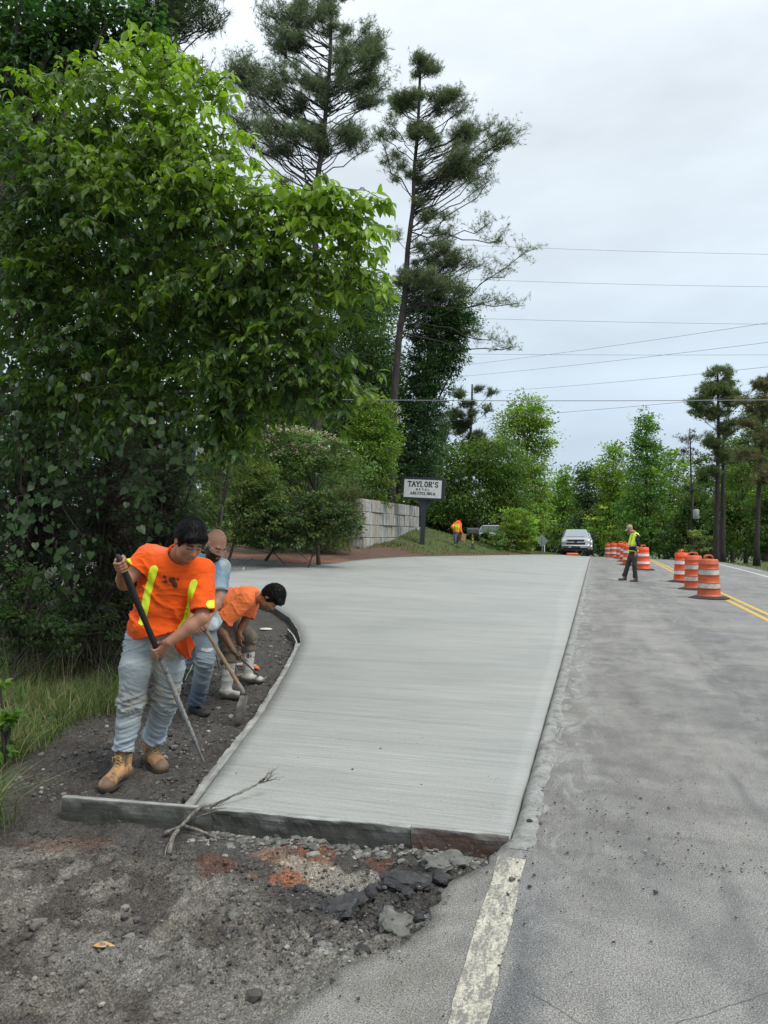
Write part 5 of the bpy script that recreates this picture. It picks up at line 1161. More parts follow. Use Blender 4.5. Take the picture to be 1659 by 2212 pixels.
# ------------------------------------------------------------------ concrete block wall
m = M('old_block_concrete'); co = m.coord('Object'); stv = m.noise(m.coord('Object', (7, 7, .35)), 1.3, 5, .7, .3); nb_ = m.noise(co, 2.3, 5, .65); nf = m.noise(co, 30, 4, .7)
c = m.ramp(stv, [(.28, (.06, .062, .064)), (.40, (.22, .225, .22)), (.56, (.38, .38, .36)), (.70, (.52, .51, .48))])
c = m.mix(1.0, c, m.ramp(nb_, [(.3, .65), (.7, 1.25)]), 'MULTIPLY'); c = m.mix(m.mr(m.noise(co, .8, 3), .55, .68, 0, .5), c, (.30, .24, .13))
m.base(c).rough(.92); b = m.bump(stv, .4, .02); m.bump(nf, .5, .01, b); MAT_BLOCK = m.m
def wall():
    A = np.array((-.94, 33.0)); B = np.array((2.2, 42.0)); L = np.linalg.norm(B - A); d = (B - A) / L; yaw = math.atan2(d[1], d[0]); top = 3.34; h = .61
    root = empty('block_wall', (A[0], A[1], top - 4 * h), 0, 'retaining wall of stained grey concrete blocks stacked four courses high', 'wall'); g = np.random.default_rng(8)
    for c_ in range(4):
        x = -.9 * (c_ % 2) * .5; k = 0; zc = top - (3 - c_) * h - h / 2 - (top - 4 * h)
        while x < L - .2:
            l = (1.52, .92, 1.22, 1.52)[(k + c_) % 4]; l = min(l, L - x) ; x0 = max(x, 0 if c_ > 1 else -.05)
            w = x + l - x0
            if w > .25:
                mb = MB(); nsec = max(1, int(round(w / .42)))
                for q in range(nsec):   # each block cast with vertical joints in its face
                    mb.box((x0 + w * (q + .5) / nsec, .0 + g.normal(0, .008), g.normal(0, .003)), (w / nsec - .014, .75, h - .02), None, bev=.02)
                mb.box((x0 + w / 2, .05, 0), (w - .02, .60, h - .03))
                o = mb.build('block', MAT_BLOCK, root); R_ = rotz(yaw); ctr = R_ @ np.array((0, .375, zc)); o.location = tuple(ctr + (g.normal(0, .01), g.normal(0, .01), 0)); o.rotation_euler = (0, 0, yaw + g.normal(0, .006))
            x += l; k += 1
    # second, lower stack in the shade further left
    root2 = empty('block_wall', (-5.8, 33.5, 1.0), 0, 'lower dark stack of concrete blocks half hidden by shrubs, left of the main wall', 'wall')
    for c_ in range(2):
        for k in range(3): mb = MB(); mb.box((0, 0, 0), (1.48, .7, .6), None, bev=.02); o = mb.build('block', MAT_BLOCK, root2); o.location = (k * 1.52 + c_ * .5, 0, .1 + c_ * .61); o.rotation_euler = (0, 0, g.normal(0, .01))
wall()

# ------------------------------------------------------------------ lettering: strokes with slab serifs
ST = {'T': [[(0, 1), (1, 1)], [(.5, 1), (.5, 0)]], 'A': [[(0, 0), (.5, 1), (1, 0)], [(.2, .36), (.8, .36)]], 'Y': [[(0, 1), (.5, .48), (1, 1)], [(.5, .48), (.5, 0)]], 'L': [[(.15, 1), (.15, 0), (.95, 0)]],
      'O': [[(.5, 1), (.16, .86), (.04, .5), (.16, .14), (.5, 0), (.84, .14), (.96, .5), (.84, .86), (.5, 1)]], 'R': [[(.15, 0), (.15, 1), (.7, 1), (.92, .78), (.7, .52), (.15, .52)], [(.5, .52), (1, 0)]],
      "'": [[(.5, 1), (.42, .74)]], 'S': [[(.92, .84), (.6, 1), (.2, .92), (.1, .74), (.3, .56), (.72, .44), (.92, .26), (.78, .06), (.4, 0), (.06, .16)]], 'M': [[(0, 0), (.06, 1), (.5, .35), (.94, 1), (1, 0)]],
      'E': [[(.9, 1), (.12, 1), (.12, 0), (.95, 0)], [(.12, .52), (.7, .52)]], 'C': [[(.94, .82), (.6, 1), (.25, .92), (.06, .5), (.25, .08), (.6, 0), (.95, .2)]], 'I': [[(.5, 0), (.5, 1)]], 'N': [[(.08, 0), (.08, 1), (.92, 0), (.92, 1)]],
      'G': [[(.92, .82), (.6, 1), (.25, .92), (.06, .5), (.25, .08), (.6, 0), (.92, .14), (.92, .45), (.6, .45)]], '1': [[(.25, .8), (.5, 1), (.5, 0)]], '4': [[(.75, 0), (.75, 1), (.1, .32), (.95, .32)]], '0': [[(.5, 1), (.15, .8), (.15, .2), (.5, 0), (.85, .2), (.85, .8), (.5, 1)]],
      '#': [[(.5, 1), (0, .08), (1, .08), (.5, 1)]]}
SERIF = {'T': [(.5, 0), (0, .93), (1, .93)], 'A': [(0, 0), (1, 0)], 'Y': [(0, 1), (1, 1), (.5, 0)], 'L': [(.15, 1), (.15, 0)], 'R': [(.15, 0), (.15, 1), (1, 0)], 'M': [(0, 0), (1, 0), (.06, 1), (.94, 1)], 'E': [(.12, 1), (.12, 0)], 'I': [(.5, 0), (.5, 1)], 'N': [(.08, 0), (.92, 1), (.08, 1)]}
def word(mb, txt, x0, z0, h, w, gap, th, y, serif=True, lite=.6):
    x = x0
    for ch in txt:
        if ch == ' ': x += w + gap; continue
        cw = w * (.35 if ch == "'" else .6 if ch == 'I' else 1)
        for sk in ST[ch]:
            for (a, b) in zip(sk[:-1], sk[1:]):
                A = np.array((x + a[0] * cw, z0 + a[1] * h)); B = np.array((x + b[0] * cw, z0 + b[1] * h)); d = B - A; l = np.linalg.norm(d) + 1e-6; ang = math.atan2(d[1], d[0])
                t_ = th if abs(d[1]) > abs(d[0]) * .5 else th * lite
                mb.box(((A[0] + B[0]) / 2, y, (A[1] + B[1]) / 2), (l + t_ * .6, .006, t_), roty(-ang))
        if serif:
            for (u, v) in SERIF.get(ch, []): mb.box((x + u * cw, y, z0 + v * h + (th * .2 if v < .5 else -th * .2)), (th * 1.9, .006, th * .55))
        x += cw + gap
    return x
MAT_BLK = simple('black_steel', (.018, .02, .024), .5, .2, 6, .15); MAT_PANEL = simple('white_sign_panel', (.60, .61, .60), .45, .08, 4, .05); MAT_INK = simple('black_print', (.012, .012, .012), .6, .05, bump=0)
def pole_sign():
    P = at(913, 1161, 37.0); base = np.array((P[0], 37.0, tz(P[0], 37.0)))
    root = empty('pole_sign', base, 0, 'black framed pole sign with white panel reading TAYLOR\'S METAL RECYCLING', 'sign')
    H = at(916, 1030, 37)[2] - base[2]
    RR = roty(R(3.4)); YW = rotz(R(-13)); R3 = YW @ RR
    cz = at(916, 1056, 37)[2] - base[2]; bw, bh = 2.26, 1.18
    def add(nm, mb, mat): return mb.build(nm, mat, root, False)
    mb = MB(); mb.box((0, 0, 0), (bw, .34, bh), None, bev=.02); V = None
    def place(mb): mb.V = [(np.array(v) @ R3.T) + (.04, 0, cz) for v in mb.V]; return mb
    add('cabinet', place(mb), MAT_BLK)
    mb = MB(); mb.box((0, -.178, bh / 2 - .06), (bw, .03, .12)); mb.box((0, -.178, -bh / 2 + .06), (bw, .03, .12)); mb.box((-bw / 2 + .07, -.178, 0), (.14, .03, bh - .24)); mb.box((bw / 2 - .07, -.178, 0), (.14, .03, bh - .24)); add('frame', place(mb), MAT_BLK)
    mb = MB(); mb.box((0, -.174, 0), (bw - .27, .02, bh - .23)); add('panel', place(mb), MAT_PANEL)
    mb = MB(); word(mb, "TAYLOR'S", -.78, .10, .26, .165, .053, .052, -.19); add('lettering', place(mb), MAT_INK)
    mb = MB(); word(mb, 'METAL', -.34, -.09, .09, .072, .085, .022, -.19); add('lettering', place(mb), MAT_INK)
    mb = MB(); x = word(mb, 'RECYCLING', -.50, -.31, .125, .082, .038, .028, -.19); add('lettering', place(mb), MAT_INK)
    for xx in (-.64, x + .02): mb = MB(); word(mb, '#', xx, -.31, .12, .10, 0, .026, -.19, False, 1); add('recycling_symbol', place(mb), MAT_INK)
    mb = MB(); d = np.array((.10, 0, cz - bh / 2 + .06)); mb.tube(np.array([(-.06, 0, -.4), d * .5 + (-.03, 0, 0), d]), (.17, .17, .17), 4, up=(1, 1, 0)); add('pole', mb, MAT_BLK)
    mb = MB(); mb.prism([(-.34, cz - bh / 2 + .02), (.46, cz - bh / 2 - .03), (.22, cz - bh / 2 - .38), (-.02, cz - bh / 2 - .38)], -.1, .1); add('bracket', mb, MAT_BLK)
pole_sign()
def shade_sign():
    a = at(345, 1052, 15.0); b = at(416, 1008, 15.0)
    root = empty('sign_cabinet', (b[0] - .8, 15.0, tz(b[0] - .8, 15.0)), 0, 'dark empty sign box hanging in the shade under the leafy tree', 'sign')
    z0 = a[2] - root.location[2]; mb = MB(); mb.box((.1, 0, z0 + .55), (1.4, .4, 1.1), rotz(.12), bev=.02); mb.build('cabinet', MAT_BLK, root); mb = MB(); mb.box((.1, -.22, z0 + .55), (1.18, .04, .9), rotz(.12)); mb.build('panel', MAT_BLK, root)
    mb = MB(); mb.tube(np.array([(.0, 0, -.2), (0, 0, z0 + .1)]), .09, 8); mb.build('pole', MAT_BLK, root)
shade_sign()
MAT_MBOX = simple('mailbox_grey', (.085, .09, .10), .45, .1, 5, .1, metallic=.3); MAT_POST = simple('weathered_post', (.06, .058, .056), .8, .3, 12, .5)
MAT_YELNUM = simple('yellow_number', (.75, .50, .03), .5, .05, bump=0); MAT_GREYBK = simple('bare_metal_back', (.30, .31, .33), .4, .12, 5, .1, metallic=.6)
def mailbox():
    b = ong(1021, 1187, lo=20)
    root = empty('mailbox', b, R(-4), 'dark grey mailbox on a post with yellow numbers at the edge of the slab', 'mailbox')
    mb = MB(); mb.box((0, 0, .42), (.15, .15, .95), None, bev=.01); mb.build('post', MAT_POST, root); mb = MB(); mb.box((0, 0, .06), (.24, .24, .16), None, bev=.02); mb.build('post_foot', MAT_POST, root)
    mb = MB(); a = np.linspace(0, math.pi, 9); poly = [(-.14, 0)] + [(-.14 * math.cos(t), .18 + .13 * math.sin(t)) for t in a] + [(.14, 0)]; mb.prism(poly, -.31, .31, rotz(R(80)), (.02, 0, .88)); mb.build('box', MAT_MBOX, root, False)
    mb = MB(); mb.prism([(p[0] * 1.06, p[1] * 1.04) for p in poly], .30, .335, rotz(R(-100)), (.02, 0, .875)); mb.build('door', MAT_MBOX, root, False)
    mb = MB(); mb.box((.20, -.15, 1.08), (.05, .012, .14)); mb.build('flag', MAT_MBOX, root)
    for k, ch in enumerate('140'): mb = MB(); word(mb, ch, -.045, .70 - k * .19, .13, .085, 0, .026, -.082, False, 1); mb.build('number', MAT_YELNUM, root)
mailbox()
def diamond():
    P = at(1171, 1165, 72); base = np.array((P[0], 72, tz(P[0], 72))); root = empty('road_sign', base, 0, 'diamond road sign seen from its bare grey back beyond the slab', 'sign')
    zc = at(1170, 1168, 72)[2] - base[2]; h = .62; mb = MB(); mb.prism([(0, zc - h), (h, zc), (0, zc + h), (-h, zc)], -.012, .012); mb.build('sign_plate', MAT_GREYBK, root); mb = MB(); mb.box((0, -.04, zc / 2 + .1), (.07, .05, zc + .5)); mb.build('post', MAT_GREYBK, root)
    P = at(1176, 1190, 70); mb = MB(); mb.tube(np.array([(0, 0, 0), (0, 0, 1.2)]), .05, 8); tag(mb.build('marker_post', MAT_CAP, None, False, (P[0], 70, tz(P[0], 70))), 'short white marker post beside the diamond road sign', 'post')
diamond()
MAT_WOODP = barkmat('pole_wood', (.025, .022, .018), (.075, .065, .055), 8)
def utility():
    P = at(1489, 1200, 66); root = empty('utility_pole', (P[0], 66, tz(P[0], 66)), 0, 'leaning wooden utility pole with a pale transformer can among the right-hand trees', 'pole')
    t = at(1498, 1045, 66) - np.array(root.location); mb = MB(); mb.tube(np.array([(0, 0, -.3), t]), (.13, .09), 10); mb.build('pole', MAT_WOODP, root, True)
    q = at(1495, 1111, 66) - np.array(root.location); mb = MB(); mb.lathe([(.001, 0), (.26, 0), (.28, .05), (.28, .8), (.2, .9), (.001, .92)], 14, q + (.25, -.3, -.45)); mb.build('transformer', simple('transformer_grey', (.28, .30, .31), .45, .1), root, True)
    mb = MB(); mb.box(t + (0, -.15, -.6), (1.2, .08, .10)); mb.build('crossarm', MAT_WOODP, root)
utility()
# overhead lines
MAT_WIRE = simple('overhead_cable', (.14, .145, .15), .5, .1, bump=0); MAT_WIRE2 = simple('aluminium_cable', (.22, .23, .24), .4, .1, bump=0)
def wire(a, b, Ya, Yb, lab, r=.016, sag=.3, mt=None):
    A = at(*a, Ya); B = at(*b, Yb); d = B - A; A = A - d * .35; B = B + d * .45; T = np.linspace(0, 1, 25)[:, None]; P = A + (B - A) * T; P[:, 2] -= (sag * 4 * T * (1 - T))[:, 0]
    mb = MB(); mb.tube(P - P[0], r, 5, cap=False); tag(mb.build('power_line', mt or MAT_WIRE, None, True, P[0]), lab, 'cable', 'overhead lines crossing the road')
wire((850, 516), (1659, 541), 44, 40, 'highest overhead line, crossing the leaning pine just below mid crown', .0085)
wire((900, 592), (1659, 611), 44, 40, 'second overhead line from the top', .0085)
wire((760, 672), (1659, 692), 44, 40, 'third overhead line from the top, level across the sky', .009)
wire((1010, 783), (1659, 688), 60, 36, 'slanting line that meets the third level line at the right edge of the picture', .010)
wire((1000, 808), (1659, 730), 60, 36, 'middle slanting line rising to the right', .010)
wire((600, 752), (1659, 758), 44, 40, 'fourth level line, crossed by two slanting lines', .009)
wire((1080, 840), (1659, 783), 60, 36, 'lower slanting line rising to the right above the tall pointed tree', .010)
wire((560, 856), (1659, 857), 34, 32, 'thickest level line, running just over the right-hand pine', .018, .2, MAT_WIRE2)
wire((880, 908), (1480, 858), 56, 34, 'lowest slanting line, starting in the vine-covered tree', .010)

# ------------------------------------------------------------------ traffic drums
MAT_OR = [simple('drum_orange', c, .5, .22, 5, .08) for c in ((.80, .085, .018), (.62, .10, .03), (.50, .095, .035), (.72, .11, .03))]
MAT_BAND = [simple('reflective_white', (.72, .71, .70), .4, .08, 6, .05), simple('worn_reflective_white', (.50, .47, .43), .5, .35, 7, .15)]
MAT_RUB = simple('black_rubber', (.028, .028, .03), .75, .2, 12, .3)
def drum(p, label, om=0, dirty=0, yaw=0, base=True, group='orange and white traffic drums along the lane', tilt=0):
    root = empty('traffic_drum', p, yaw, label, 'barrel', group); root.rotation_euler = (0, R(tilt), yaw)
    def rr(z): return .285 - .055 * z
    def band(z0, z1, extra=0, ridge=True):
        n = 5; zs = np.linspace(z0, z1, n); return [(rr(z) + extra - (.006 if 0 < i < n - 1 else 0), z) for i, z in enumerate(zs)]
    mb = MB(); mb.lathe([(.001, .03), (.30, .03), (.305, .07)] + band(.08, .25) + [(rr(.25) + .012, .255)] + band(.262, .39, -.012) + [(rr(.39) + .012, .40)] + band(.41, .585) + [(rr(.585) + .012, .59)] + band(.60, .73, -.012) +
             [(rr(.73) + .012, .74)] + band(.75, .85) + [(rr(.85) + .012, .86)] + [(rr(.87), .88), (rr(.96), .965), (rr(.99) - .02, .99), (.08, 1.0), (.001, 1.0)], 28); mb.build('drum_body', MAT_OR[om], root, True)
    for z0, z1 in ((.266, .388), (.604, .728)): mb = MB(); mb.lathe([(rr(z) - .004, z) for z in np.linspace(z0, z1, 3)], 28); mb.build('reflective_band', MAT_BAND[dirty], root, True)
    mb = MB(); a = np.linspace(-.14, .14, 9); pts = np.stack([a, a * 0, .985 + .10 * np.sqrt(np.clip(1 - (a / .15) ** 4, 0, 1))], 1); pts[0, 2] = pts[-1, 2] = .96; mb.tube(pts, .022, 8); mb.build('handle', MAT_OR[om], root, True)
    mb = MB(); n = 8; mb.lathe([(.50, 0.005), (.50, .018), (.40, .05), (.30, .07)], n, (0, 0, 0), None, rotz(.39)); mb.build('rubber_base', MAT_RUB, root, False)
    return root
def drum_at(px, D, **k): x = (px - 384) / FPX * D; return drum((x, D, zroad(x, D) + .002), **k)
drum_at(707.8, 18.1, label='nearest and dirtiest traffic drum, scuffed orange with grey worn bands', om=2, dirty=1, yaw=.2)
drum_at(693.5, 21.0, label='middle one of the three near drums, orange with a soiled upper band', om=1, dirty=1, yaw=-.3, tilt=-1.5)
drum_at(681.5, 24.2, label='bright red-orange drum at the back of the three near drums', om=0, yaw=.9, tilt=1.2)
drum_at(643.0, 31.4, label='bright drum standing just right of the flagger', om=0, yaw=.4)
drum_at(628.0, 35.6, label='drum mostly hidden behind the flagger, its black base showing', om=3, yaw=.1)
drum_at(624.5, 40.0, label='drum hidden farther behind the flagger, a sliver of orange showing', om=0, yaw=.6)
drum_at(620.2, 45.6, label='right one of the three far drums between truck and flagger', om=0, yaw=.2)
drum_at(613.2, 49.6, label='middle one of the three far drums between truck and flagger', om=3, yaw=.5)
drum_at(608.2, 53.6, label='left one of the three far drums, closest to the trucks', om=3, yaw=.8)

# ------------------------------------------------------------------ pickups
m = M('silver_paint'); m.base((.52, .54, .57)).rough(.3).set(Metallic=.75, Coat_Weight=.5); MAT_SIL = m.m
m = M('white_paint_car'); m.base((.72, .73, .74)).rough(.25).set(Coat_Weight=.6); MAT_WCAR = m.m
m = M('windscreen'); m.base((.30, .36, .37)).rough(.12).set(Metallic=.55, Specular_IOR_Level=.9, Coat_Weight=1.0); MAT_GLASS = m.m  # pale base colour stands in for sky reflected in the glass
m = M('chrome'); m.base((.62, .63, .65)).rough(.18).set(Metallic=1.0); MAT_CHR = m.m
MAT_BLKP = simple('black_plastic', (.015, .015, .016), .5, .1); MAT_TYRE = simple('tyre', (.02, .02, .02), .85, .1); MAT_LAMP = simple('headlamp', (.55, .58, .6), .12, .05, bump=0); MAT_AMB = simple('orange_tow_item', (.75, .12, .03), .5, .1)
def loft(mb, rings):
    """rings: list of (n,3) closed loops"""
    n = len(rings[0]); V = np.concatenate(rings); i = np.arange(len(rings) - 1)[:, None] * n; j = np.arange(n)[None]; k = (j + 1) % n
    mb.add(V, np.stack([i + j, i + k, i + n + k, i + n + j], -1).reshape(-1, 4)); b = mb.n - len(V)
    for st_, sg in ((0, -1), (len(V) - n, 1)):
        idx = (np.arange(n) + st_ + b)[::sg]; mb.F3.append(np.array([(idx[0], idx[q], idx[q + 1]) for q in range(1, n - 1)]))
def rrect(w, z0, z1, y, r=.12, n=4):
    pts = []
    for cx, cz, a0 in ((w - r, z1 - r, 0), (-w + r, z1 - r, 90), (-w + r, z0 + r, 180), (w - r, z0 + r, 270)):
        for q in range(n + 1): a = R(a0 + 90 * q / n); pts.append((cx + r * math.cos(a), y, cz + r * math.sin(a)))
    return np.array(pts)
def pickup(loc, yaw, label, paint, group=None, cat='truck', name='pickup_truck'):
    root = empty(name, loc, yaw, label, cat, group)      # front faces local -Y
    mb = MB(); loft(mb, [rrect(.93, .55, 1.12, -2.90), rrect(.98, .48, 1.20, -2.80), rrect(1.01, .42, 1.27, -2.55), rrect(1.01, .42, 1.31, -1.9), rrect(1.01, .42, 1.34, -1.25), rrect(1.01, .42, 1.30, -1.0), rrect(1.01, .42, 1.30, 2.7), rrect(.98, .45, 1.28, 2.9)])
    mb.build('body', paint, root, True)
    mb = MB(); loft(mb, [rrect(.92, 1.28, 1.34, -1.35, .03), rrect(.76, 1.80, 1.90, -.45, .05), rrect(.74, 1.82, 1.93, -.1, .05), rrect(.74, 1.82, 1.92, 1.0, .05), rrect(.84, 1.28, 1.34, 1.35, .03)])
    # cabin as a closed loft of tapered sections
    mb = MB()
    sec = [(-1.32, .93, 1.32, .90, 1.34), (-.50, .95, 1.30, .72, 1.88), (.0, .95, 1.30, .72, 1.91), (.9, .95, 1.30, .72, 1.90), (1.15, .95, 1.30, .80, 1.60)]
    rings = []
    for y, wb_, zb, wt, zt in sec:
        rings.append(np.array([(-wb_, y, zb), (wb_, y, zb), (wb_ - .04, y, zb + (zt - zb) * .3), (wt + .03, y, zt - .05), (wt - .05, y, zt), (-wt + .05, y, zt), (-wt - .03, y, zt - .05), (-wb_ + .04, y, zb + (zt - zb) * .3)]))
    loft(mb, rings); mb.build('cabin', paint, root, False)
    def quad(name, pts, mat, th=.012):
        p = np.array(pts, float); nn = norm(np.cross(p[1] - p[0], p[3] - p[0])); V = np.concatenate([p + nn * .006, p - nn * th]); mb = MB(); mb.add(V, [(0, 1, 2, 3), (7, 6, 5, 4), (0, 4, 5, 1), (1, 5, 6, 2), (2, 6, 7, 3), (3, 7, 4, 0)]); return mb.build(name, mat, root)
    quad('windshield', [(-.83, -1.265, 1.385), (.83, -1.265, 1.385), (.68, -.565, 1.845), (-.68, -.565, 1.845)], MAT_GLASS, .03)
    for sx in (-1, 1):
        quad('side_window', [(sx * .945, -1.0, 1.42), (sx * .945, .9, 1.42), (sx * .775, .8, 1.82), (sx * .775, -.5, 1.82)][::sx], MAT_GLASS, .01)
        mb = MB(); mb.box((sx * 1.17, -.95, 1.42), (.24, .12, .26), None, bev=.04); mb.build('mirror', MAT_BLKP, root); 
        mb = MB(); mb.box((sx * .80, -2.885, 1.03), (.34, .10, .17), None, bev=.03); mb.build('headlight', MAT_LAMP, root)
        mb = MB(); mb.box((sx * .80, -2.93, .72), (.28, .05, .10), None, bev=.02); mb.build('fog_light', MAT_LAMP, root)
        for y in (-2.0, 1.75):
            w = MB(); prof = [(.001, -.12), (.24, -.13), (.26, -.10), (.38, -.13), (.41, -.09), (.41, .09), (.38, .13), (.001, .12)]; w.lathe(prof, 22, (0, 0, 0), None, roty(R(90))); w.V = [v + (sx * .88, y, .41) for v in w.V]; o = w.build('wheel', MAT_TYRE, root, False)
            rm = MB(); rm.lathe([(.001, -.005), (.2, 0), (.235, .02)], 16, (sx * 1.0, y, .41), None, roty(R(90 * sx))); rm.build('rim', MAT_CHR, o, False)
    mb = MB(); mb.box((0, -2.93, 1.08), (1.16, .04, .16)); mb.box((0, -2.94, .86), (1.30, .04, .17), None, bev=.01); mb.build('grille', MAT_BLKP, root)
    mb = MB(); mb.box((0, -2.955, .975), (1.36, .05, .055), None, bev=.015); mb.box((0, -2.94, 1.165), (1.36, .05, .03), None, bev=.01); mb.build('grille_bar', MAT_CHR, root)
    mb = MB(); mb.box((0, -2.99, .98), (.18, .02, .04)); mb.box((0, -2.99, .98), (.07, .022, .085)); mb.build('emblem', MAT_BLKP, root)
    mb = MB(); loft(mb, [rrect(1.00, .56, .80, -2.85, .06), rrect(1.00, .56, .80, -2.98, .06), rrect(.80, .60, .76, -3.06, .05)]); mb.build('bumper', MAT_CHR if paint is MAT_SIL else paint, root, True)
    mb = MB(); mb.box((0, -2.90, .46), (1.7, .2, .18), None, bev=.03); mb.box((0, -3.07, .63), (.62, .02, .12)); mb.build('air_dam', MAT_BLKP, root)
    mb = MB(); mb.box((-.03, -1.4, 1.37), (1.2, .05, .02)); mb.tube(np.array([(.25, 0, 1.9), (.25, 0, 2.02)]), .01, 4); mb.build('wiper', MAT_BLKP, root)
    return root
def truck_at(px, D, dz, yaw, **k):
    x = (px - 384) / FPX * D; f = rotz(yaw) @ np.array((0, -3.0, 0)); return pickup((x - f[0], D - f[1], zroad(x, D) + dz), yaw, **k)
truck_at(575.5, 50.0, -.02, RYAW + R(1), label='silver pickup truck facing the camera on the crest, wide chrome bumper', paint=MAT_SIL, group='pickups parked beyond the slab')
truck_at(580.0, 58.5, .12, RYAW + R(1), label='second silver pickup half hidden behind the front one', paint=MAT_SIL, group='pickups parked beyond the slab')
p = at(1078, 1156, 46.5); pickup((p[0], 49.0, p[2] - 1.2), R(-14), 'white vehicle mostly hidden by bushes at the foot of the bank', MAT_WCAR, None, 'vehicle', 'parked_vehicle')
mb = MB(); mb.box((0, 0, .0), (.75, .25, .14), None, bev=.04); x = (572 - 384) / FPX * 47.3; tag(mb.build('warning_bar', MAT_AMB, None, False, (x, 47.3, zroad(x, 47.3) + .13)), 'low orange object on the ground in front of the silver pickup', 'equipment')
# ------------------------------------------------------------------ figures grown from distance fields
def N3(v): v = np.asarray(v, float); return v / (np.linalg.norm(v) + 1e-12)
class Field:
    """a distance field on a grid; shapes melt into each other, then become one mesh"""
    def __init__(s, lo, hi, vox): s.lo = np.floor(np.asarray(lo) / vox) * vox; s.v = vox; s.n = np.ceil((np.asarray(hi) - s.lo) / vox).astype(int) + 1; s.f = np.full(s.n, .2, np.float32)
    def _win(s, lo, hi):
        a = np.clip(((np.asarray(lo) - s.lo) / s.v).astype(int) - 1, 0, s.n - 1); b = np.clip(((np.asarray(hi) - s.lo) / s.v).astype(int) + 2, 1, s.n); sl = tuple(slice(x, y) for x, y in zip(a, b))
        g = [s.lo[k] + np.arange(a[k], b[k]) * s.v for k in range(3)]; return sl, np.stack(np.meshgrid(*g, indexing='ij'), -1)
    def _mix(s, sl, d, k, op):
        f = s.f[sl]
        if op == 'add':
            if k > 0: h = np.clip(.5 + .5 * (f - d) / k, 0, 1); r = f * (1 - h) + d * h - k * h * (1 - h)
            else: r = np.minimum(f, d)
        else:
            if k > 0: h = np.clip(.5 - .5 * (f + d) / k, 0, 1); r = f * (1 - h) + (-d) * h + k * h * (1 - h)
            else: r = np.maximum(f, -d)
        s.f[sl] = r
    def cap(s, a, b, ra, rb=None, k=.02, op='add', sq=None):
        """tapered capsule; sq=(axis, factor) flattens it along an axis"""
        rb = ra if rb is None else rb; a = np.asarray(a, float); b = np.asarray(b, float); m = max(ra, rb) + k + s.v * 3
        if sq: m = max(ra, rb) * max(1, sq[1]) + k + s.v * 3
        sl, P = s._win(np.minimum(a, b) - m, np.maximum(a, b) + m)
        if P.size == 0: return s
        pa = P - a; ba = b - a; L2 = ba @ ba + 1e-9; h = np.clip(pa @ ba / L2, 0, 1); q = pa - h[..., None] * ba
        if sq:
            ax = N3(sq[0]); c = q @ ax; q = q + ax * (c / sq[1] - c)[..., None]
        s._mix(sl, np.linalg.norm(q, axis=-1) - (ra + (rb - ra) * h), k, op); return s
    def ell(s, c, r, B=None, k=.02, op='add'):
        """ellipsoid with radii r along the rows of B"""
        c = np.asarray(c, float); r = np.asarray(r, float); m = r.max() + k + s.v * 3; sl, P = s._win(c - m, c + m)
        if P.size == 0: return s
        q = P - c
        if B is not None: q = q @ np.asarray(B).T
        k0 = np.linalg.norm(q / r, axis=-1); k1 = np.linalg.norm(q / (r * r), axis=-1) + 1e-9
        s._mix(sl, k0 * (k0 - 1) / k1, k, op); return s
    def plane(s, p, n, k=.004, lim=None):
        """cut away the side the normal points to (inside lim = (centre, radius))"""
        n = N3(n); p = np.asarray(p, float)
        if lim is None: sl, P = s._win(s.lo, s.lo + s.n * s.v)
        else: sl, P = s._win(np.asarray(lim[0]) - lim[1], np.asarray(lim[0]) + lim[1])
        d = (P - p) @ n
        if lim is not None: d = np.where(np.linalg.norm(P - np.asarray(lim[0]), axis=-1) < lim[1], d, -.2)
        s.f[sl] = np.maximum(s.f[sl], d); return s
    def warp(s, fn):
        sl, P = s._win(s.lo, s.lo + s.n * s.v); m = np.abs(s.f[sl]) < .045; f = s.f[sl]; f[m] += fn(P[m]).astype(np.float32); s.f[sl] = f; return s
    def mesh(s):
        g = openvdb.FloatGrid(.2); g.copyFromArray(np.ascontiguousarray(s.f.astype(np.float64))) ; V, T, Q = g.convertToPolygons(0.0, 0.0)
        V = np.asarray(V, float) * s.v + s.lo; F = []
        if len(T): F.append(np.asarray(T)[:, ::-1])
        if len(Q): F.append(np.asarray(Q)[:, ::-1])
        return V, F
def vnorm(V, F):
    n = np.zeros_like(V)
    for f in F:
        c = np.cross(V[f[:, 1]] - V[f[:, 0]], V[f[:, 2]] - V[f[:, 0]])
        for k in range(f.shape[1]): np.add.at(n, f[:, k], c)
    return n / (np.linalg.norm(n, axis=1, keepdims=True) + 1e-12)
def orient(V, F):
    n = vnorm(V, F); c = V.mean(0)
    vol = sum(np.einsum('ij,ij->i', V[f[:, 0]] - c, np.cross(V[f[:, 1]] - c, V[f[:, 2]] - c)).sum() for f in F)
    return F if vol > 0 else [f[:, ::-1] for f in F]
def folds(V, along, scale_a, scale_c, amp, seed):
    """anisotropic wrinkle field: fine along `along`, long across it"""
    a = N3(along); t = V @ a; r = V - t[:, None] * a; P = r * scale_c + a * (t * scale_a)[:, None]
    n = fbm(P + (fbm(V * 5, 2, seed + 3)[:, None] - .5) * 1.6, 2, seed, .4); rd = 1 - np.clip(np.abs(n - .5) * 5.0, 0, 1) ; return amp * (rd ** 1.5 * 1.5 - .45) * (.35 + 1.1 * sst(vnoise(V * 7, seed + 9), .25, .75))
def frame(fwd, up):
    F_ = N3(fwd); Rr = N3(np.cross(F_, up)); U_ = np.cross(Rr, F_); return np.array([Rr, F_, U_])   # rows: right, forward, up
SKINM = M('skin'); SKINM.base(SKINM.attr()).rough(.48).set(Subsurface_Weight=.08, Subsurface_Scale=.01, Specular_IOR_Level=.4); _c = SKINM.coord(); SKINM.bump(SKINM.noise(_c, 180, 3), .12, .002); MAT_SKIN = SKINM.m
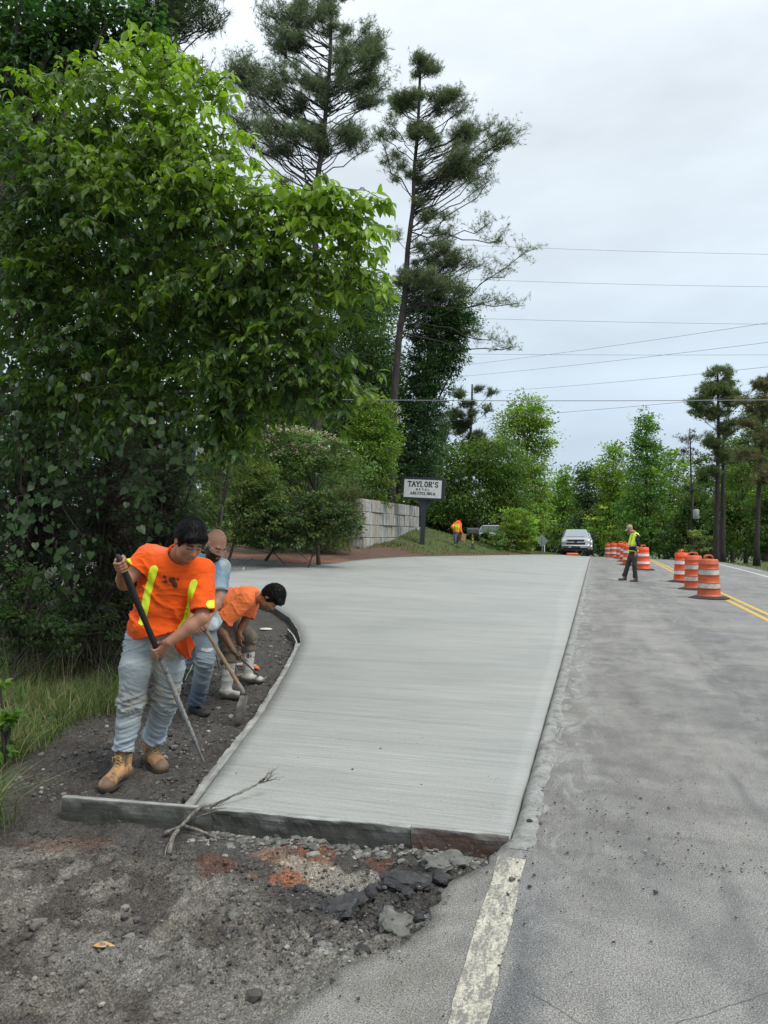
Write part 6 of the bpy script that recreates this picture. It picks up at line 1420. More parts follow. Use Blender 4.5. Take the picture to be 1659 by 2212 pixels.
def clothmat(name, rough=.85, bs=260, weave=.25, spec=.25):
    m = M(name); co = m.coord(); v = m.noise(co, 9, 5, .6); v2 = m.noise(co, bs, 2); m.base(m.mix(1.0, m.attr(), m.ramp(v, [(.3, .86), (.7, 1.1)]), 'MULTIPLY')).rough(rough).set(Specular_IOR_Level=spec, Sheen_Weight=.05 if name != 'hair' else 0)
    b = m.bump(m.noise(co, 42, 4, .6), .35, .006); m.bump(v2, weave, .0015, b); return m.m
MAT_SHIRT = clothmat('cotton_shirt'); MAT_JEANS = clothmat('denim', .9, 320, .4); MAT_BOOTL = clothmat('leather_boot', .6, 90, .3, .4); MAT_HAIR = clothmat('hair', .5, 160, .5, .12); MAT_RUBB = clothmat('rubber_boot', .45, 60, .15, .5)
MAT_SOLE = simple('boot_sole', (.035, .030, .026), .8, .3, 20, .4); MAT_LACE = simple('boot_lace', (.50, .34, .14), .8, .2)
_hv = M('hi_vis_tape'); _hv.base(_hv.mix(1.0, (.74, .86, .03), _hv.ramp(_hv.noise(_hv.coord(), 22, 5, .7), [(.28, .72), (.45, 1.0), (.8, 1.08)]), 'MULTIPLY')).rough(.4); _hv.bump(_hv.noise(_hv.coord(), 40, 3), .2, .004); MAT_HV = _hv.m

def head_sdf(f, c, B, sc, ears=True, beard=False):
    """B rows: right, forward, up"""
    def L(x, y, z): return c + sc * (x * B[0] + y * B[1] + z * B[2])
    f.ell(L(0, -.018, .035), sc * np.array((.076, .098, .098)), B, .02)
    f.ell(L(0, .030, -.030), sc * np.array((.061, .070, .085)), B, .03)
    f.cap(L(-.035, .03, -.085), L(.035, .03, -.085), sc * .030, None, .03)
    f.cap(L(0, .062, -.098), L(0, .066, -.092), sc * .021, None, .025)             # chin
    f.cap(L(-.034, .076, .024), L(.034, .076, .024), sc * .014, None, .018)          # brow
    for x in (-1, 1):
        f.ell(L(x * .040, .058, -.030), sc * np.array((.024, .024, .026)), B, .02)      # cheek
        f.ell(L(x * .031, .092, .001), sc * np.array((.017, .012, .011)), B, .010, 'sub')
        f.ell(L(x * .031, .077, .000), sc * np.array((.0165, .0125, .0125)), B, .003)  # eye under its lid
        f.cap(L(x * .018, .088, -.002), L(x * .043, .080, -.003), sc * .0028, None, .003)
        if ears:
            f.ell(L(x * .079, -.012, -.008), sc * np.array((.011, .021, .032)), B, .008); f.ell(L(x * .089, -.006, -.006), sc * np.array((.006, .011, .018)), B, .003, 'sub')
        f.ell(L(x * .012, .101, -.036), sc * np.array((.009, .009, .007)), B, .006)
    f.cap(L(0, .088, .012), L(0, .110, -.030), sc * .0085, sc * .0125, .010)
    f.cap(L(-.020, .089, -.062), L(.020, .089, -.062), sc * .0075, None, .008); f.cap(L(-.017, .088, -.073), L(.017, .088, -.073), sc * .0085, None, .007)
    f.cap(L(-.026, .098, -.0672), L(.026, .098, -.0672), sc * .0022, None, .002, 'sub')
    if beard:
        f.ell(L(0, .045, -.095), sc * np.array((.060, .058, .050)), B, .02); f.cap(L(-.028, .092, -.052), L(.028, .092, -.052), sc * .008, None, .008)
def head_col(V, c, B, sc, skin, brow=(.02, .014, .01), beard=0, lips=(.30, .12, .09), stub=0):
    q = (V - c) @ B.T / sc; x, y, z = q[:, 0], q[:, 1], q[:, 2]; C = np.tile(np.asarray(skin, float), (len(V), 1))
    def put(w, col): w = np.clip(w, 0, 1)[:, None]; C[:] = C * (1 - w) + np.asarray(col) * w
    onf = y > .045
    put(.5 * np.exp(-((np.abs(x) - .040) / .02) ** 2 - ((z + .03) / .02) ** 2) * onf, np.asarray(skin) * (1.15, .75, .7))
    put(.45 * np.exp(-(x / .012) ** 2 - ((z + .034) / .012) ** 2) * (y > .09), np.asarray(skin) * (1.1, .75, .7))
    put((np.abs(x) < .024) * (np.abs(z + .067) < .012) * (y > .075) * .75, lips)
    put((np.abs(x) < .024) * (np.abs(z + .0672) < .0025) * (y > .07), np.asarray(lips) * .3)
    ax = np.abs(x); put((ax > .013) * (ax < .052) * (np.abs(z - (.024 + .10 * (ax - .02) * (ax < .035) - .25 * np.maximum(0, ax - .036))) < .0058) * (y > .055), brow)
    put((ax > .014) * (ax < .048) * (np.abs(z + .0035 + .06 * np.maximum(0, .02 - ax)) < .0030) * (y > .06) * .92, np.asarray(brow) * .5)
    if beard: put(np.clip((-.030 - z + .10 * np.maximum(0, .02 - y) - .55 * np.maximum(0, ax * 0 + .07 - y) * 0) / .012, 0, 1) * (y > -.03) * (1 - (ax < .024) * (np.abs(z + .067) < .009)) * (z > -.2), beard if np.ndim(beard) else brow); 
    if beard: put((ax < .034) * (np.abs(z + .051) < .009) * (y > .07), beard if np.ndim(beard) else brow)
    if stub: put(stub * np.clip((-.045 - z) / .02, 0, 1) * (y > 0), np.asarray(skin) * .45); put(stub * .8 * (ax < .03) * (np.abs(z + .05) < .007) * (y > .07), np.asarray(skin) * .4)
    return C
def hand_grip(f, C, A, Pn, rb, wrist, sc=1.0, closed=3.9, thumb=1):
    """fingers curl round a bar through C with axis A; Pn points from the bar to the back of the hand"""
    A = N3(A); Pn = N3(np.asarray(Pn) - (np.asarray(Pn) @ A) * A); W = N3(np.asarray(wrist) - C); Q = np.cross(A, Pn)
    if Q @ W < 0: Q = -Q      # Q: from the bar towards the wrist, in the plane across the bar
    kn = []
    for i, (o, fr, ln) in enumerate(((-1.5, .0086, .93), (-.5, .0092, 1.0), (.5, .0092, 1.0), (1.5, .0080, .86))):
        fr *= sc; c0 = C + A * (o * .0195 * sc * -1)
        def pt(ang, rad): return c0 + rad * (math.cos(ang) * Pn + math.sin(ang) * -Q)
        R_ = rb + fr * .95
        mcp = c0 + Pn * (rb + fr * 1.4) + Q * .016 * sc; kn.append(mcp)
        P = [mcp, pt(.75, R_ + .007 * sc), pt(1.75, R_ + .002), pt(2.6, R_), pt(closed * ln, R_)]
        rr = [fr * 1.12, fr * 1.08, fr * 1.0, fr * .96, fr * .88]
        for a, b, ra, rb2 in zip(P[:-1], P[1:], rr[:-1], rr[1:]): f.cap(a, b, ra, rb2, .0035)
    wr = np.asarray(wrist, float)
    for m_, r in zip(kn, (.0115, .012, .012, .0115)): f.cap(m_, wr + (m_ - np.mean(kn, 0)) * .45, r * sc * 1.05, .017 * sc, .012)
    f.cap(np.mean(kn, 0) - Pn * .008, wr, .021 * sc, .021 * sc, .014)
    # thumb: leaves the side of the palm near the wrist, closes over the bar from the other side
    e = kn[0] * .75 + kn[1] * .25; tb = wr * .62 + e * .38 + A * .020 * sc * thumb - Pn * .004
    t1 = C + A * .036 * sc * thumb + Q * (rb + .017 * sc) - Pn * .004; t2 = C + A * .040 * sc * thumb - Pn * (rb + .009 * sc) + Q * .006; t3 = C + A * .034 * sc * thumb - Pn * (rb + .008 * sc) - Q * .016 * sc
    f.cap(tb, t1, .0155 * sc, .0125 * sc, .010); f.cap(t1, t2, .0122 * sc, .0110 * sc, .004); f.cap(t2, t3, .0108 * sc, .0092 * sc, .003)
def hand_open(f, W, D, Nn, sc=1.0, curl=.5, side=1):
    """relaxed hand: W wrist, D towards the fingers, Nn the back of the hand"""
    D = N3(D); Nn = N3(np.asarray(Nn) - (np.asarray(Nn) @ D) * D); S = np.cross(D, Nn) * side
    for i, (o, ln) in enumerate(((-1.5, .072), (-.5, .082), (.5, .078), (1.5, .062))):
        k = W + D * .085 * sc + S * o * .019 * sc; f.cap(W + S * o * .009 * sc, k, .019 * sc, .012 * sc, .01); p = k; a = curl
        for j, q in enumerate((.45, .32, .26)):
            d = D * math.cos(a * (j + .6)) - Nn * math.sin(a * (j + .6)); p2 = p + d * ln * q * sc; f.cap(p, p2, (.0092 - .0008 * j) * sc, (.0086 - .0009 * j) * sc, .004); p = p2
    t0 = W + D * .022 * sc - S * .02 * sc; t1 = t0 + (D * .8 - S * .6 - Nn * .3) * .040 * sc; t2 = t1 + (D * .95 - Nn * .25) * .032 * sc; f.cap(t0, t1, .015 * sc, .012 * sc, .01); f.cap(t1, t2, .0115 * sc, .009 * sc, .004)
def bbox(pts, m): P = np.array(pts, float); return P.min(0) - m, P.max(0) + m
def wl(o):
    p = np.zeros(3)
    while o is not None: p = p + np.array(o.location); o = o.parent
    return p
def part(name, f, mat, root, colfn, disp=None, smooth=True, it=1):
    V, F = f.mesh(); F = orient(V, F)
    if disp is not None: V = V + vnorm(V, F) * disp(V)[:, None]
    C = colfn(V); o = link(name, mesh_data(name, V - wl(root), F, mat, smooth, col=C), root)
    return o, V, F
def mud(C, V, amt, col=(.13, .12, .10), seed=0, s=14):
    n = fbm(V * s, 4, seed); w = np.clip((n - (1 - amt)) / .08, 0, 1)[:, None]; return C * (1 - w) + np.array(col) * w
def ribbon(name, V, F, path, width, toward, root, mat, off=.004, seg=5, round_=(True, True), thick=.002):
    """tape laid on a surface: path = points near it, toward = direction from the viewer into the surface"""
    bv = BVHTree.FromPolygons([tuple(v) for v in V], [tuple(int(i) for i in q) for f in F for q in f]); path = np.array(path, float); L = np.concatenate([[0], np.cumsum(np.linalg.norm(np.diff(path, axis=0), axis=1))]); n = max(6, int(L[-1] / .012)); u = np.linspace(0, L[-1], n); P = np.stack([np.interp(u, L, path[:, k]) for k in range(3)], 1)
    tw = N3(toward); T = np.gradient(P, axis=0); S = np.cross(T, tw); S /= np.linalg.norm(S, axis=1)[:, None]; W_ = []; ok = True
    for i in range(n):
        e = min(u[i] if round_[0] else 9, (L[-1] - u[i]) if round_[1] else 9); h = width / 2; ww = h * math.sqrt(max(.0, 1 - max(0, 1 - e / h) ** 2)) if e < h else h
        for j in np.linspace(-1, 1, seg):
            o = P[i] + S[i] * ww * j - tw * .25; hit = bv.ray_cast(vec(o), vec(tw), 1.0)
            p = np.array(hit[0]) if hit[0] is not None else P[i] + S[i] * ww * j
            if W_ and j > -.9:
                q = W_[-1] + tw * off; dd = (p - q) @ tw
                if abs(dd) > .03: p = p - tw * (dd - .03 * np.sign(dd))
            W_.append(p - tw * off)
    W_ = np.array(W_); i = np.arange(n - 1)[:, None] * seg + np.arange(seg - 1)[None]; Fq = np.stack([i, i + 1, i + seg + 1, i + seg], -1).reshape(-1, 4)
    # drop stretched cells where the ray slipped off the cloth
    e = np.max([np.linalg.norm(W_[Fq[:, a]] - W_[Fq[:, b]], axis=1) for a, b in ((0, 1), (1, 2), (2, 3), (3, 0))], axis=0); Fq = Fq[e < max(.05, width * 1.6)]
    if not len(Fq): return None
    m_ = len(W_); V2 = np.concatenate([W_, W_ + tw * thick]); F2 = np.concatenate([Fq, Fq[:, ::-1] + m_])
    return link(name, mesh_data(name, V2 - wl(root), [F2], mat, True), root)

def laced_boot(root, an, toe, col, sole_z, vox=.006, seed=0, h=.17, w=.050, laces=True, name='boot', mud_=.55, colsole=True, an_top=None):
    """work boot: ankle point, toe direction; a sole of its own below"""
    an = np.asarray(an, float); toe = np.asarray(toe, float); d = toe - an; d[2] = 0; L = np.linalg.norm(d); d /= L; s = np.array((-d[1], d[0], 0)); z = sole_z
    heel = np.array((an[0], an[1], 0)) - d * .055; tip = np.array((toe[0], toe[1], 0)); top = an_top if an_top is not None else an + (0, 0, h - .08)
    f = Field(*bbox([heel, tip, top, (an[0], an[1], z)], .14), vox)
    f.cap(np.array((heel[0], heel[1], z + .055)), np.array((heel[0], heel[1], z + .055)) + d * .05, .042, .045, .02); f.cap(np.array((an[0], an[1], z + .10)), top, .055, .060, .03)
    f.cap(np.array((an[0], an[1], z + .085)) + d * .02, np.array((tip[0], tip[1], z + .052)) - d * .06, .054, .046, .03, sq=(s, 1.0))
    f.ell(np.array((tip[0], tip[1], z + .045)) - d * .05, (.058, .052, .040), np.array([d, s, (0, 0, 1)]), .025)
    f.plane((0, 0, z + .018), (0, 0, -1)); f.plane(top + (0, 0, .0), (0, 0, 1)); f.cap(top + (0, 0, .02), top - (0, 0, .03), .047, .047, .004, 'sub')
    def cf(V):
        C = np.tile(np.asarray(col, float), (len(V), 1)) * np.exp((fbm(V * 25, 3, seed)[:, None] - .5) * .7); lowz = np.clip(1 - (V[:, 2] - z - .03) / .05, 0, 1); front = np.clip(((V - tip) @ d + .10) / .08, 0, 1)
        w_ = np.clip((fbm(V * 18, 3, seed + 2) - .52 + .30 * lowz + .22 * front) / .12, 0, 1)[:, None] * mud_ * 1.5; w_ = np.clip(w_, 0, 1); C = C * (1 - w_) + np.array((.10, .075, .055)) * w_
        seam = (np.abs((V - an) @ d - .045 + .2 * (V[:, 2] - z - .1)) < .003) & (V[:, 2] > z + .05); C[seam] *= .55; return C
    o, V, F = part(name, f, MAT_BOOTL, root, cf, lambda V: folds(V, (0, 0, 1), 60, 14, .002, seed) * np.clip((V[:, 2] - z - .06) / .05, 0, 1))
    g = Field(*bbox([heel, tip, (an[0], an[1], z)], .12), vox); g.cap(np.array((heel[0], heel[1], z + .03)), np.array((heel[0], heel[1], z + .03)) + d * .05, .048, .050, .02); g.cap(np.array((an[0], an[1], z + .03)) + d * .03, np.array((tip[0], tip[1], z + .03)) - d * .055, .050, .056, .02)
    g.plane((0, 0, z + .026), (0, 0, 1)); g.plane((0, 0, z), (0, 0, -1)); part('sole', g, MAT_SOLE, o, lambda V: np.ones((len(V), 3)))
    if laces:
        mb = MB(); fwdp = lambda u, sd: top * (1 - u) + np.array((tip[0], tip[1], z + .10)) * u
        bv = BVHTree.FromPolygons([tuple(v) for v in V], [tuple(int(i) for i in q) for f_ in F for q in f_])
        def surf(u, sd):
            p = (top - (0, 0, .015)) * (1 - u) + (np.array((an[0], an[1], z + .105)) + d * .075) * u + s * sd * .026 + d * .2 + np.array((0, 0, .08)); dr = vec(-d * .9 - np.array((0, 0, .38))); h_ = bv.ray_cast(vec(p), dr.normalized(), .5)
            return (np.array(h_[0]) + d * .003 + (0, 0, .002)) if h_[0] is not None else p - d * .14
        for q in range(5):
            u0, u1 = q / 5, (q + 1) / 5
            for sd in (-1, 1): A_, B_ = surf(u0, sd), surf(u1, -sd); mb.tube(np.array([A_, (A_ + B_) / 2 + d * .005 + (0, 0, .003), B_]) - wl(root), .0030, 5)
        kq = surf(.15, 0)
        for sd in (-1, 1): mb.tube(np.array([kq, kq + s * sd * .03 + d * .02 + (0, 0, .0), kq + s * sd * .035 + d * .015 - (0, 0, .04)]) - wl(root), .0028, 5)
        lo_ = mb.build('lace', MAT_LACE, None, True); lo_.parent = o; CH.setdefault(o.name, []).append(lo_)
    return o

def torso(f, J, S, infl=0.0, k=.05):
    """J joints, S sizes; shared by body and shirt"""
    sh = N3(J['shR'] - J['shL']); up = N3(J['neck'] - J['pelvis']); fw = N3(np.cross(up, sh)); B = np.array([sh, fw, up]); ch = (J['shR'] + J['shL']) / 2
    w, dpt = S['chest']; cc = ch - up * .13 + fw * .01
    f.ell(cc, np.array((w, dpt, .20)) + infl, B, k)
    hipd = N3(J['hipR'] - J['hipL']); B2 = np.array([hipd, N3(np.cross(up, hipd)), up]); w2, d2 = S['belly']; mid = (J['pelvis'] + ch) / 2
    f.ell(mid - up * .04 + fw * S.get('gut', .02), np.array((w2, d2, .17)) + infl, B2, k)
    w3, d3 = S['hip']; f.ell(J['pelvis'], np.array((w3, d3, .13)) + infl, B2, k)
    f.cap(J['shL'] + sh * .01, ch - up * .01, S['shr'] + infl, S['shr'] + .012 + infl, k); f.cap(J['shR'] - sh * .01, ch - up * .01, S['shr'] + infl, S['shr'] + .012 + infl, k)
    return B, ch
def inv_z1(V):
    """world point -> enlargement coordinates, for print and stains placed by eye"""
    d = V - np.array((0, 0, CAM_H)); yy = d[:, 1] * cp + d[:, 2] * sp_; zz = -d[:, 1] * sp_ + d[:, 2] * cp
    px = 384 + FPX * d[:, 0] / yy; py = 512 - FPX * zz / yy; return (px / K / .54004 - 350) * 1.77, (py / K / .54004 - 2000) * 1.77
def N_rows(v): return v / (np.linalg.norm(v, axis=1, keepdims=True) + 1e-9)
def figure(label, J, S, cl, vox, base, group=None):
    """J joints, S sizes, cl clothing: colours and options"""
    root = empty('person', base, 0, label, 'person', group); rt = root
    sk = cl['skin']; hc, hf, hu, hs = J['head'], J['fwd'], J['hup'], S.get('head', 1.0); HB = frame(hf, hu)
    lo, hi = bbox([v for k, v in J.items() if isinstance(v, np.ndarray) and v.shape == (3,) and k not in ('fwd', 'hup', 'hemn') and k[:3] != 'toe'], .2)
    # --- body: one surface
    f = Field(lo, hi, vox * (.85 if vox < .015 else .75)); torso(f, J, S, -.022)
    nb = J['neck']; f.cap(nb - N3(hc - nb) * .03, hc - HB[1] * .02 * hs - HB[2] * .06 * hs, S.get('neck', .056), S.get('neck', .056) * .95, .03)
    head_sdf(f, hc, HB, hs, beard=bool(cl.get('beard')))
    for s_ in 'RL':
        sh, elb, wr = J['sh' + s_], J['el' + s_], J['wr' + s_]; a = S.get('arm', 1.0)
        f.cap(sh, elb, .052 * a, .042 * a, .03); f.cap(elb, elb + (wr - elb) * .35, .041 * a, .043 * a, .02); f.cap(elb + (wr - elb) * .35, wr, .043 * a, .028 * a, .02)
        g = J.get('grip' + s_)
        if g: hand_grip(f, g[0], g[1], g[2], g[3], wr, S.get('hand', 1.0), g[4], g[5])
        elif J.get('open' + s_) is not None: o_ = J['open' + s_]; hand_open(f, wr, o_[0], o_[1], S.get('hand', 1.0), o_[2], o_[3])
        hp, kn, an = J['hip' + s_], J['kn' + s_], J['an' + s_]; f.cap(hp, kn, .075, .052, .03); f.cap(kn, an, .050, .038, .02)
    part('body', f, MAT_SKIN, root, lambda V: head_col(V, hc, HB, hs, sk, beard=cl.get('beard', 0), stub=cl.get('stub', 0)) * np.exp((fbm(V * 30, 3, 3)[:, None] - .5) * .25))
    # --- hair
    if cl.get('hair'):
        h = cl['hair']; f = Field(hc - .2, hc + .2, vox * .8); L_ = lambda x, y, z: hc + hs * (x * HB[0] + y * HB[1] + z * HB[2]); t = h.get('t', .022)
        f.ell(L_(0, -.016, .042), hs * np.array((.078 + t * .8, .100 + t * .8, .098 + t)), HB, .01); f.ell(L_(0, -.06, .0), hs * np.array((.070 + t * .4, .055 + t * .4, .075)), HB, .02)
        if h.get('fringe'): f.cap(L_(-.04, .074, .075), L_(.05, .080, .068), hs * .030, None, .02)
        f.ell(L_(0, .10, -.035), hs * np.array((.105, .090, .092)), HB, .006, 'sub'); f.ell(L_(0, .0, -.12), hs * np.array((.14, .14, .085)), HB, .01, 'sub')
        for x in (-1, 1): f.ell(L_(x * .095, .0, -.02), hs * np.array((.03, .028, .036)), HB, .004, 'sub')
        sc_ = h.get('curl', 40); am = h.get('amp', .006)
        def hd(V): n = fbm(V * sc_, 3, 5, .6); return am * (1 - 4 * np.abs(n - .5)) 
        def hcf(V): return np.asarray(h['col']) * np.exp((fbm(V * sc_ * 1.2, 3, 8)[:, None] - .5) * 1.2)
        _, HV_, HF_ = part('hair', f, MAT_HAIR, root, hcf, hd)
        # loose locks that break up the outline
        gg = np.random.default_rng(4); nrm = vnorm(HV_, HF_); up_ = ((HV_ - hc) @ HB[2] > .0); ix = gg.choice(np.nonzero(up_)[0], 1500); Pp = HV_[ix] - nrm[ix] * .003; crown = hc - HB[1] * .03 + HB[2] * .14
        flow = N_rows(Pp - crown); flow = flow - (flow * nrm[ix]).sum(1, keepdims=True) * nrm[ix]; Dd = N_rows(N_rows(flow) + nrm[ix] * gg.uniform(.05, .40, (len(ix), 1)) + gg.normal(0, .28, (len(ix), 3))); Ll = gg.uniform(.012, .030, (len(ix), 1)) * h.get('lock', 1)
        Ss = N_rows(np.cross(Dd, nrm[ix])) * gg.uniform(.0012, .0026, (len(ix), 1)); Mv = Pp + Dd * Ll * .55 + nrm[ix] * .002; Tv = Pp + Dd * Ll - nrm[ix] * Ll * .25
        Vl = np.stack([Pp - Ss, Pp + Ss, Mv - Ss * .8, Mv + Ss * .8, Tv], 1).reshape(-1, 3); b_ = (np.arange(len(ix)) * 5)[:, None]; Fl = np.concatenate([b_ + (0, 1, 3), b_ + (0, 3, 2), b_ + (2, 3, 4)])
        link('hair_locks', mesh_data('hair_locks', Vl - wl(root), [Fl], MAT_HAIR, False, col=np.tile(np.asarray(h['col'], float) * .8, (len(Vl), 1))), root)
    # --- trousers
    t = cl['legs']; f = Field(lo, hi, vox); torso(f, {**J, 'shL': J['pelvis'] + (J['shL'] - J['pelvis']) * .15, 'shR': J['pelvis'] + (J['shR'] - J['pelvis']) * .15, 'neck': J['neck']}, {**S, 'shr': .05, 'chest': (S['hip'][0] * .8, S['hip'][1] * .8), 'belly': (S['hip'][0] * .85, S['hip'][1] * .85), 'gut': 0}, .0)
    r = t['r']; low = {}
    for s_ in 'RL':
        hp, kn, an = J['hip' + s_], J['kn' + s_], J['an' + s_]; e = t.get('end' + s_, t.get('end', .92)); c_ = kn + (an - kn) * .4
        f.cap(hp + (kn - hp) * .02, hp + (kn - hp) * .45, r[0], r[1], .022); f.cap(hp + (kn - hp) * .45, kn, r[1], r[2], .03); f.cap(kn, c_, r[2], r[3], .025); f.cap(c_, kn + (an - kn) * e, r[3], r[4], .02)
    up = N3(J['neck'] - J['pelvis']); wst = J['pelvis'] + up * .13; f.plane(wst, up)
    for s_ in 'RL':
        kn, an = J['kn' + s_], J['an' + s_]; e = t.get('end' + s_, t.get('end', .92)); p = kn + (an - kn) * e; d = N3(an - kn); f.plane(p + d * r[4] * .25, d + N3(J.get('toe' + s_, an) - an) * .25, lim=(p + d * r[4] * .4, r[4] * 2.6)); f.cap(p + d * r[4] * .8, p - d * .02, r[4] - .012, None, .002, 'sub')
    def pd(V):
        o = np.zeros(len(V)); best = np.full(len(V), 9.)
        for s_ in 'RL':
            hp, kn, an = J['hip' + s_], J['kn' + s_], J['an' + s_]
            for a, b, wf in ((hp, kn, lambda u: .25 + .9 * sst(u, .55, 1.0) + .45 * sst(-u, -.35, 0)), (kn, an, lambda u: .35 + 1.0 * sst(-u, -.35, 0) + 1.0 * sst(u, .55, .9))):
                ba = b - a; u = np.clip((V - a) @ ba / (ba @ ba), 0, 1); dd = np.linalg.norm(V - a - u[:, None] * ba, axis=1); m_ = dd < best
                if m_.any(): ax_ = N3(ba) + N3(np.cross(ba, (0, 1, 0))) * .35 * (1 if s_ == 'R' else -1); w = folds(V[m_], ax_, 30, 5, t.get('amp', .006), 9) + folds(V[m_], N3(ba) - N3(np.cross(ba, (0, 1, 0))) * .3, 62, 9, t.get('amp', .006) * .38, 19); o[m_] = w * wf(u[m_]); best[m_] = dd[m_]
        return o
    def pc(V):
        C = np.tile(np.asarray(t['col'], float), (len(V), 1)) * np.exp((fbm(V * 7, 4, 2)[:, None] - .5) * t.get('var', .5))
        if 'lo' in t:
            kz = (J['knR'][2] + J['knL'][2]) / 2; w = np.exp(-((V[:, 2] - kz - .02) / .14) ** 2)[:, None] * .6; C = C * (1 - w) + np.array(t['knee']) * w
            w = np.clip((kz - .16 - V[:, 2]) / .12, 0, 1)[:, None] * .7; C = C * (1 - w) + np.array(t['lo']) * w
        for s_, sg in (('R', -1), ('L', 1)):      # outer and inner seams
            for a, b in ((J['hip' + s_], J['kn' + s_]), (J['kn' + s_], J['an' + s_])):
                ba = b - a; u = (V - a) @ ba / (ba @ ba); q = V - a - np.clip(u, 0, 1)[:, None] * ba; w = (np.abs(q[:, 1] - .01) < vox * .45) & (u > -.1) & (u < 1) & (np.linalg.norm(q, axis=1) < .14); C[w] *= .62
        C = mud(C, V, t.get('mud', .35), t.get('mudc', (.16, .15, .13)), 12, 11); return C
    o, PV, PF = part('trousers', f, MAT_JEANS, root, pc, pd)
    # --- shirt
    t = cl['shirt']; f = Field(lo, hi, vox); B, ch = torso(f, J, S, t.get('infl', .012), .06); hem = J.get('hem', J['pelvis'] + up * .02); f.ell(hem + up * .05, np.array((S['hip'][0] + t.get('infl', .012) + .012, S['hip'][1] + t.get('infl', .012) + .015, .12)), B, .04)
    f.plane(hem, J.get('hemn', -up), .004)
    for s_ in 'RL':
        sh, elb, wr = J['sh' + s_], J['el' + s_], J['wr' + s_]; fr = t.get('sleeve' + s_, t.get('sleeve', .62)); r0, r1 = t.get('sr', (.082, .074))
        if fr <= 1.0:
            e = sh + (elb - sh) * fr; d = N3(elb - sh); f.cap(sh, e + d * .03, r0, r1, .045); f.plane(e, d, lim=(e + d * .045, .105)); f.cap(e + d * .05, e - d * .05, r1 - .014, r1 - .016, .002, 'sub')
        else:
            f.cap(sh, elb, r0, r1, .03); e = elb + (wr - elb) * (fr - 1); f.cap(elb, e, r1, r1 * .72, .02); d = N3(wr - elb); f.plane(e, d, lim=(e + d * .04, .08))
    nd = N3(hc - HB[2] * .08 - nb); f.cap(nb + nd * .01, nb + nd * .14, S.get('neck', .056) + .010, S.get('neck', .056) + .03, .006, 'sub')
    fd = t.get('fold', ((.6, 0, .7), 13, 2.2, .014))
    def sd(V): w = 1 - .75 * np.clip(((V - ch) @ up + .12) / .15, 0, 1); w = w * (.35 + .65 * np.clip(((V - hem) @ up) / .07, 0, 1)); return folds(V, *fd, 4) * w + folds(V, (0, .3, 1), 26, 7, fd[3] * .3, 6) * (.3 + .7 * np.clip(((V - hem) @ up) / .07, 0, 1))
    def scf(V):
        C = np.tile(np.asarray(t['col'], float), (len(V), 1)) * np.exp((fbm(V * 6, 4, 5)[:, None] - .5) * t.get('var', .35))
        if t.get('stains'): C = mud(C, V, t['stains'], (.09, .035, .02), 15, 17)
        return t['paint'](C, V) if t.get('paint') else C
    o, SV, SF = part('shirt', f, MAT_SHIRT, root, scf, sd)
    col_ = MB(); a = np.linspace(0, 2 * math.pi, 20, endpoint=True); X = N3(np.cross(nd, (0, 1, .2))); Yv = np.cross(nd, X); rr = S.get('neck', .056) + .016
    if t.get('collar', True):
        pts = np.array([nb + nd * (.012 + t.get('colh', .0)) + rr * (math.cos(q) * X + math.sin(q) * Yv) for q in a]); bv = None; col_.tube(pts - wl(root), .0065, 6, col=t['col'], cap=False); col_.build('collar', MAT_SHIRT, root, True, use_col=True)
    return root, dict(shirt=(SV, SF), pants=(PV, PF), HB=HB)

# ================================================================== 1: worker with the bar
sole1 = ong(249, 1697); sole2 = ong(336, 1665)
def foot(p, d, back=.085): d = N3((d[0], d[1], 0)); return np.array((p[0], p[1], p[2])) - d * back
fR = foot(sole1, (-.22, -1)); fL = foot(sole2, (.62, -.78))
barT, barB = az1(213, 388, 4.30), az1(845, 1855, 5.05); barB2 = ong(442, 1646); barB = barB2 + (0, 0, -.02)
barD = N3(barT - barB)
def on_bar(y): 
    u = (y - 388) / (1855 - 388); return barT + (barB - barT) * np.clip(u * (1 / (1 + 0)), 0, 1)
def bar_at_z1y(y):
    lo_, hi_ = 0., 1.
    for _ in range(40):
        m_ = (lo_ + hi_) / 2; p = barT + (barB - barT) * m_
        if inv_z1(p[None])[1][0] < y: lo_ = m_
        else: hi_ = m_
    return barT + (barB - barT) * lo_
C1, C2 = bar_at_z1y(462), bar_at_z1y(1068)
J = dict(pelvis=az1(482, 945, 4.97), hipR=az1(372, 985, 4.93), hipL=az1(592, 1010, 5.0), neck=az1(640, 395, 4.80), shR=az1(432, 405, 4.80), shL=az1(812, 505, 4.86), head=az1(722, 292, 4.66),
         fwd=np.array((.50, -.62, -.56)), hup=np.array((.10, 0, 1.0)), elR=az1(262, 590, 4.72), wrR=C1 + np.array((-.030, .085, -.045)), elL=az1(812, 835, 4.74), wrL=C2 + np.array((.085, -.035, .062)),
         knR=az1(308, 1420, 4.88), knL=az1(556, 1420, 5.03), anR=fR + (0, 0, .16), anL=fL + (0, 0, .16), toeR=fR + N3((-.22, -1, 0)), toeL=fL + N3((.62, -.78, 0)),
         gripR=(C1, barD, (-1, .15, 0), .020, 3.1, 1), gripL=(C2, barD, (.45, -.85, .1), .019, 3.2, 1), hem=az1(500, 950, 4.9), hemn=np.array((.20, 0, -1.0)))
S = dict(chest=(.190, .125), belly=(.180, .135), hip=(.178, .125), shr=.066, head=1.03, neck=.062, arm=1.08, gut=.03, hand=1.02)
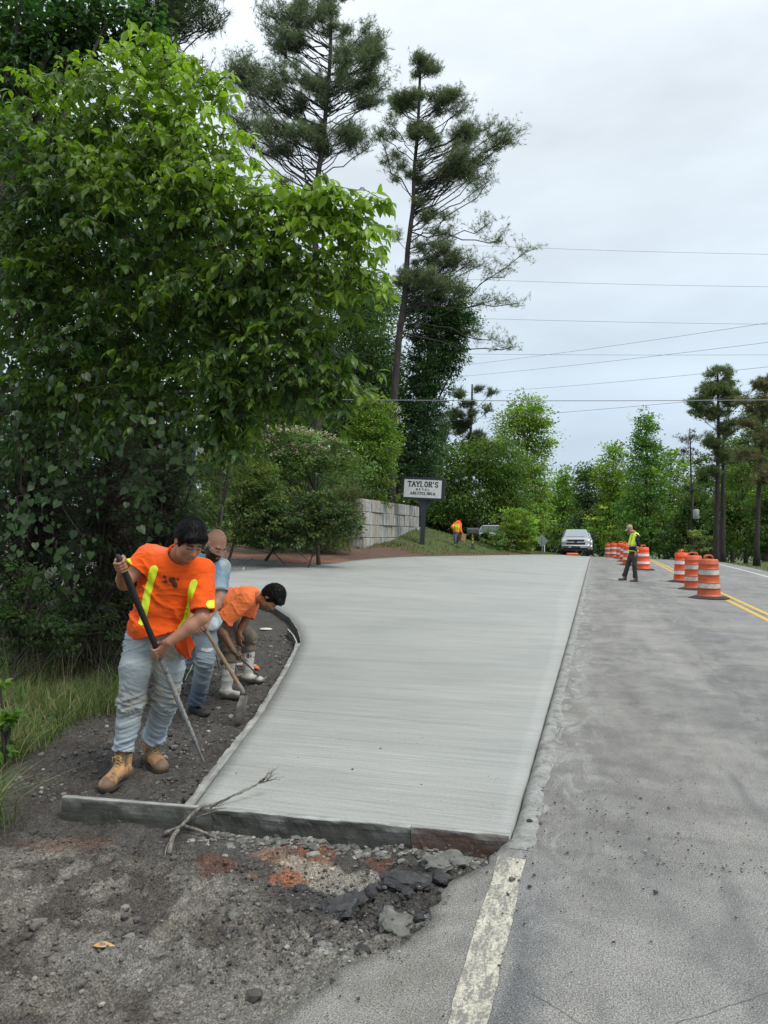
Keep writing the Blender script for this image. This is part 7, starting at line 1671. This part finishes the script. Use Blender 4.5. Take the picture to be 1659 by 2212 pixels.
def print1(C, V):
    x, y = inv_z1(V); front = V[:, 1] < 4.9; n = fbm(np.stack([x, y, x * 0], 1) * .045, 3, 6)
    for cx, cy, rx, ry in ((543, 543, 18, 12), (598, 568, 26, 30), (618, 600, 20, 24), (548, 578, 22, 10), (640, 560, 12, 9)):
        w = (((x - cx) / rx) ** 2 + ((y - cy) / ry) ** 2 + (n - .5) * 2.2 < .9) & front; C[w] = (.105, .038, .022)
    w = np.exp(-((x - 560) / 160) ** 2 - ((y - 330) / 50) ** 2)[:, None] * .25; C[:] = C * (1 - w) + np.array((.5, .3, .25)) * w
    return C
cl = dict(skin=(.36, .175, .105), hair=dict(col=(.0035, .003, .003), t=.017, curl=70, amp=.004, fringe=True, lock=.9), legs=dict(r=(.098, .106, .080, .076, .070), end=.86, col=(.33, .38, .395), var=.5, lo=(.42, .50, .58), knee=(.27, .265, .235), mud=.42, mudc=(.30, .29, .24), amp=.013),
          shirt=dict(col=(.86, .105, .008), var=.28, stains=.25, paint=print1, sleeveR=.52, sleeveL=.86, sr=(.082, .086), infl=.016))
W1, G1 = figure('person in a yellow-striped orange T-shirt, pale jeans and tan boots, gripping a black bar', J, S, cl, .0066, (fR[0] * .5 + fL[0] * .5, fR[1] * .5 + fL[1] * .5, min(fR[2], fL[2])))
SV, SF = G1['shirt']; tw = (0, 1, -.05)
for path, w in (([(482, 462), (452, 540), (428, 610), (408, 690), (398, 760), (375, 840), (366, 893)], .054), ([(750, 560), (722, 650), (700, 730), (674, 820), (652, 880), (618, 940)], .052)):
    ribbon('reflective_stripe', SV, SF, [az1(x, y, 4.7) for x, y in path], w, tw, W1, MAT_HV, .0035)
ribbon('reflective_stripe', SV, SF, [az1(x, 738, 4.72) for x in (838, 870, 899)], .050, (-.25, .95, 0), W1, MAT_HV, .0045, round_=(True, False), seg=7); ribbon('reflective_stripe', SV, SF, [az1(x, y, 4.72) for x, y in ((312, 430), (288, 447), (274, 455))], .055, tw, W1, MAT_HV, .0035, round_=(False, False))
# shirt tail hanging over the left hip and pale patch pocket
f = Field(*bbox([az1(690, 950, 4.86), az1(700, 1120, 4.86)], .14), .006); f.cap(az1(668, 930, 4.85), az1(688, 1040, 4.84), .055, .062, .02, sq=((0, 1, 0), .5)); f.cap(az1(688, 1040, 4.84), az1(706, 1102, 4.85), .052, .028, .02, sq=((0, 1, 0), .5))
part('shirt_tail', f, MAT_SHIRT, W1, lambda V: np.array((.72, .085, .012)) * np.exp((fbm(V * 9, 3, 5)[:, None] - .5) * .6), lambda V: folds(V, (1, 0, .5), 24, 6, .007, 9))
PV, PF = G1['pants']; ribbon('cloth_patch', PV, PF, [az1(655, y, 4.8) for y in (1090, 1115, 1150)], .07, tw, W1, simple('pale_denim_patch', (.52, .55, .53), .9, .1, 20, .3, 200), .004, round_=(False, False))
for fp, d, lab in ((fR, (-.22, -1), 0), (fL, (.62, -.78), 1)):
    d3 = N3((d[0], d[1], 0)); laced_boot(W1, np.array((fp[0], fp[1], fp[2] + .09)), np.array((fp[0], fp[1], 0)) + d3 * .235, (.40, .22, .095), fp[2] - .012, .0052, 3 + lab, an_top=np.array((fp[0], fp[1], fp[2] + .185)) - d3 * .01)
# the bar: taped black top, crusted lower half
m = M('crusted_bar'); co = m.coord(); v = m.noise(co, 26, 5, .75); sep = m.n('ShaderNodeSeparateXYZ'); m.l(co, sep.inputs[0]); lowm = m.mr(sep.outputs[2], -.35, -.95, .0, .25)
mk2 = m.mr(m.math('ADD', v, lowm), .60, .66, 0, 1); gate = m.mr(sep.outputs[2], -.62, -.70, 0, 1); c = m.mix(m.math('MULTIPLY', mk2, gate), (.016, .015, .015), m.ramp(m.noise(co, 60, 4, .7), [(.3, (.16, .16, .15)), (.7, (.42, .42, .40))])); m.base(c).rough(.6); m.bump(v, .6, .008); MAT_BAR = m.m
bar = MB(); T = np.linspace(0, 1, 40); P = barT[None] + (barB - barT)[None] * T[:, None]; P = P - barT; rr = np.interp(T, (0, .015, .04, .20, .21, .45, .80, .87, .90, 1.0), (.012, .020, .021, .022, .019, .019, .017, .016, .010, .008)); rr = rr * (1 + .05 * np.sin(T * 60)); bar.tube(P, rr, 14)
tag(bar.build('digging_bar', MAT_BAR, None, True, barT), 'long black bar crusted with pale cement, held across the body by the black-haired worker', 'tool')

# ================================================================== 2: bald bearded worker
s2 = ong(433, 1548); d2 = N3((.80, -.55, 0)); f2 = foot(s2, d2, .06); s2b = np.array((f2[0] - .42, f2[1] + .45, tz(f2[0] - .42, f2[1] + .45)))
hT, hB = az1(805, 868, 6.20), az1(1098, 1352, 6.28); sD = N3(hT - hB); Cg = hT + (hB - hT) * .045
J = dict(pelvis=az1(790, 880, 6.72), hipL=az1(838, 905, 6.62), hipR=az1(728, 905, 6.80), neck=az1(893, 418, 6.48), shL=az1(948, 478, 6.42), shR=az1(700, 455, 6.62), head=az1(908, 318, 6.36), fwd=np.array((.60, -.50, -.60)), hup=np.array((.08, 0, 1.)),
         elL=az1(938, 690, 6.32), wrL=Cg + np.array((.045, .01, .075)), elR=az1(690, 690, 6.5), wrR=az1(740, 850, 6.35), openR=((.4, -.3, -.8), (0, -1, 0), .5, 1), knL=az1(836, 1130, 6.52), knR=az1(725, 1150, 6.85), anL=f2 + (0, 0, .10), anR=s2b + (0, 0, .10),
         toeL=f2 + d2, toeR=s2b + d2, gripL=(Cg, sD, (.3, -.9, 0), .018, 3.4, 1), hem=az1(800, 850, 6.6))
S = dict(chest=(.175, .125), belly=(.165, .13), hip=(.165, .12), shr=.064, head=1.03, neck=.062, arm=1.0, gut=.03)
def tiedye(C, V):
    n = fbm(V * 9, 4, 31); w = sst(n, .46, .62)[:, None]; C = C * (1 - w) + np.array((.62, .68, .70)) * w; w = sst(fbm(V * 5, 3, 77), .56, .66)[:, None] * .65; return C * (1 - w) + np.array((.14, .32, .48)) * w
cl = dict(skin=(.42, .21, .14), beard=(.014, .010, .008), legs=dict(r=(.100, .104, .082, .078, .076), end=.93, col=(.21, .25, .285), var=.7, lo=(.07, .11, .18), knee=(.22, .25, .27), mud=.28, mudc=(.30, .32, .32), amp=.011),
          shirt=dict(col=(.36, .44, .48), var=.35, paint=tiedye, sleeve=.78, sr=(.080, .072), infl=.012, collar=True))
W2, G2 = figure('bald person with black beard and glasses in a light blue tie-dye shirt, holding a shovel', J, S, cl, .0082, (f2[0], f2[1], f2[2]))
HB = G2['HB']; hc = J['head']; Lh = lambda x, y, z: hc + 1.03 * (x * HB[0] + y * HB[1] + z * HB[2]) - wl(W2)
mb = MB(); a = np.linspace(0, 2 * math.pi, 13)
for sx in (-1, 1):
    mb.tube(np.array([Lh(sx * .033 + .025 * math.cos(q), .104 - .012 * abs(math.cos(q)) * (math.cos(q) * sx > 0), -.006 + .018 * math.sin(q)) for q in a]), .0022, 5, cap=False); mb.tube(np.array([Lh(sx * .058, .090, .002), Lh(sx * .080, .02, .006), Lh(sx * .083, -.02, .0)]), .0024, 5)
mb.tube(np.array([Lh(-.009, .104, 0), Lh(.009, .104, 0)]), .002, 5); mb.build('glasses', simple('gold_frame', (.60, .52, .36), .3, .05, metallic=.8, bump=0), W2, True)
# torn knee: pale threads over a dark slit
PV, PF = G2['pants']; ribbon('torn_knee', PV, PF, [az1(x, y, 6.5) for x, y in ((808, 1046), (850, 1062), (892, 1056))], .030, tw, W2, simple('frayed_denim', (.50, .52, .50), .95, .5, 60, .8, 60), .004)
def shoe(root, fp, d, col, vox, name='shoe', h=.09, sole=True, L=.20, w=.047):
    d = N3((d[0], d[1], 0)); s = np.array((-d[1], d[0], 0)); z = fp[2]; a0 = np.array((fp[0], fp[1], z)) - d * .05; f = Field(*bbox([a0, a0 + d * (L + .05), a0 + (0, 0, h + .04)], .11), vox)
    f.cap(a0 + (0, 0, .045), a0 + d * (L - .03) + (0, 0, .034), .045, .040, .02); f.cap(a0 + (0, 0, .05) + d * .03, a0 + (0, 0, h) + d * .03, .044, .046, .025); f.ell(a0 + d * (L - .02) + (0, 0, .035), (.055, w, .034), np.array([d, s, (0, 0, 1)]), .02); f.plane((0, 0, z), (0, 0, -1)); f.plane((0, 0, z + h + .01), (0, 0, 1))
    return part(name, f, MAT_BOOTL, root, lambda V: mud(np.tile(np.asarray(col, float), (len(V), 1)), V, .45, (.10, .09, .075), 4, 16))
for fp in (f2, s2b): shoe(W2, fp, d2, (.03, .028, .03), .008)
# shovel with a wooden handle, blade in the soil
sh_r = empty('shovel', ong(518, 1568), 0, 'long-handled shovel with a wooden shaft and cement-grey blade, dug in beside the slab', 'shovel'); o_ = wl(sh_r)
MAT_ASHW = barkmat('shovel_wood', (.16, .11, .07), (.42, .31, .20), 12); MAT_BLADE = simple('cemented_steel', (.20, .18, .155), .6, .45, 14, .5)
tip = ong(518, 1566); mb = MB(); T = np.linspace(0, 1, 14)[:, None]; mb.tube(hT + (hB - hT) * T - o_, np.interp(T[:, 0], (0, .08, .7, 1), (.017, .018, .017, .020)), 10); mb.build('shaft', MAT_ASHW, sh_r, True)
mb = MB(); mb.tube(np.array([hB - (hB - hT) * .10, hB, hB + (tip - hB) * .12]) - o_, (.021, .022, .024), 10); mb.build('socket', MAT_BLADE, sh_r, True)
bd = N3(tip - hB); bs = N3(np.cross(bd, (.97, -.30, 0))); bn = np.cross(bs, bd); Lb = np.linalg.norm(tip - hB) * .92; V = []; nU, nS = 10, 9
for i in range(nU):
    u = i / (nU - 1); w = .105 * min(1, .25 + 3.2 * u) * (1 if u < .7 else math.sqrt(max(.02, 1 - ((u - .7) / .3) ** 2)))
    for j in range(nS): q = -1 + 2 * j / (nS - 1); V.append(hB + bd * (.03 + Lb * u) + bs * w * q + bn * (.045 * (1 - q * q) * (1 - .5 * u)) )
V = np.array(V); i = np.arange(nU - 1)[:, None] * nS + np.arange(nS - 1)[None]; Fq = np.stack([i, i + 1, i + nS + 1, i + nS], -1).reshape(-1, 4); m_ = len(V); mb = MB(); mb.add(np.concatenate([V, V - bn * .003]) - o_, np.concatenate([Fq, Fq[:, ::-1] + m_])); mb.build('blade', MAT_BLADE, sh_r, True)

# ================================================================== 3: stooping worker in white rubber boots
s3 = ong(506, 1428 + 4); s3 = ong(498, 1510); s3b = ong(545, 1478); d3 = N3((.93, -.37, 0)); f3, f3b = foot(s3, d3, .06), foot(s3b, d3, .06)
p3a, p3b = az1(1075, 1110, 7.02), ong(566, 1467)
J = dict(pelvis=az1(935, 752, 7.50), hipR=az1(922, 812, 7.40), hipL=az1(972, 812, 7.62), neck=az1(1212, 688, 7.36), shR=az1(1112, 708, 7.20), shL=az1(1165, 680, 7.52), head=az1(1300, 695, 7.33), fwd=np.array((.42, -.22, -.88)), hup=np.array((.88, -.05, .46)),
         elR=az1(928, 890, 7.12), wrR=az1(1032, 1068, 7.04), elL=az1(1112, 870, 7.46), wrL=az1(1072, 940, 7.40), openL=((.05, -.2, -1), (-.6, -.8, 0), .5, 1), knR=f3 + (.03, .06, .50), knL=f3b + (.01, .03, .50), anR=f3 + (0, 0, .12), anL=f3b + (0, 0, .12),
         toeR=f3 + d3, toeL=f3b + d3, gripR=(p3a, N3(p3a - p3b), (-.5, -.8, .2), .014, 3.3, 1), hem=az1(925, 768, 7.5), hemn=N3(az1(925, 768, 7.5) - az1(1212, 688, 7.36)))
S = dict(chest=(.175, .130), belly=(.160, .130), hip=(.160, .125), shr=.064, head=1.02, neck=.060, arm=.98, gut=.02)
cl = dict(skin=(.33, .155, .085), stub=.75, hair=dict(col=(.0045, .004, .0035), t=.020, curl=50, amp=.009, fringe=True), legs=dict(r=(.108, .105, .088, .080, .078), end=.35, col=(.125, .10, .072), var=.6, mud=.42, mudc=(.14, .11, .08), amp=.010),
          shirt=dict(col=(.88, .20, .055), var=.22, stains=.19, sleeve=.80, sr=(.088, .092), infl=.014, fold=((.7, 0, .5), 18, 4, .013)))
W3, G3 = figure('person with curly black hair stooping low in a plain orange T-shirt and white rubber boots', J, S, cl, .0095, (f3[0], f3[1], f3[2]))
for fp, kn in ((f3, J['knR']), (f3b, J['knL'])):
    f = Field(*bbox([fp, kn, fp + d3 * .24], .13), .008); f.cap(fp + (0, 0, .05) - d3 * .03, fp + d3 * .14 + (0, 0, .040), .046, .044, .02); f.ell(fp + d3 * .16 + (0, 0, .04), (.055, .048, .038), np.array([d3, (-d3[1], d3[0], 0), (0, 0, 1)]), .02); f.cap(fp + (0, 0, .08), fp + (kn - fp) * .35, .055, .058, .04); f.cap(fp + (kn - fp) * .35, fp + (kn - fp) * .80, .060, .074, .02)
    f.plane(fp + (kn - fp) * .80, kn - fp); f.plane((0, 0, fp[2] - .005), (0, 0, -1)); f.cap(fp + (kn - fp) * .9, fp + (kn - fp) * .6, .062, None, .003, 'sub')
    def bc(V, fp=fp):
        C = np.tile((.44, .43, .385), (len(V), 1)).astype(float) * np.exp((fbm(V * 9, 3, 3)[:, None] - .5) * .35); w = np.clip((fp[2] + .075 - V[:, 2] + .05 * (fbm(V * 20, 3, 8) - .5)) / .02, 0, 1)[:, None]; C = C * (1 - w * .85) + np.array((.09, .075, .06)) * w * .85; return mud(C, V, .36, (.28, .26, .22), 5, 14)
    part('rubber_boot', f, MAT_RUBB, W3, bc, lambda V: folds(V, (0, 0, 1), 18, 5, .003, 3))
t3 = MB(); T = np.linspace(0, 1, 8)[:, None]; t3.tube((p3a - (p3b - p3a) * .18) + ((p3b - p3a) * 1.18) * T - p3a, (.014, .015, .014, .010, .008, .008, .014, .016), 9)
tag(t3.build('hand_tool', simple('muddy_steel', (.11, .095, .08), .6, .4, 20, .4), None, True, p3a), 'short mud-coated hand tool held to the ground by the stooping worker', 'tool')
# work gloves dropped beside the boot
for (dx, dy, yaw, lab) in ((536, 1446, .3, 'upper of the two orange-and-grey work gloves lying in front of the white boots'), (537, 1470, .1, 'lower of the two orange-and-grey work gloves, nearest the shovel')):
    p = ong(dx, dy); f = Field(p - .16, p + .18, .009); hand_open(f, p + (-.07, 0, .035), (1, -.1, 0), (0, 0, 1), 1.35, .35, 1); f.cap(p + (-.12, 0, .035), p + (-.06, 0, .035), .036, .034, .02, sq=((0, 0, 1), .7)); V, F = f.mesh(); F = orient(V, F); C = np.where(((V - p) @ np.array((0, 0, 1.)) < .035)[:, None], np.array((.60, .17, .07)), np.array((.42, .38, .33)))
    tag(link('work_glove', mesh_data('work_glove', V - p, F, MAT_SHIRT, True, col=C), None, p), lab, 'glove')
# yellow-green ribbon of tape standing in the soil
p = ong(393, 1475); mb = MB(); q = [az1(692, 1275, 6.2), az1(708, 1235, 6.2), az1(728, 1205, 6.2), az1(742, 1168, 6.2)]; q = np.array(q); mb.tube(q - q[0], (.012, .018, .020, .014), 6, sq=.15); tag(mb.build('plastic_strip', simple('lime_strip', (.55, .60, .25), .6, .2, 20, .2), None, False, q[0]), 'lime coloured plastic strip sticking up between the first and second worker', 'debris')

# ================================================================== 4: flagger walking on the road
def az5(x, y, Y): return at((2150 + x / 3.318) * .54004, (2060 + y / 3.318) * .54004, Y)
g4 = zroad(*az5(1280, 840, 23.8)[:2]); aL = az5(1300, 815, 23.75); aR = az5(1150, 798, 23.95); aL[2] = g4 + .09; aR[2] = g4 + .13
J = dict(pelvis=az5(1272, 478, 23.85), hipL=az5(1292, 505, 23.76), hipR=az5(1258, 505, 23.94), neck=az5(1285, 232, 23.85), shL=az5(1322, 272, 23.68), shR=az5(1262, 262, 24.03), head=az5(1226, 186, 23.82), fwd=np.array((-.75, -.35, -.45)), hup=np.array((-.12, 0, 1.)),
         elL=az5(1335, 395, 23.60), wrL=az5(1303, 492, 23.55), elR=az5(1255, 390, 24.1), wrR=az5(1238, 470, 24.0), openL=((-.15, -.1, -1), (0, -1, 0), .45, 1), openR=((-.15, -.1, -1), (0, 1, 0), .45, -1), knL=az5(1286, 665, 23.70), knR=az5(1202, 655, 23.92),
         anL=aL, anR=aR, toeL=aL + (-1, 0, 0), toeR=aR + (-1, 0, .2), hem=az5(1272, 470, 23.8))
S = dict(chest=(.175, .12), belly=(.165, .125), hip=(.160, .12), shr=.062, head=1.05, neck=.058, arm=1.0, gut=.02)
cl = dict(skin=(.45, .23, .16), stub=.4, legs=dict(r=(.092, .098, .078, .074, .080), end=.95, col=(.048, .044, .040), var=.8, mud=.3, mudc=(.12, .11, .09), amp=.012), shirt=dict(col=(.010, .016, .042), var=.4, sleeve=1.88, sr=(.070, .056), infl=.006, collar=False))
W4, G4 = figure('person in a hi-vis yellow vest, navy sleeves and tan cap walking past the orange drums', J, S, cl, .018, (az5(1272, 840, 23.8)[0], 23.8, g4))
f = Field(*bbox([J['shL'], J['shR'], J['pelvis']], .25), .012); torso(f, J, {**S, 'shr': .048}, .030, .06); up = N3(J['neck'] - J['pelvis']); f.plane(az5(1272, 482, 23.8), -up); f.cap(J['neck'] + up * .01, J['neck'] + up * .2, .085, .12, .01, 'sub')
for s_ in 'LR': f.ell(J['sh' + s_] + (J['sh' + s_] - J['neck']) * .45 - up * .06, (.055, .085, .13), frame((0, -1, 0), up), .01, 'sub')
def vest(C, V): return C
def vc(V):
    C = np.tile((.78, .98, .05), (len(V), 1)).astype(float) * np.exp((fbm(V * 8, 3, 3)[:, None] - .5) * .3); h = (V - J['pelvis']) @ up; w = (np.abs(h - .16) < .028); C[w] = (.42, .44, .42); sh_ = N3(J['shR'] - J['shL']); l = (V - J['neck']) @ sh_; w = (np.abs(np.abs(l) - .10) < .022) & (h > .18); C[w] = (.45, .40, .22); return C
part('vest', f, MAT_SHIRT, W4, vc, lambda V: folds(V, (.3, 0, 1), 16, 5, .006, 3))
HB = G4['HB']; hc = J['head']; L4 = lambda x, y, z: hc + 1.05 * (x * HB[0] + y * HB[1] + z * HB[2])
f = Field(hc - .25, hc + .25, .009); f.ell(L4(0, -.012, .055), (.094, .115, .095), HB, .01); f.plane(L4(0, 0, .045), -HB[2] + HB[1] * .05); f.cap(L4(0, .09, .048), L4(0, .150, .036), .062, .060, .01, sq=(HB[2], .14)); part('cap', f, MAT_SHIRT, W4, lambda V: np.tile((.33, .26, .19), (len(V), 1)) * np.exp((fbm(V * 20, 3, 3)[:, None] - .5) * .4))
mb = MB(); mb.box(L4(0, .092, .002) - wl(W4), (.125, .02, .030), HB.T, bev=.008); mb.build('sunglasses', MAT_BLKP, W4)
shoe(W4, np.array((aL[0], aL[1], g4)), (-1, -.1), (.10, .065, .04), .012, h=.08, L=.22); o, _, _ = shoe(W4, np.array((aR[0], aR[1], g4 + .03)), (-1, .05), (.10, .055, .035), .012, h=.08, L=.22)

# ================================================================== 5: person carrying a box up the grass
def azb(x, y, Y): return at((1740 + x / 2.9625) * .54004, (2040 + y / 2.9625) * .54004, Y)
_pf = ong(983, 1181, lo=20); D5 = float(_pf[1]); a1 = azb(238, 420, D5); a2 = azb(262, 385, D5 + .25); a1[2] = tz(a1[0], D5) + .08; a2[2] = max(a1[2] + .12, a2[2]); bx = azb(316, 322, D5 - .15)
J = dict(pelvis=azb(252, 268, D5), hipL=azb(236, 285, D5), hipR=azb(268, 285, D5 + .05), neck=azb(272, 150, D5 + .05), shL=azb(235, 165, D5 - .03), shR=azb(298, 168, D5), head=azb(292, 138, D5 + .14), fwd=np.array((.35, .85, -.45)), hup=np.array((.1, .3, 1.)),
         elL=azb(200, 205, D5 - .1), wrL=azb(212, 232, D5 + .1), elR=azb(300, 230, D5 - .05), wrR=azb(318, 268, D5 - .12), openR=((.5, 0, -.5), (0, -1, 0), 1.0, 1), openL=((.3, .4, -.5), (0, -1, 0), .8, 1), knL=azb(238, 345, D5 - .05), knR=azb(270, 345, D5 + .1), anL=a1 + (0, 0, .02), anR=a2,
         toeL=a1 + (.2, 1, 0), toeR=a2 + (.2, 1, 0), hem=azb(252, 268, D5))
S = dict(chest=(.185, .13), belly=(.175, .13), hip=(.165, .12), shr=.065, head=.95, neck=.058, arm=1.1, gut=.02)
cl = dict(skin=(.30, .15, .10), hair=dict(col=(.02, .012, .01), t=.02), legs=dict(r=(.10, .10, .08, .078, .075), end=.95, col=(.11, .14, .19), var=.5, mud=.2, amp=.005), shirt=dict(col=(.95, .17, .02), var=.2, sleeve=1.85, sr=(.085, .072), infl=.02, collar=False))
W5, G5 = figure('small distant person in an orange hooded top, carrying a cardboard box over the grass', J, S, cl, .026, (a1[0], D5, a1[2] - .08))
f = Field(*bbox([J['neck']], .3), .018); f.ell(J['neck'] + (.0, -.05, .03), (.15, .11, .09), None, .02); part('hood', f, MAT_SHIRT, W5, lambda V: np.tile((.95, .17, .02), (len(V), 1)))
SV, SF = G5['shirt']
ribbon('vest_back', SV, SF, [azb(247, y, D5) for y in (172, 210, 250)], .34, (0, 1, 0), W5, simple('vest_yellow', (.72, .80, .05), .6, .1), .012, seg=9, round_=(False, False))
for x in (226, 268): ribbon('reflective_stripe', SV, SF, [azb(x, y, D5) for y in (172, 210, 250)], .035, (0, 1, 0), W5, simple('stripe_orange', (.40, .30, .05), .6, .1), .02, seg=3, round_=(False, False))
shoe(W5, np.array((a1[0], a1[1], a1[2] - .06)), (.2, 1), (.30, .30, .30), .018, h=.08); shoe(W5, np.array((a2[0], a2[1], a2[2] - .09)), (.2, 1), (.25, .25, .25), .018, h=.08)
rb = empty('cardboard_box', bx - (0, 0, .22), R(25), 'open brown cardboard box carried by the distant person in orange', 'box'); rb.rotation_euler = (0, R(10), R(20)); MAT_CARD = simple('cardboard', (.26, .16, .09), .85, .15, 6, .1)
mb = MB(); mb.box((0, 0, .01), (.26, .36, .02)); mb.box((-.125, 0, .2), (.012, .36, .40)); mb.box((.125, 0, .2), (.012, .36, .40)); mb.box((0, -.175, .2), (.24, .012, .40)); mb.box((0, .175, .2), (.24, .012, .40)); mb.build('box_wall', MAT_CARD, rb); mb = MB(); mb.box((.0, 0, .36), (.20, .30, .06), None, bev=.01); mb.build('contents', simple('pale_contents', (.55, .47, .36), .8, .2, 10, .3), rb); mb = MB(); mb.box((.19, 0, .40), (.13, .36, .01), roty(.5)); mb.build('flap', MAT_CARD, rb)
